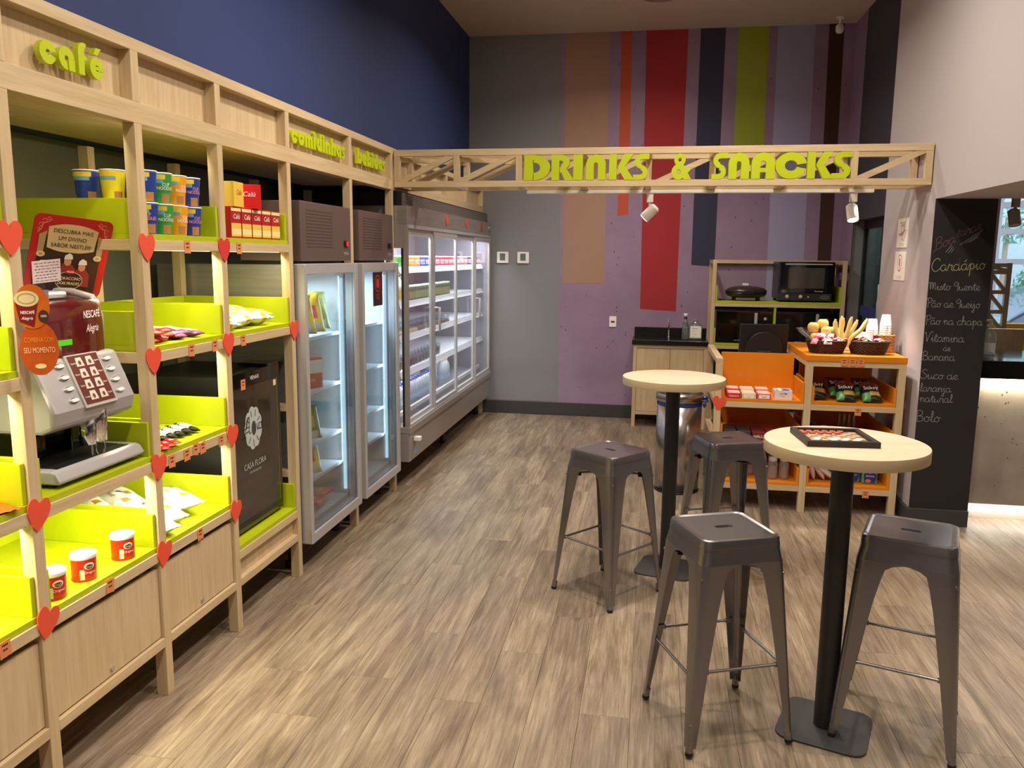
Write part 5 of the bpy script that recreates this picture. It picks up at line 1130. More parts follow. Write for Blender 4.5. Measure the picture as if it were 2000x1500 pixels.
# white packs & tissue packs
for k in range(3):
    o = pillow('white_pack', 'pack', .15, .06, .035, [mat('glossy_white_film', S(222, 206, 208), .2)], lambda u, v: 0, (1.075+.045*k, cy0+.11, zt3+.075-.01*k), 0, 'glossy white pack leaning at the left of the tissue tray, %s' % ['first', 'second', 'third'][k], 'white packs in the bottom tray', seed=150+k)
    o.rotation_euler = (R(90), R(-70+22*k)+pi, 0); o.rotation_euler = (Matrix.Rotation(R(20), 4, 'X') @ Matrix.Rotation(R(74-18*k), 4, 'Y')).to_euler()
TB = mat('tissue_blue', S(30, 48, 140), .3); TGn = mat('tissue_green', S(90, 160, 110), .35); TOr = mat('tissue_orange', S(226, 110, 80), .4)
for k, (x, y, z) in enumerate(((1.35, .13, 0), (1.455, .11, 0), (1.415, .145, .0865), (1.30, .22, 0), (1.46, .24, 0))):
    t = thing('tissue_pack', 'blue and green tissue pack, %s' % ['left one at the front of the bottom tray', 'right one at the front of the bottom tray', 'the one on top of the front two', 'behind the left front one', 'behind the right front one'][k], 'tissue pack', (x, cy0+y, zt3+z), [.05, .02, -.04, .1, 0][k], 'tissue packs in the bottom tray')
    MB().box(-.048, .048, -.030, .030, 0, .085, bev=.008).build('film', TGn, t); MB().prism([(-.036, .030), (-.040, .066), (-.018, .078), (0, .066), (.018, .078), (.042, .066), (.040, .030)], ((0, -.0302, 0), (1, 0, 0), (0, 0, 1)), .0005).prism([(-.036, .03), (.04, .03), (.03, .008), (-.03, .008)][::-1], ((0, -.0302, 0), (1, 0, 0), (0, 0, 1)), .0005).build('printed_panel', TB, t)
    MB().prism([(-.010+.018*cos(2*pi*i/12), .020+.012*sin(2*pi*i/12)) for i in range(12)], ((0, -.0306, 0), (1, 0, 0), (0, 0, 1)), .0012).build('picture', TOr, t); text(t, 'Intimus', .018, (0, -.0312, .048), (1, .0, 0), (0, 0, 1), INKW, name='print', world=False, shear=.2)

# baskets
def basket(nm, loc, ax, ay, h, flare, m, lab, rows, n, seed=0, sqr=2):
    t = thing(nm, lab, 'basket', loc)
    def P(a, k, off=0): 
        s_ = 1-flare*(1-k); c_, s2 = cos(a), sin(a); r = (abs(c_)**sqr+abs(s2)**sqr)**(-1/sqr); return Vector((c_*r*(ax*s_+off), s2*r*(ay*s_+off), .004+k*(h-.008)))
    q = MB()
    for r in range(rows):
        k = r/(rows-1); N = n*3
        q.tube([P(2*pi*i/N, k, .0026*cos(2*pi*i/N*n/2+(pi if r % 2 else 0))) for i in range(N)], h/rows*.62, n=5, closed=True)
    q.build('woven_wall', m, t)
    q = MB()
    for i in range(n): a = 2*pi*(i+.5)/n; q.tube([P(a, 0), P(a, .5), P(a, 1)], .0022, n=5)
    q.build('stakes', m, t)
    q = MB()
    for s_ in (0, pi): q.tube([P(2*pi*i/120, 1.02, .003*cos(2*pi*i/120*30+s_))+Vector((0, 0, .003*sin(2*pi*i/120*30+s_))) for i in range(120)], .0035, n=6, closed=True)
    q.build('rim', m, t)
    q = MB(); q.prism([tuple(P(2*pi*i/40, 0)[:2]) for i in range(40)], ((0, 0, 0), (1, 0, 0), (0, 1, 0)), .004); q.build('base', m, t)
    return t
DW = mat('dark_wicker', S(70, 40, 26), .5, noise=(30, S(46, 26, 16))); LW = mat('light_wicker', S(206, 150, 84), .5, noise=(30, S(180, 122, 60)))
TZ = 1.0445
basket('wicker_basket', (1.145, 5.60, TZ), .128, .085, .085, .22, DW, 'dark oval wicker basket with fruit and biscuits, left of the two on the counter', 9, 40)
basket('wicker_basket', (1.405, 5.60, TZ), .128, .085, .085, .22, DW, 'dark oval wicker basket with wrapped sweets, right of the two on the counter', 9, 40)
basket('wicker_basket', (1.535, 5.80, TZ), .062, .10, .115, .05, LW, 'light square wicker basket behind the cup stacks', 12, 32, sqr=6)
# contents
APP = mat('apple_skin', S(228, 204, 116), .35, noise=(3, S(222, 160, 84)))
for k, (x, y, z) in enumerate(((1.06, 5.63, .165), (1.125, 5.66, .185), (1.14, 5.60, .142), (1.19, 5.63, .138), (1.075, 5.60, .10))):
    t = thing('apple', 'yellow and red apple in the left basket, %s' % ['leftmost', 'topmost', 'front middle one', 'right one', 'lowest one'][k], 'apple', (x, y, TZ+z-.034), 0, 'apples in the left basket')
    MB().lathe([(.006, .004), (.022, .0), (.033, .014), (.037, .034), (.033, .052), (.020, .064), (.007, .060), (.001, .055)], 24).build('fruit', APP, t); MB().tube([(0, 0, .057), (.003, 0, .070)], .0015, n=5).build('stem', INK, t)
t = thing('clear_bag', 'clear plastic bag under the apples in the left basket', 'bag', (1.10, 5.63, TZ+.07)); q = MB(); rn = random.Random(9)
q.lathe([(.05, 0), (.085, .03), (.10, .06), (.12, .085)], 26, caps=False); q.v = [(a*rn.uniform(.92, 1.08)-(.03 if c > .05 and a < 0 else 0), b*.8*rn.uniform(.92, 1.08), c) for a, b, c in q.v]; q.build('film', CLEARP, t)
STK = mat('snack_yellow', S(244, 222, 150), .45, noise=(7, S(234, 192, 100)))
for k, (dx, top, bend, r) in enumerate(((0, -.018, .01, .015), (.018, .018, -.01, .015), (.045, .040, .015, .014), (.062, .066, .02, .013), (.078, .112, .022, .015), (.03, .0, .01, .014))):
    x0 = 1.205+dx*.8; pts = crom([(x0, 0), (x0+bend, .06), (x0+top*.7, .115), (x0+top, .165+.01*(k % 3))], 4)
    t = thing('banana', 'long yellow snack standing up in the left basket, %s of the bunch' % ['first', 'second', 'third', 'fourth', 'rightmost', 'back one'][k], 'snack', (x0, 5.58+.02*(k % 2), TZ+.045), 0, 'long yellow snacks in the left basket'); t.name = 'long_snack'
    q = MB(); n = len(pts); q.tube([(p[0]-x0, .010*sin(p[1]*12+k), p[1]) for p in pts], r, n=10, rs=[r*(.45+.55*min(1, min(i+1, n-i+1)/4)) for i in range(n)]); q.build('body', STK, t); 
    MB().cyl((pts[-1][0]-x0, .010*sin(pts[-1][1]*12+k), pts[-1][1]-.002), (pts[-1][0]-x0+.003, .01*sin(pts[-1][1]*12+k), pts[-1][1]+.012), r*.45, r*.6, 10).build('tip', mat('pale_tip', S(250, 236, 190), .5), t)
rn = random.Random(21)
def sweets(cx, n, cols, grp, labs, zz=.075):
    for k in range(n):
        lab = labs[k % len(cols)]
        a, r = rn.uniform(0, 2*pi), rn.uniform(0, 1)**.5; c = cols[k % len(cols)]
        pillow('wrapped_sweet', 'sweet', .045, .022, .014, [c, WFO], lambda u, v: 1 if abs(u) > .8 else 0, (cx+.10*r*cos(a), 5.60+.058*r*sin(a), TZ+zz+rn.uniform(-.004, .018)), rn.uniform(0, 3), lab, grp, seed=k, tilt=rn.uniform(-.4, .4))
CR = mat('crimson_wrapper', S(190, 20, 50), .3); PK = mat('pink_wrapper', S(226, 140, 160), .35)
sweets(1.185, 22, [CR, PK, CR, WFO], 'wrapped sweets in the left basket', ['small %s wrapped sweet in the left basket' % c for c in ('crimson', 'pink', 'crimson', 'white')])
sweets(1.40, 30, [RFO, CR, WFO, GFO, WFO, RFO], 'wrapped sweets in the right basket', ['small %s wrapped sweet in the right basket' % c for c in ('red', 'crimson', 'white', 'green', 'white', 'red')])
for k, (x, rz, m) in enumerate(((1.075, .9, PK), (1.115, 1.9, WFO), (1.155, 1.2, WFO))):
    pillow('biscuit_packet', 'biscuit packet', .10, .045, .03, [m, CR, BFO], lambda u, v: 1 if abs(u) < .2 else 0, (x, 5.555, TZ+.085), rz, '%s biscuit packet standing at the front of the left basket, %s' % (['pink', 'white', 'white'][k], ['left', 'middle', 'right'][k]), 'biscuit packets in the left basket', seed=200+k, tilt=-.7)
t = thing('sweet_tag', 'small magenta tag sticking up from the right basket', 'tag', (1.435, 5.55, TZ+.09)); MB().box(-.017, .017, -.001, .001, 0, .036).build('card', mat('magenta_card', S(176, 30, 80), .4), t)
# cup stacks
for k, (x, y, n, r) in enumerate(((1.455, 5.74, 11, .037), (1.545, 5.76, 13, .037), (1.385, 5.72, 5, .036))):
    t = thing('cup_stack', 'upside-down stack of white plastic cups, %s' % ['the middle one, tall', 'the rightmost and tallest one', 'the short one on the left'][k], 'cup stack', (x, y, TZ), 0, 'white cup stacks')
    q = MB()
    for j in range(n): q.lathe([(r, j*.0145), (r+.0016, j*.0145+.002), (r, j*.0145+.004), (r*.74, .072+j*.0145), (r*.70, .074+j*.0145)], 28, caps=(j == n-1))
    q.build('nested_cups', mat('translucent_white', S(244, 242, 238), .35), t)
t = thing('napkins', 'crumpled pile of white napkins left of the cup stacks', 'napkins', (1.335, 5.76, TZ)); rn = random.Random(8)
for k in range(5):
    q = MB(); a = .4*k; q.box(-.035, .035, -.001, .001, 0, .08); q.v = [(v[0]*cos(a)-v[1]*sin(a)+.012*k-.02+.2*v[2]*(k-2)*.4, v[0]*sin(a)+v[1]*cos(a), v[2]+.006*k) for v in q.v]; q.build('napkin', mat('napkin_paper', S(236, 222, 210), .8), t)
# monitor
MT = thing('monitor', 'black till monitor seen from behind, above the orange counter', 'monitor', (.815, 6.12, .92), R(4))
MB().prism([(-.175, 0), (.165, 0), (.172, .225), (-.170, .225)], ((0, .02, .04), (1, 0, 0), (0, 0, 1)), .03).build('casing', BLACK, MT, bevel=.006)
q = MB(); pts = arc(0, .03, .135, 0, 180, 1.05)
q.prism(pts+[(-.135, .0), (.135, .0)], ((0, -.0101, .04), (1, 0, 0), (0, 0, 1)), .022); q.build('rear_hump', mat('black_plastic_soft', S(30, 27, 27), .5), MT, bevel=.006)
MB().box(-.05, .045, -.050, -.032, .02, .075, bev=.004).build('stand_neck', mat('dark_grey_plastic', S(60, 58, 60), .4), MT); MB().box(-.09, .09, -.10, .10, .0, .02, bev=.006).build('stand_foot', BLACK, MT)
tb = thing('till_desk', 'low dark desk behind the counter under the monitor', 'desk', (.72, 6.1, 0)); MB().box(.485, .985, 5.83, 6.27, .895, .9195).build('desk_top', WX, tb, world=True); 
for x in (.49, .955):
    for y in (6.10, 6.25): MB().box(x, x+.025, y, y+.018, 0, .895).build('leg', BLACK, tb, world=True)

# ================================================================ back shelf with ovens
BC = thing('back_shelf', 'pale wood shelf frame with lime shelves against the back wall holding the ovens', 'shelf', (1.15, 8.15, 0))
def cbx(nm, m, *a, bev=.0015, par=None): return MB().box(*a).build(nm, m, par or BC, world=True, bevel=bev)
by0, by1 = 7.90, 8.40; xa, xb = .556, 1.752
for x in (xa, xb-.036):
    cbx('post', WZ, x, x+.036, by0, by0+.036, 0, 1.605); cbx('post', WZ, x, x+.036, by1-.036, by1, 0, 1.605)
    cbx('top_rail', WY, x, x+.036, by0, by1, 1.605, 1.640)
cbx('top_rail', WX, xa+.036, xb-.036, by1-.036, by1, 1.605, 1.640); cbx('top_rail', WX, xa+.036, xb-.036, by0, by0+.03, .805, .835)
cbx('rail', WX, xa+.036, xb-.036, by0, by0+.036, 1.205, 1.234)
cbx('shelf_board', LIME, xa+.037, xb-.037, by0+.003, by1-.04, 1.2345, 1.257); cbx('shelf_board', LIME, xa+.037, xb-.037, by0+.003, by1-.04, .8355, .860)
for x in (xa+.037, xb-.052): cbx('side_board', LIME, x, x+.015, by0+.006, by1-.04, 1.2575, 1.40); cbx('side_board', LIME, x, x+.015, by0+.006, by1-.04, .8605, 1.0)
cbx('divider', LIME, 1.130, 1.150, by0+.004, by1-.04, .8605, 1.2045); cbx('back_panel', BLACK, xa+.037, xb-.037, by1-.035, by1-.025, .1, 1.204, bev=0); cbx('base_shelf', WX, xa+.037, xb-.037, by0+.003, by1-.04, .12, .14)
def microwave(x0, x1, lab, lit):
    T = thing('microwave', lab, 'microwave', ((x0+x1)/2, by0+.2, .8605), 0, 'microwaves on the back shelf'); y = by0+.02; z0, z1 = .862, 1.165
    def b(nm, m, *a, bev=.002): return MB().box(*a).build(nm, m, T, world=True, bevel=bev)
    b('body', BLACK, x0, x1, y+.012, y+.34, z0, z1, bev=.006); b('door', BLACKG, x0, x1-.125, y, y+.0115, z0+.004, z1-.004); b('control_panel', BLACKG, x1-.123, x1, y+.001, y+.0115, z0+.004, z1-.004)
    b('handle', ALU, x1-.160, x1-.132, y-.016, y-.001, z0+.02, z1-.015, bev=.005); b('window', mat('oven_window', S(20, 14, 10), .08, coat=.5), x0+.04, x1-.185, y-.0012, y-.0002, z0+.05, z1-.035, bev=0)
    MB().cyl((x1-.062, y+.001, z0+.235), (x1-.062, y-.006, z0+.235), .014).build('dial', ALU, T, world=True); MB().cyl((x1-.062, y+.001, z0+.07), (x1-.062, y-.004, z0+.07), .018).build('dial', BLACK, T, world=True)
    text(T, 'BRASTEMP', .013, (x0+.20, y-.0014, z0+.022), (1, 0, 0), (0, 0, 1), mat('pale_print', S(190, 184, 180), .6), name='print')
microwave(.612, 1.118, 'black microwave on the left behind the till monitor', True); microwave(1.162, 1.668, 'black microwave on the right behind the fruit basket', False)
# counter top oven
OV = thing('electric_oven', 'black countertop oven with a glass door on the lime shelf', 'oven', (1.42, by0+.2, 1.2575)); 
def ob(nm, m, *a, bev=.002, par=None): return MB().box(*a).build(nm, m, par or OV, world=True, bevel=bev)
oy = by0+.01; DG = mat('dark_grey_metal', S(62, 60, 60), .35, .4)
ob('body', DG, 1.155, 1.640, oy+.03, oy+.40, 1.285, 1.628, bev=.005); ob('control_panel', DG, 1.150, 1.630, oy-.004, oy+.029, 1.272, 1.338, bev=.003)
for x in (1.18, 1.60):
    for y in (oy+.05, oy+.36): MB().cyl((x, y, 1.2577), (x, y, 1.286), .014).build('foot', BLACK, OV, world=True)
dd = ob('door', mat('black_oven_glass', S(14, 18, 20), .08, coat=.6), 1.165, 1.648, oy, oy+.029, 1.340, 1.625, bev=.004); ob('handle', ALU, 1.205, 1.620, oy-.022, oy-.012, 1.600, 1.612, bev=.003, par=dd)
for x in (1.215, 1.61): ob('handle_mount', BLACK, x-.005, x+.005, oy-.013, oy, 1.600, 1.612, bev=0, par=dd)
ob('window', mat('oven_window_grey', S(92, 90, 80), .08, metal=.35, noise=(2.5, S(40, 40, 38), (1, 1, .2)), coat=.5), 1.240, 1.560, oy-.0012, oy-.0003, 1.385, 1.575, bev=0, par=dd)
for x in (1.238, 1.358): MB().lathe([(.017, 0), (.018, .004), (.015, .010), (.012, .018)], 24).xf(Matrix.Translation((x, oy-.004, 1.308)) @ Matrix.Rotation(R(90), 4, 'X')).build('knob', mat('cream_knob', S(190, 180, 160), .4), OV, world=True)
MB().cyl((1.425, oy-.004, 1.308), (1.425, oy-.010, 1.308), .006).build('lamp', WHITE, OV, world=True)
q = MB(); ribbon(q, [(1.570+.036*cos(2*pi*i/40), 1.306+.014*sin(2*pi*i/40)) for i in range(41)], .003, ((0, oy-.0042, 0), (1, 0, 0), (0, 0, 1)), .0003); q.build('logo', MATS['pale_print'], OV, world=True); text(OV, 'line', .014, (1.570, oy-.0046, 1.302), (1, 0, 0), (0, 0, 1), MATS['pale_print'], name='print'); text(dd, 'Gourmante', .016, (1.515, oy-.0015, 1.355), (1, 0, 0), (0, 0, 1), INKW, name='print', shear=.2)
# grill
GRL = thing('contact_grill', 'black oval contact grill on the left of the lime shelf', 'grill', (.885, by0+.17, 1.2575))
GB_ = mat('grill_black', S(36, 33, 33), .3)
MB().lathe([(.11, .028), (.16, .045), (.175, .070), (.170, .078)], 40, sx=1.1, sy=.80, smooth=True).build('base', GB_, GRL)
MB().lathe([(.174, .080), (.176, .092), (.150, .118), (.10, .134), (.03, .140), (.001, .140)], 40, sx=1.1, sy=.80, smooth=True).build('lid', mat('grill_bronze', S(62, 54, 52), .25, .3), GRL)
MB().prism([(-.055, .0), (.06, .0), (.05, .028), (.0, .042), (-.05, .026)], ((0, -.135, .066), (1, 0, 0), (0, 0, 1)), .03).build('handle', BLACK, GRL, bevel=.004)
MB().box(-.028, .028, .06, .10, .141, .160, bev=.003).build('latch', WHITE, GRL); MB().lathe([(.028, 0), (.028, .002)], 24, c=(-.105, .0, .1255), sy=.7).build('badge', mat('bronze_badge', S(130, 110, 96), .35, .4), GRL)
for x in (-.11, .11): MB().cyl((x, -.06, 0), (x, -.06, .036), .013).cyl((x, .06, 0), (x, .06, .036), .013).build('feet', BLACK, GRL)
cdl = MB().tube([(.64, by0+.12, 1.262), (.66, by0+.08, 1.263), (.69, by0+.14, 1.262), (.66, by0+.17, 1.266), (.63, by0+.13, 1.268), (.68, by0+.10, 1.268), (.72, by0+.15, 1.263), (.76, by0+.17, 1.266)], .004).build('power_cord', BLACK); centre(cdl); tag(cdl, 'coiled black cord at the left of the contact grill', 'cord')
# sink cabinet
SK = thing('sink_cabinet', 'pale wood sink cabinet with two doors left of the back shelf', 'cabinet', (.2, 8.19, 0))
def sk(nm, m, *a, bev=.0015, par=None): return MB().box(*a).build(nm, m, par or SK, world=True, bevel=bev)
sx0, sx1, sy0, sy1 = -.158, .548, 7.98, 8.395
for x in (sx0, sx1-.034): sk('post', WZ, x, x+.034, sy0, sy0+.034, 0, .815); sk('post', WZ, x, x+.034, sy1-.034, sy1, 0, .815)
sk('rail', WX, sx0+.034, sx1-.034, sy0, sy0+.034, .785, .815); sk('rail', WX, sx0+.034, sx1-.034, sy0, sy0+.034, .125, .155); sk('side_panel', WZ, sx0+.002, sx0+.016, sy0+.034, sy1-.034, .13, .815); sk('floor_panel', WX, sx0+.034, sx1-.034, sy0+.034, sy1-.034, .13, .145)
xm_ = (sx0+sx1)/2
sk('door', WZ, sx0+.036, xm_-.0015, sy0+.006, sy0+.022, .158, .782); sk('door', WZ, xm_+.0015, sx1-.036, sy0+.006, sy0+.022, .158, .782)
GRN_ = mat('black_granite', S(16, 15, 15), .22, noise=(60, S(28, 27, 27)))
ct = thing('worktop', 'black granite worktop with an upstand over the sink cabinet', 'worktop', (.19, 8.19, .816)); MB().box(-.172, .552, 7.965, 8.400, .8155, .862).build('slab', GRN_, ct, world=True, bevel=.002); MB().box(-.160, .552, 8.385, 8.418, .8625, .955).build('upstand', GRN_, ct, world=True, bevel=.002)
fc = thing('tap', 'small chrome tap on the black worktop', 'tap', (.182, 8.30, .8625)); MB().lathe([(.018, 0), (.018, .006), (.009, .012), (.009, .06), (.011, .07)], 20).tube([(0, 0, .065), (0, -.005, .12), (0, -.035, .155), (0, -.07, .150), (0, -.085, .125)], .008, n=10).build('spout', CHROME, fc); MB().box(-.006, .006, -.012, .012, .155, .19, bev=.003).build('lever', CHROME, fc)
CLG = glass('thin_clear_glass', (.88, .92, .88, 1), .2, .04, dif=.08)
bt = thing('alcohol_bottle', 'tall clear bottle with a green label and white cap on the worktop', 'bottle', (.338, 8.20, .8625)); MB().lathe([(.030, 0), (.032, .006), (.032, .12), (.026, .16), (.016, .185), (.014, .20)], 24).build('bottle_body', CLG, bt); MB().lathe([(.031, .12), (.0262, .16)], 24, caps=False).build('label', mat('green_label', S(30, 120, 60), .4), bt); MB().lathe([(.017, .20), (.017, .215)], 20).build('collar', BLACK, bt); MB().lathe([(.014, .2152), (.020, .235), (.020, .25)], 20).build('cap', WHITE, bt)
bt = thing('glass_jar', 'wide clear jar with a white label beside the tall bottle', 'jar', (.435, 8.18, .8625)); MB().lathe([(.062, 0), (.066, .008), (.066, .13), (.05, .15), (.030, .165), (.030, .18)], 28).build('jar_body', CLG, bt); MB().lathe([(.02, .1805), (.028, .192), (.02, .205), (.008, .21)], 20).build('stopper', CLG, bt); lb = MB().box(-.052, .052, -.0685, -.0672, .02, .135).build('label', WRIM, bt)
for i, (s_, sz) in enumerate((('Álcool', .020), ('70% gel', .010), ('para as mãos', .009), ('Use', .014))): text(bt, s_, sz, (-.035, -.0688, .105-.026*i), (1, 0, 0), (0, 0, 1), INK, name='print', world=False, align='LEFT')
MB().lathe([(.001, 0), (.11, 0)], 24)
# ================================================================ waste bin
TR = thing('waste_bin', 'stainless steel waste bin with a blue liner behind the far table', 'bin', (.222, 5.82, 0))
SST = mat('stainless_steel', S(190, 184, 178), .22, .95, noise=(3, S(170, 164, 160), (14, 14, .4)))
MB().lathe([(.158, 0), (.160, .012)], 48).build('base_ring', BLACK, TR); MB().lathe([(.155, .012), (.157, .30), (.157, .668)], 48).build('drum', SST, TR)
MB().lathe([(.159, .628), (.160, .668), (.1595, .672)], 48, caps=False).build('liner', mat('blue_liner', S(36, 60, 130), .35), TR)
MB().lathe([(.162, .655), (.166, .660), (.166, .700), (.160, .712), (.140, .722)], 48, caps=False).build('lid_ring', SST, TR); MB().lathe([(.140, .722), (.11, .715), (.09, .722), (.04, .730), (.001, .731)], 48, caps=False).build('flap', mat('polished_steel', S(206, 202, 198), .12, 1), TR)
q = MB(); q.lathe([(.012, -.02), (.028, -.01), (.016, .004), (.026, .02), (.008, .03)], 12, c=(.175, -.02, .665), smooth=False); q.lathe([(.004, -.03), (.014, -.01), (.01, .0)], 8, c=(.172, -.03, .64), smooth=False); q.build('liner_knot', MATS['blue_liner'], TR)

# ================================================================ round tables
TW = wood('x'); TT = mat('table_laminate', S(222, 203, 178), .4, noise=(2.6, S(210, 188, 152), (1.2, 7, 1)), rand=.01); TE = mat('table_edge', S(204, 182, 144), .45, noise=(3, S(194, 170, 132)))
PB = mat('black_powder_coat', S(34, 33, 34), .45); PBB = mat('dark_base_plate', S(66, 66, 66), .5, .3)
def table(loc, brz, grz, lab):
    T = thing('bar_table', lab, 'table', loc, 0, 'round bar tables'); z = loc[2]
    r = .262; tz = 1.043
    o = MB().lathe([(r-.001, tz-.040), (r, tz-.039), (r, tz-.001), (r-.001, tz)], 72, mats=[0, 0, 0]).build('table_top', TT, T); o.rotation_euler = (0, 0, grz)
    MB().lathe([(r+.0006, tz-.0395), (r+.0010, tz-.038), (r+.0010, tz-.0025), (r+.0006, tz-.001)], 72, caps=False).build('edge_band', TE, T)
    MB().cyl((0, 0, .008), (0, 0, tz-.048), .037, n=36).build('pole', PB, T); MB().box(-.10, .10, -.10, .10, tz-.048, tz-.0402, bev=.002).build('top_plate', PB, T)
    o = MB().prism(rrect(.30, .30, .05, 8), ((0, 0, 0), (1, 0, 0), (0, 1, 0)), .008).build('base_plate', PBB, T, bevel=.002); o.rotation_euler = (0, 0, brz)
T1 = table((.128, 4.255, 0), R(-13), .6, 'round pale wood bar table farther away, with nothing on it'); T2 = table((.662, 2.838, 0), R(-19), .2, 'round pale wood bar table in front, with the draughts board on it')
# draughts board
DBp = thing('draughts_board', 'black framed draughts board lying on the front round table', 'board game', (.627, 2.853, 1.0435), R(5))
w2, h2, f_ = .117, .113, .018
FRM = mat('black_frame_wood', S(36, 28, 26), .5)
MB().box(-w2, w2, -h2, -h2+f_, 0, .020, bev=.0015).build('frame_side', FRM, DBp); MB().box(-w2, w2, h2-f_, h2, 0, .020, bev=.0015).build('frame_side', FRM, DBp); MB().box(-w2, -w2+f_, -h2+f_, h2-f_, 0, .0199, bev=.0015).build('frame_side', FRM, DBp); MB().box(w2-f_, w2, -h2+f_, h2-f_, 0, .0199, bev=.0015).build('frame_side', FRM, DBp)
q = MB(); iw, ih = 2*(w2-f_), 2*(h2-f_)
for i in range(8):
    for j in range(8): q.box(-iw/2+iw*i/8, -iw/2+iw*(i+1)/8, -ih/2+ih*j/8, -ih/2+ih*(j+1)/8, .002, .009, m=(i+j) % 2)
q.build('squares', [mat('square_light', S(206, 162, 120), .5), mat('square_dark', S(128, 110, 84), .5)], DBp)
RP, WP = mat('red_clay_piece', S(186, 84, 62), .45), mat('white_piece', S(236, 232, 228), .4)
def piece(i, j, m, lab, grp, ox=0, oy=0):
    p = Vector((-iw/2+iw*(i+.5)/8+ox, -ih/2+ih*(j+.5)/8+oy, .0092)); c_, s2 = cos(R(5)), sin(R(5))
    t = MB().lathe([(.0105, 0), (.0112, .001), (.0112, .0045), (.0098, .0056), (.0075, .005), (.001, .005)], 20).build('draughts_piece', m)
    t.location = (.627+p.x*c_-p.y*s2, 2.853+p.x*s2+p.y*c_, 1.0435+p.z); tag(t, lab, 'game piece', grp)
for i in range(6): piece(i*1.0, 7, RP, 'terracotta draughts piece, %s from the left in the back row' % ORD[i], 'terracotta pieces in the back row', ox=.002*i)
for i in range(5): piece(i*1.12+.2, 6, RP, 'terracotta draughts piece, %s from the left in the second row' % ORD[i], 'terracotta pieces in the second row')
WN = ['first', 'second', 'third', 'fourth', 'fifth', 'sixth', 'seventh', 'eighth', 'ninth']
for i, (a, b2) in enumerate(((1, 2.2), (.6, 1.4), (2.7, 1.9), (2.9, 1.2), (3.6, 2.2), (4.3, 1.4), (4.8, 2.1), (5.8, 1.2), (6.3, 1.9))): piece(a, b2-.2, WP, 'white draughts piece, %s from the left near the front edge' % WN[[1, 0, 2, 3, 4, 5, 6, 7, 8][i]], 'white pieces')

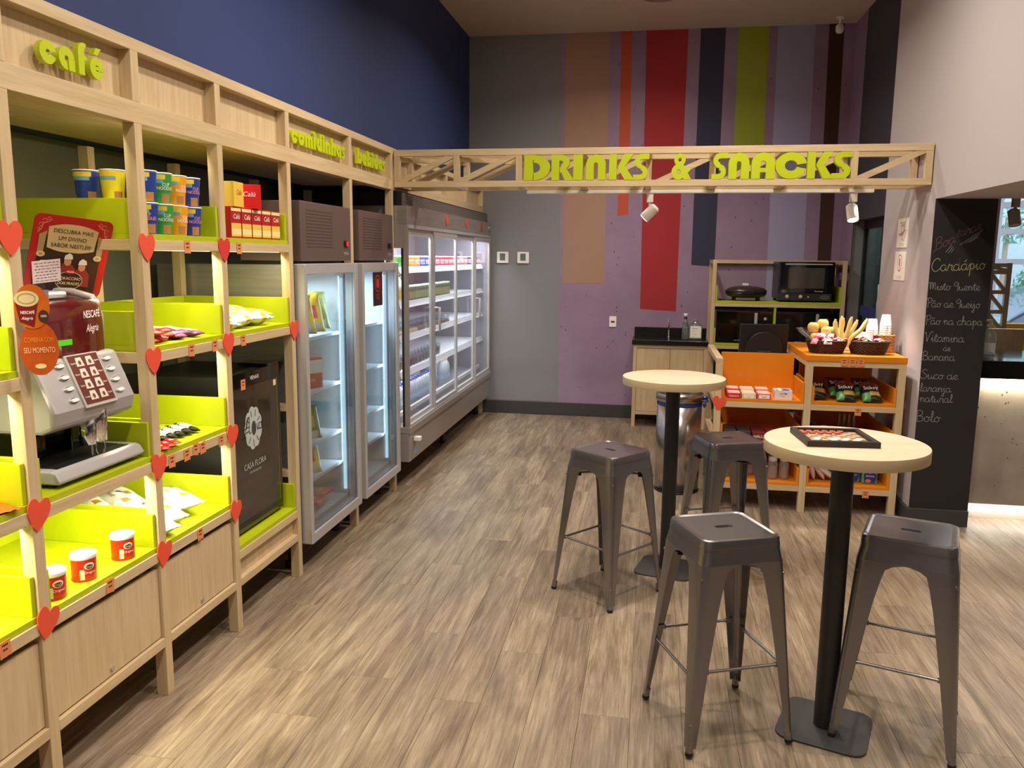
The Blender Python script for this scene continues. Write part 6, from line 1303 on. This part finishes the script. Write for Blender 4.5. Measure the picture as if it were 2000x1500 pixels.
# ================================================================ metal bar stools
GM = mat('gunmetal', S(146, 143, 146), .27, .85, noise=(1.5, S(138, 135, 138)))
RUB = mat('black_rubber', S(16, 16, 16), .7)
def stool_proto():
    T = thing('bar_stool', 'x', 'stool', group='gunmetal bar stools'); H_ = .727; a = .143; rc_ = .035
    def sq(h, r, k=5):
        b_ = rrect(2*h, 2*h, r, k); out = []
        for i_, p in enumerate(b_):
            out.append(p); q_ = b_[(i_+1) % len(b_)]
            if i_ % (k+1) == k: out += [(p[0]+(q_[0]-p[0])*j/10, p[1]+(q_[1]-p[1])*j/10) for j in range(1, 10)]
        return out
    # seat : concentric rounded squares with slot
    rings = [(a+.004, -.045, rc_), (a+.003, -.010, rc_), (a, -.003, rc_), (a-.006, 0, rc_-.004), (a-.012, -.001, rc_-.008), (a-.016, -.004, rc_-.010), (a-.018, -.004, rc_-.011)]
    rings = [(a+.0045, -.033, rc_), (a+.0025, -.010, rc_), (a, -.003, rc_), (a-.006, 0, rc_-.004), (a-.012, -.001, rc_-.008), (a-.016, -.0035, rc_-.010), (a-.019, -.004, rc_-.011)]
    q = MB(); vs = []; n = len(sq(.1, .03))
    for h, z, r in rings: vs += [(x, y, H_+z) for x, y in sq(h, r)]
    # slot ring
    sl_ = []
    outer = sq(a-.018, rc_-.011)
    for x, y in outer:
        t_ = math.atan2(y, x); sl_.append((.030*cos(t_)*min(1, 1)+(.0 if abs(cos(t_)) < .3 else 0), .012*sin(t_), 0))
    def stad(t_): 
        L_ = .021; r = .0125; c_, s2 = cos(t_), sin(t_)
        # ray-stadium intersection
        if abs(s2) > 1e-6 and abs(r/s2*c_) <= L_: return (r/abs(s2)*c_, r*(1 if s2 > 0 else -1))
        cx = L_ if c_ > 0 else -L_; b_ = -c_*cx*1; disc = max(0, (c_*cx)**2-(cx*cx-r*r)); d = c_*cx+disc**.5; return (d*c_, d*s2)
    vs += [(stad(math.atan2(y, x))[0], stad(math.atan2(y, x))[1], H_-.004) for x, y in outer]; vs += [(stad(math.atan2(y, x))[0]*.92, stad(math.atan2(y, x))[1]*.9, H_-.012) for x, y in outer]
    K = len(rings)+2; q.add(vs, [(i*n+k, i*n+(k+1) % n, (i+1)*n+(k+1) % n, (i+1)*n+k) for i in range(K-1) for k in range(n)], 0, True)
    for fi in range(len(q.sm)):
        if fi//n in (6, 7): q.sm[fi] = False
    o = q.build('seat', GM, T); md = o.modifiers.new('solid', 'SOLIDIFY'); md.thickness = .0022; md.offset = -1; es = o.modifiers.new('split', 'EDGE_SPLIT'); es.split_angle = R(32)
    # skirt
    q = MB(); vs = []
    for h, z in ((a+.0045, -.046), (a+.0055, -.030), (a+.010, -.082)):
        pass
    for h, z, r in ((a+.0035, -.0335, rc_), (a+.0045, -.045, rc_), (a+.012, -.085, rc_)): vs += [(x, y, H_+z) for x, y in sq(h, r)]
    q.add(vs, [(i*n+k, i*n+(k+1) % n, (i+1)*n+(k+1) % n, (i+1)*n+k) for i in range(2) for k in range(n)], 0, True); o = q.build('skirt', GM, T); md = o.modifiers.new('solid', 'SOLIDIFY'); md.thickness = .0022; md.offset = -1; es = o.modifiers.new('split', 'EDGE_SPLIT'); es.split_angle = R(32)
    # legs
    def half(z): return a+.0115+(H_-.084-z)/(H_-.084)*(.197-a-.0115)
    def wid(z): 
        pts = [(.0, .026), (.05, .030), (.30, .052), (.55, .078), (.62, .094), (.642, .125), (.6435, .150)]
        for (z0, w0), (z1, w1) in zip(pts, pts[1:]):
            if z <= z1: return w0+(w1-w0)*(z-z0)/(z1-z0)
        return pts[-1][1]
    for sx in (-1, 1):
        for sy in (-1, 1):
            q = MB(); vs = []; zs = [.028, .05, .10, .2, .3, .4, .5, .58, .62, .634, .6435]; m_ = 9
            for z in zs:
                h = half(z); w_ = min(wid(z), h); r = min(rc_*(.45+.55*z/.64), w_*.8); c = (h-r, h-r)
                prof = [(h, h-w_), (h, h-(w_+r)/2)]+[(c[0]+r*cos(R(15*i)), c[1]+r*sin(R(15*i))) for i in range(0, 7)]+[(h-(w_+r)/2, h), (h-w_, h)]
                vs += [(x*sx, y*sy, z) for x, y in prof]
            m_ = len(prof); q.add(vs, [(i*m_+k, i*m_+k+1, (i+1)*m_+k+1, (i+1)*m_+k) for i in range(len(zs)-1) for k in range(m_-1)], 0, True)
            o = q.build('leg', GM, T); md = o.modifiers.new('solid', 'SOLIDIFY'); md.thickness = .0024; md.offset = 0; es = o.modifiers.new('split', 'EDGE_SPLIT'); es.split_angle = R(32)
            h = half(.03)-.013; MB().cyl((h*sx, h*sy, .040), (sx*(h+.003), sy*(h+.003), .010), .0135, .0125, 16).build('foot_tip', GM, o); MB().cyl((sx*(h+.003), sy*(h+.003), .012), (sx*(h+.004), sy*(h+.004), 0), .0135, .0135, 16).build('foot', RUB, o)
            hh = half(.10); MB().lathe([(.001, .006), (.005, .004), (.007, 0)], 12).xf(Matrix.Translation((sx*(hh-.008), sy*(hh-.008), .105)) @ Matrix.Rotation(R(90), 4, Vector((-sy, sx, 0)))).build('stud', GM, o)
    # rungs
    for k, (p, q2) in enumerate((((-1, -1), (1, -1)), ((1, -1), (1, 1)), ((1, 1), (-1, 1)), ((-1, 1), (-1, -1)))):
        z = .262 if k % 2 else .285; h = half(z)-.005; a_ = Vector((p[0]*h, p[1]*h, z)); b_ = Vector((q2[0]*h, q2[1]*h, z)); d = (b_-a_).normalized(); L_ = (b_-a_).length
        a_ += d*.020; b_ -= d*.020; m_ = MB(); m_.tube([a_+d*.028, b_-d*.028], .0055, n=10); m_.bar(a_, a_+d*.032, .006, .017); m_.bar(b_-d*.032, b_, .006, .017); m_.build('rung', GM, T)
    z = .600; h = half(z)-.006
    for s_ in (1, -1):
        m_ = MB(); m_.tube([(-h, -h*s_, z), (0, 0, z+.010+.004*s_), (h, h*s_, z)], .0055, n=8); m_.build('cross_brace', GM, T)
    for sx in (-1, 1):
        for sy in (-1, 1): MB().box(-.010, .010, -.014, .014, -.012, .012, bev=.002).xf(Matrix.Translation((sx*.105, sy*.105, z+.0035)) @ Matrix.Rotation(R(45*sx*sy), 4, 'Z')).build('spacer', RUB, T)
    return T
sp = stool_proto()
SL = [((-.173, 3.905), -38, 'gunmetal bar stool farthest left, on the near side of the far table'), ((.421, 4.30), 19.6, 'gunmetal bar stool in the back, between the two tables, partly hidden'), ((.275, 2.802), 23, 'gunmetal bar stool in the middle front, left of the draughts table'), ((.910, 2.885), -19.4, 'gunmetal bar stool at the right front, cut by the bottom of the picture')]
for i, (p, a, lab) in enumerate(SL):
    o = sp if i == 0 else dup(sp)
    o.location = (p[0], p[1], 0.0 if i not in (2, 3) else .0085); o.rotation_euler = (0, 0, R(a)); o['label'] = lab

# ================================================================ chalkboard menu
CB = thing('chalkboard', 'tall black chalkboard menu on the end of the pale column', 'chalkboard', (1.82, 5.331, .105))
MB().box(XC-.001, 1.9995, 5.328, 5.3325, .105, 2.015).build('board', mat('chalkboard_black', S(34, 33, 36), .75, noise=(3, S(28, 27, 30))), CB, world=True)
G = {  # single stroke script letters: lists of strokes, x-height 1, width last
 'a': ([[(.75, .85), (.45, 1), (.1, .7), (.1, .25), (.4, 0), (.7, .3), (.78, .95), (.78, .3), (.9, .02), (1.1, .25)]], 1.05),
 'b': ([[(0, .2), (.3, 1.2), (.3, 1.9), (.15, 1.9), (.12, .2), (.4, 0), (.7, .3), (.6, .8), (.3, .7)], [(.66, .7), (1.0, .8)]], .95),
 'c': ([[(.8, .8), (.5, 1), (.1, .6), (.2, .1), (.55, 0), (.95, .3)]], .85),
 'd': ([[(.75, .8), (.45, 1), (.1, .7), (.1, .25), (.4, 0), (.75, .3), (.85, 2.0), (.82, .3), (.95, 0), (1.15, .25)]], 1.1),
 'e': ([[(0, .35), (.5, .5), (.65, .85), (.4, 1), (.15, .7), (.15, .25), (.5, 0), (.9, .3)]], .8),
 'f': ([[(0, .2), (.4, 1.2), (.5, 1.9), (.3, 1.9), (.25, .3), (.2, -.9), (.4, -.8), (.35, .1), (.8, .3)]], .7),
 'h': ([[(0, .2), (.35, 1.2), (.35, 1.9), (.2, 1.9), (.15, 0)], [(.15, .5), (.5, 1), (.7, .8), (.7, .1), (.95, .2)]], .95),
 'i': ([[(0, .3), (.25, .95), (.25, .2), (.4, 0), (.65, .3)], [(.27, 1.35), (.30, 1.45)]], .55),
 'j': ([[(0, .3), (.3, .95), (.3, -.8), (.1, -1), (-.05, -.7), (.7, .3)], [(.32, 1.35), (.35, 1.45)]], .6),
 'l': ([[(0, .2), (.35, 1.2), (.35, 1.9), (.2, 1.9), (.18, .3), (.35, 0), (.6, .25)]], .5),
 'm': ([[(0, .5), (.15, 1), (.2, 0)], [(.2, .6), (.4, 1), (.55, .8), (.55, 0)], [(.55, .6), (.75, 1), (.92, .8), (.92, .1), (1.15, .2)]], 1.15),
 'n': ([[(0, .5), (.15, 1), (.2, 0)], [(.2, .6), (.45, 1), (.65, .8), (.65, .1), (.9, .2)]], .88),
 'o': ([[(.45, 1), (.1, .6), (.2, .1), (.55, .05), (.75, .5), (.55, .95), (.4, .9), (.7, .8), (1.0, .85)]], .92),
 'p': ([[(0, .4), (.25, 1), (.2, -1)], [(.22, .7), (.5, 1), (.75, .7), (.6, .15), (.25, .2)], [(.65, .3), (.95, .4)]], .9),
 'q': ([[(.7, .8), (.4, 1), (.1, .6), (.2, .1), (.5, .05), (.72, .9), (.65, -.8), (.5, -1), (.6, -.5), (.9, .2)]], .9),
 'r': ([[(0, .3), (.2, 1.1), (.3, .85), (.6, .9), (.55, .3), (.7, 0), (.9, .25)]], .75),
 's': ([[(0, .2), (.4, 1), (.45, .5), (.5, .1), (.2, 0), (.05, .15)], [(.5, .1), (.75, .3)]], .65),
 't': ([[(0, .3), (.35, 1.6), (.3, .2), (.45, 0), (.7, .3)], [(.05, 1.15), (.7, 1.2)]], .6),
 'u': ([[(0, .4), (.15, .95), (.15, .2), (.4, 0), (.65, .4), (.7, .95), (.7, .2), (.85, 0), (1.05, .3)]], .98),
 'v': ([[(0, .8), (.15, .9), (.35, 0), (.65, .9), (.9, .8)]], .8),
 'B': ([[(.2, 2.0), (.2, .1)], [(0, 1.7), (.4, 2.1), (.9, 1.8), (.8, 1.2), (.3, 1.05), (.9, .9), (1.05, .3), (.6, 0), (.1, .05), (-.2, -.3)]], 1.15),
 'C': ([[(1.1, 1.7), (.8, 2.1), (.3, 1.8), (0, 1.0), (.2, .2), (.7, 0), (1.2, .5)]], 1.2),
 'M': ([[(-.1, 1.5), (.15, 1.7), (.2, 0), (.35, 1.4), (.6, 1.7), (.7, .1), (.85, 1.4), (1.1, 1.6), (1.15, .2), (1.4, .1)]], 1.4),
 'P': ([[(.3, 1.9), (.25, -.1)], [(-.1, 1.2), (.1, 1.9), (.6, 2.1), (1.0, 1.7), (.8, 1.1), (.3, 1.0)]], .95),
 'S': ([[(1.0, 1.8), (.6, 2.1), (.2, 1.7), (.5, 1.2), (.95, .7), (.7, .1), (.2, .0), (-.1, .4)]], 1.1),
 'V': ([[(-.1, 1.6), (.15, 2.0), (.3, .9), (.4, 0), (.7, 1.2), (1.1, 2.1), (1.4, 2.0)]], 1.1),
 'Q': ([[(.9, 1.4), (.55, 1.9), (.1, 1.5), (.2, 1.0), (.6, 1.0), (.9, 1.7), (.75, -.2)], [(.75, .0), (1.0, .3)]], 1.0),
}
ACC = {'ã': ('a', [(.25, 1.35), (.4, 1.5), (.6, 1.35), (.8, 1.5)]), 'á': ('a', [(.45, 1.3), (.7, 1.7)])}
def chalk(s_, x, z, xh, m, wd=.0035, slope=0., squash=1., nm='chalk_writing'):
    q = MB(); cx = 0
    def put(st): ribbon(q, crom([(x+(cx+p[0])*xh*squash, z+p[1]*xh+(cx+p[0])*xh*squash*slope) for p in st], 4), wd, ((0, 5.3278, 0), (1, 0, 0), (0, 0, 1)), .0004)
    for ch in s_:
        if ch == ' ': cx += .55; continue
        ac = None
        if ch in ACC: ch, ac = ACC[ch]
        st, w_ = G[ch]
        for t_ in st: put(t_)
        if ac: put(ac)
        cx += w_
    return q.build(nm, m, CB, world=True)
CHK = mat('chalk_white', S(150, 152, 152), .9); CHP = mat('chalk_rose', S(124, 88, 88), .9); CHY = mat('chalk_yellow', S(172, 164, 116), .9)
xs = 1.660
chalk('Boa', xs+.012, 1.71, .036, CHP, .003, .45, nm='chalk_writing'); chalk('tarde', xs+.13, 1.785, .030, CHP, .003, .42)
q = MB(); fr_ = ((0, 5.3278, 0), (1, 0, 0), (0, 0, 1))
for a in (((1.735, 1.70), (1.765, 1.745)), ((1.75, 1.695), (1.772, 1.735)), ((1.765, 1.700), (1.778, 1.722)), ((1.81, 1.745), (1.93, 1.835)), ((1.84, 1.755), (1.918, 1.812)), ((1.86, 1.760), (1.905, 1.792))): ribbon(q, list(a), .003, fr_, .0004)
q.build('chalk_writing', CHK, CB, world=True)
chalk('Cardápio', xs+.004, 1.585, .037, CHY, .004, .06, 1.08)
chalk('Misto Quente', xs, 1.475, .026, CHK, .0027, 0, 1.13); chalk('Pão de Queijo', xs-.006, 1.370, .027, CHK, .0027, 0, 1.04); chalk('Pão na chapa', xs-.006, 1.265, .027, CHK, .0027, 0, 1.12)
chalk('Vitamina', xs, 1.160, .029, CHK, .0027, 0, 1.12); chalk('de', xs+.11, 1.105, .020, CHK, .0027, 0, 1.1); chalk('Banana', xs-.006, 1.045, .027, CHK, .0027, 0, 1.15)
chalk('Suco de', xs-.002, .930, .028, CHK, .0027, 0, 1.2); chalk('laranja', xs-.002, .850, .026, CHK, .0027, 0, 1.18); chalk('natural', xs+.002, .785, .026, CHK, .0027, 0, 1.25); chalk('Bolo', xs-.012, .660, .034, CHK, .0027, 0, 1.2)

# signs on the side of the column
def wsign(y0, y1, z0, z1, lab, k):
    T = thing('notice_sign', lab, 'sign', (XC-.002, (y0+y1)/2, z0), 0, None); MB().box(XC-.005, XC-.0005, y0, y1, z0, z1).build('plate', WRIM, T, world=True)
    fr = ((XC-.0054, (y0+y1)/2, z0), (0, -1, 0), (0, 0, 1)); h = z1-z0; SG = mat('sign_red', S(176, 40, 56), .5); q = MB()
    if k == 0:
        ribbon(q, [(a*.17, .04*0+.085+b*.13-.04) for a, b in ((-.45, .35), (-.2, .35), (-.1, .8), (.15, .85), (.3, .5), (.12, .3), (-.1, .45), (.0, .1), (.25, .0), (.5, .55), (.2, .5), (-.3, .25))], .006, fr, .0004)
        q.build('emblem', SG, T, world=True)
        for i, s_ in enumerate(('SORRIA, VOCÊ ESTÁ', 'SENDO FILMADO')): text(T, s_, .014, Vector(fr[0])+Vector((0, 0, h-.035-.02*i)), (0, -1, 0), (0, 0, 1), SG if i else INK, name='print', sx=.9)
    else:
        ribbon(q, [(.045*cos(2*pi*i/40), h*.60+.055*sin(2*pi*i/40)) for i in range(41)], .006, fr, .0004); q.prism([(-.006, h*.6+.035), (.008, h*.6+.03), (.012, h*.6-.005), (0, h*.6-.04), (-.012, h*.6-.005)][::-1], fr, .0006); q.build('emblem', SG, T, world=True)
        text(T, 'ATENÇÃO', .012, Vector(fr[0])+Vector((0, 0, h*.33)), (0, -1, 0), (0, 0, 1), SG, name='print')
    for i in range(2): text(T, 'Lei nº 13.541 de 7 de maio de 2009', .008, Vector(fr[0])+Vector((0, 0, .012+.012*i)), (0, -1, 0), (0, 0, 1), INK, name='print', sx=.9)
wsign(5.818, 6.054, 1.735, 1.930, 'upper white notice with a red outlined emblem on the column side', 0); wsign(5.820, 6.064, 1.516, 1.710, 'lower white notice with a red oval emblem on the column side', 1)

# ================================================================ bar and the room beyond the opening
BR = thing('bar_counter', 'bar counter with a black top and concrete front at the right edge', 'bar', (2.8, 5.8, 0))
CONC = mat('concrete_panel', S(178, 166, 158), .6, noise=(1.6, S(140, 130, 124)), bump=(5, .2))
MB().box(2.003, 3.6, 5.46, 6.15, .925, 1.038).build('bar_top', mat('black_stone_top', S(14, 14, 15), .12, coat=.4), BR, world=True, bevel=.003); MB().box(2.003, 3.6, 5.505, 5.53, .105, .924).build('front_panel', CONC, BR, world=True); MB().box(2.003, 3.6, 5.55, 5.57, .0, .104).build('kick_panel', WHITE, BR, world=True); MB().box(2.003, 3.6, 5.571, 6.1, .0, .92).build('carcass', BLACK, BR, world=True)
q = MB(); rn = random.Random(2)
for i in range(26): x, z, r = rn.uniform(2.02, 2.6), rn.uniform(.13, .85), rn.uniform(.002, .0045); q.prism([(x+r*cos(k*pi/3), z+r*1.3*sin(k*pi/3)) for k in range(6)], ((0, 5.5048, 0), (1, 0, 0), (0, 0, 1)), .0004)
q.build('pits', mat('pit_dark', S(70, 60, 56), .9), BR, world=True, kind='stuff')
area('bar_led', (2.8, 5.485, .918), (0, .5, -1), 1.5, .01, 10, 'yel', 170); area('bar_led', (2.8, 5.535, .097), (0, -.5, -1), 1.5, .01, 3.5, 'neut', 170)
MB().box(2.01, 3.59, 5.531, 5.549, .098, .1035).build('light_strip', led('led_neutral', (1, .97, .9, 1), 3), BR, world=True)
SB_ = thing('sanitizer_bottle', 'clear pump bottle of hand gel on the black bar top', 'bottle', (2.125, 5.60, 1.0385)); MB().lathe([(.038, 0), (.044, .006), (.044, .12), (.040, .155), (.022, .180), (.014, .190), (.014, .20)], 28, sy=.7).build('bottle_body', CLG, SB_); MB().lathe([(.040, .01), (.040, .095)], 28, sy=.7).build('gel', glass('gel', (.9, .93, .97, 1), .1, .1, dif=.3), SB_); MB().lathe([(.018, .20), (.018, .215), (.010, .222), (.010, .235)], 20).box(-.036, .012, -.007, .007, .235, .246, bev=.002).build('pump', mat('milky_plastic', S(214, 206, 204), .35), SB_); MB().box(-.03, .03, -.0335, -.0325, .03, .10).build('label', mat('pale_label', S(206, 206, 214), .4), SB_); text(SB_, 'Rio', .016, (.008, -.0342, .035), (1, 0, 0), (0, 0, 1), INK, name='print', world=False)
# spotlight beyond
tracklight(2.32, 5.9, 2.06, (2.40, 5.2, .0), 'cream spotlight hanging beyond the opening at the right edge', mat('cream_metal', S(176, 150, 130), .4), on=False)
struct(MB().box(2.0, 4.9, 5.333, 9.3, 2.95, 3.05).build('ceiling_bar', CEILM)); MB().box(2.1, 3.4, 5.87, 5.93, 2.062, 2.09).build('track_rail', WHITE); bpy.data.objects['track_rail.001'].name = 'track_rail'
for o in list(bpy.data.objects):
    if o.name.startswith('track_rail') and o.type == 'MESH' and o.parent is None: centre(o); tag(o, 'cream lighting track in the room beyond the opening', 'track')
trb = [o for o in bpy.data.objects if o.name.startswith('track_rail') and o.type == 'MESH' and o.parent is None][0]
# timber lattice post, window, furniture
YW = 9.0
w1 = struct(thing('window_1', 'w', 'w')) if False else bpy.data.objects.new('window_1', None); COL.objects.link(w1); w1['kind'] = 'structure'; w1.location = (3.9, YW, 1.2)
FW = mat('window_frame_grey', S(170, 182, 206), .4)
wx0, wx1 = 3.37, 4.85
def wbx(nm, m, *a): return MB().box(*a).build(nm, m, w1, world=True)
for x in (wx0, wx1-.06): wbx('window_frame', FW, x, x+.06, YW, YW+.06, .0, 2.9)
for z in (.02, 1.62, 1.92, 2.18, 2.84): wbx('window_rail', FW, wx0+.06, wx1-.06, YW, YW+.06, z, z+.055)
for a, b2 in ((.075, 1.62), (1.675, 1.92), (1.975, 2.18), (2.235, 2.84)): wbx('pane', GLASS, wx0+.06, wx1-.06, YW+.02, YW+.028, a, b2)
struct(MB().box(2.7, wx0, YW, YW+.15, 0, 2.95).box(wx1, 5.0, YW, YW+.15, 0, 2.95).build('wall_window', mat('slate_blue_paint', S(92, 100, 140), .8)))
LP = thing('lattice_post', 'pale timber lattice post beyond the bar', 'post', (2.73, 7.0, 0)); OKW = mat('oak_brown', S(166, 142, 112), .5, noise=(5, S(146, 120, 90), (9, 9, .6)))
lx0, lx1 = 2.60, 2.775
for x in (lx0, lx1-.035): MB().box(x, x+.035, 7.0, 7.035, 0, 1.638).build('post', OKW, LP, world=True)
zz = [.1, .36, .62, .775, .93, 1.085, 1.24, 1.395, 1.55, 1.605]
for z in zz: MB().box(lx0+.035, lx1-.035, 7.0, 7.035, z, z+.03).build('rung', OKW, LP, world=True)
for a, b2 in zip(zz, zz[1:]): MB().bar((lx0+.035, 7.017, b2), (lx1-.035, 7.017, a+.03), .025, .025).build('diagonal_brace', OKW, LP, world=True)
MB().box(2.40, lx0, 7.0, 7.02, 1.56, 1.636).build('arm', OKW, LP, world=True)
HT = thing('high_table', 'white topped table beyond the bar in front of the window', 'table', (3.2, 7.9, 0)); MB().box(2.75, 3.9, 7.5, 8.3, .98, 1.02).build('table_top', WHITE, HT, world=True)
for x in (2.78, 3.84):
    for y in (7.53, 8.24): MB().box(x, x+.04, y, y+.04, 0, .98).build('leg', OKW, HT, world=True)
for k, (x, y, c) in enumerate(((2.56, 6.45, 'pale'), (2.86, 7.05, 'yellow'))):
    CHr = thing('chair', ['pale wooden chair just beyond the bar at the right edge', 'yellow chair beyond the bar, behind the gel bottle'][k], 'chair', (x, y, 0)); m = WZ if k == 0 else mat('yellow_plastic', S(226, 180, 30), .4)
    MB().box(-.2, .2, -.2, .2, .62, .65, bev=.004).build('seat', m, CHr); MB().box(-.2, .2, .18, .205, .85, 1.15, bev=.004).build('backrest', m, CHr)
    for a in (-1, 1):
        for b2 in (-1, 1): MB().box(a*.185-.015, a*.185+.015, b2*.185-.015, b2*.185+.015, 0, .62 if b2 < 0 else .86).build('leg', m, CHr)
# outside: street, parked car, wall and shrubs
struct(MB().box(0, 12, 9.3, 30, -.3, -.2).build('ground_outside', mat('asphalt', S(120, 122, 126), .9)))
struct(MB().box(0, 14, 20, 20.2, -.2, 5).build('wall_outside', mat('pale_render', S(206, 214, 222), .9, noise=(1, S(180, 196, 190)))))
cr = thing('car', 'dark parked car seen through the far window', 'car', (7.0, 14.2, -.2))
MB().prism([(-2.1, .25), (2.1, .25), (2.15, .75), (1.5, .9), (.8, 1.4), (-1.0, 1.42), (-1.7, .95), (-2.15, .85)], ((0, -.8, 0), (1, 0, 0), (0, 0, 1)), -1.6).build('car_body', mat('dark_blue_car', S(40, 50, 70), .15, .3, coat=.8), cr, bevel=.05); MB().prism([(.75, 1.33), (1.3, .93), (-1.35, .95), (-.95, 1.35)], ((0, -.81, 0), (1, 0, 0), (0, 0, 1)), -.02).prism([(.75, 1.33), (1.3, .93), (-1.35, .95), (-.95, 1.35)][::-1], ((0, -.80, 0), (1, 0, 0), (0, 0, 1)), .012).build('windows', mat('car_glass', S(160, 180, 200), .05, .4), cr)
for x in (-1.3, 1.35): MB().cyl((x, -.82, .32), (x, -.62, .32), .32, n=28).cyl((x, .6, .32), (x, .8, .32), .32, n=28).build('wheel', RUB, cr)
for k, (x, z, s_) in enumerate(((7.2, 2.2, 1.1), (9.4, 2.6, 1.3), (8.2, .6, .8))):
    q = MB(); rn = random.Random(30+k)
    for i in range(700):
        a, b2, r = rn.uniform(0, 2*pi), rn.uniform(-1, 1), s_*rn.uniform(.5, 1)**.5; p = Vector((r*cos(a)*(1-b2*b2)**.5, .6*r*sin(a)*(1-b2*b2)**.5, r*b2*.8)); d = Vector((rn.uniform(-1, 1), rn.uniform(-1, 1), rn.uniform(-1, 1))).normalized()*.09; e = d.orthogonal().normalized()*.04
        q.add([p-d, p+e, p+d, p-e], [(0, 1, 2, 3)])
    sh = thing('shrub', 'green shrub outside the far window, %s' % ['left one', 'right one', 'low one'][k], 'shrub', (x, 18.6, -.2)); o = q.build('foliage', mat('leaf_green', S(110, 160, 130), .6), sh); o['kind'] = 'stuff'; o.location = (0, 0, z+.3+s_*.5); MB().cyl((0, 0, 0), (0, 0, z+s_*.5), .05).build('stem', OKW, sh)
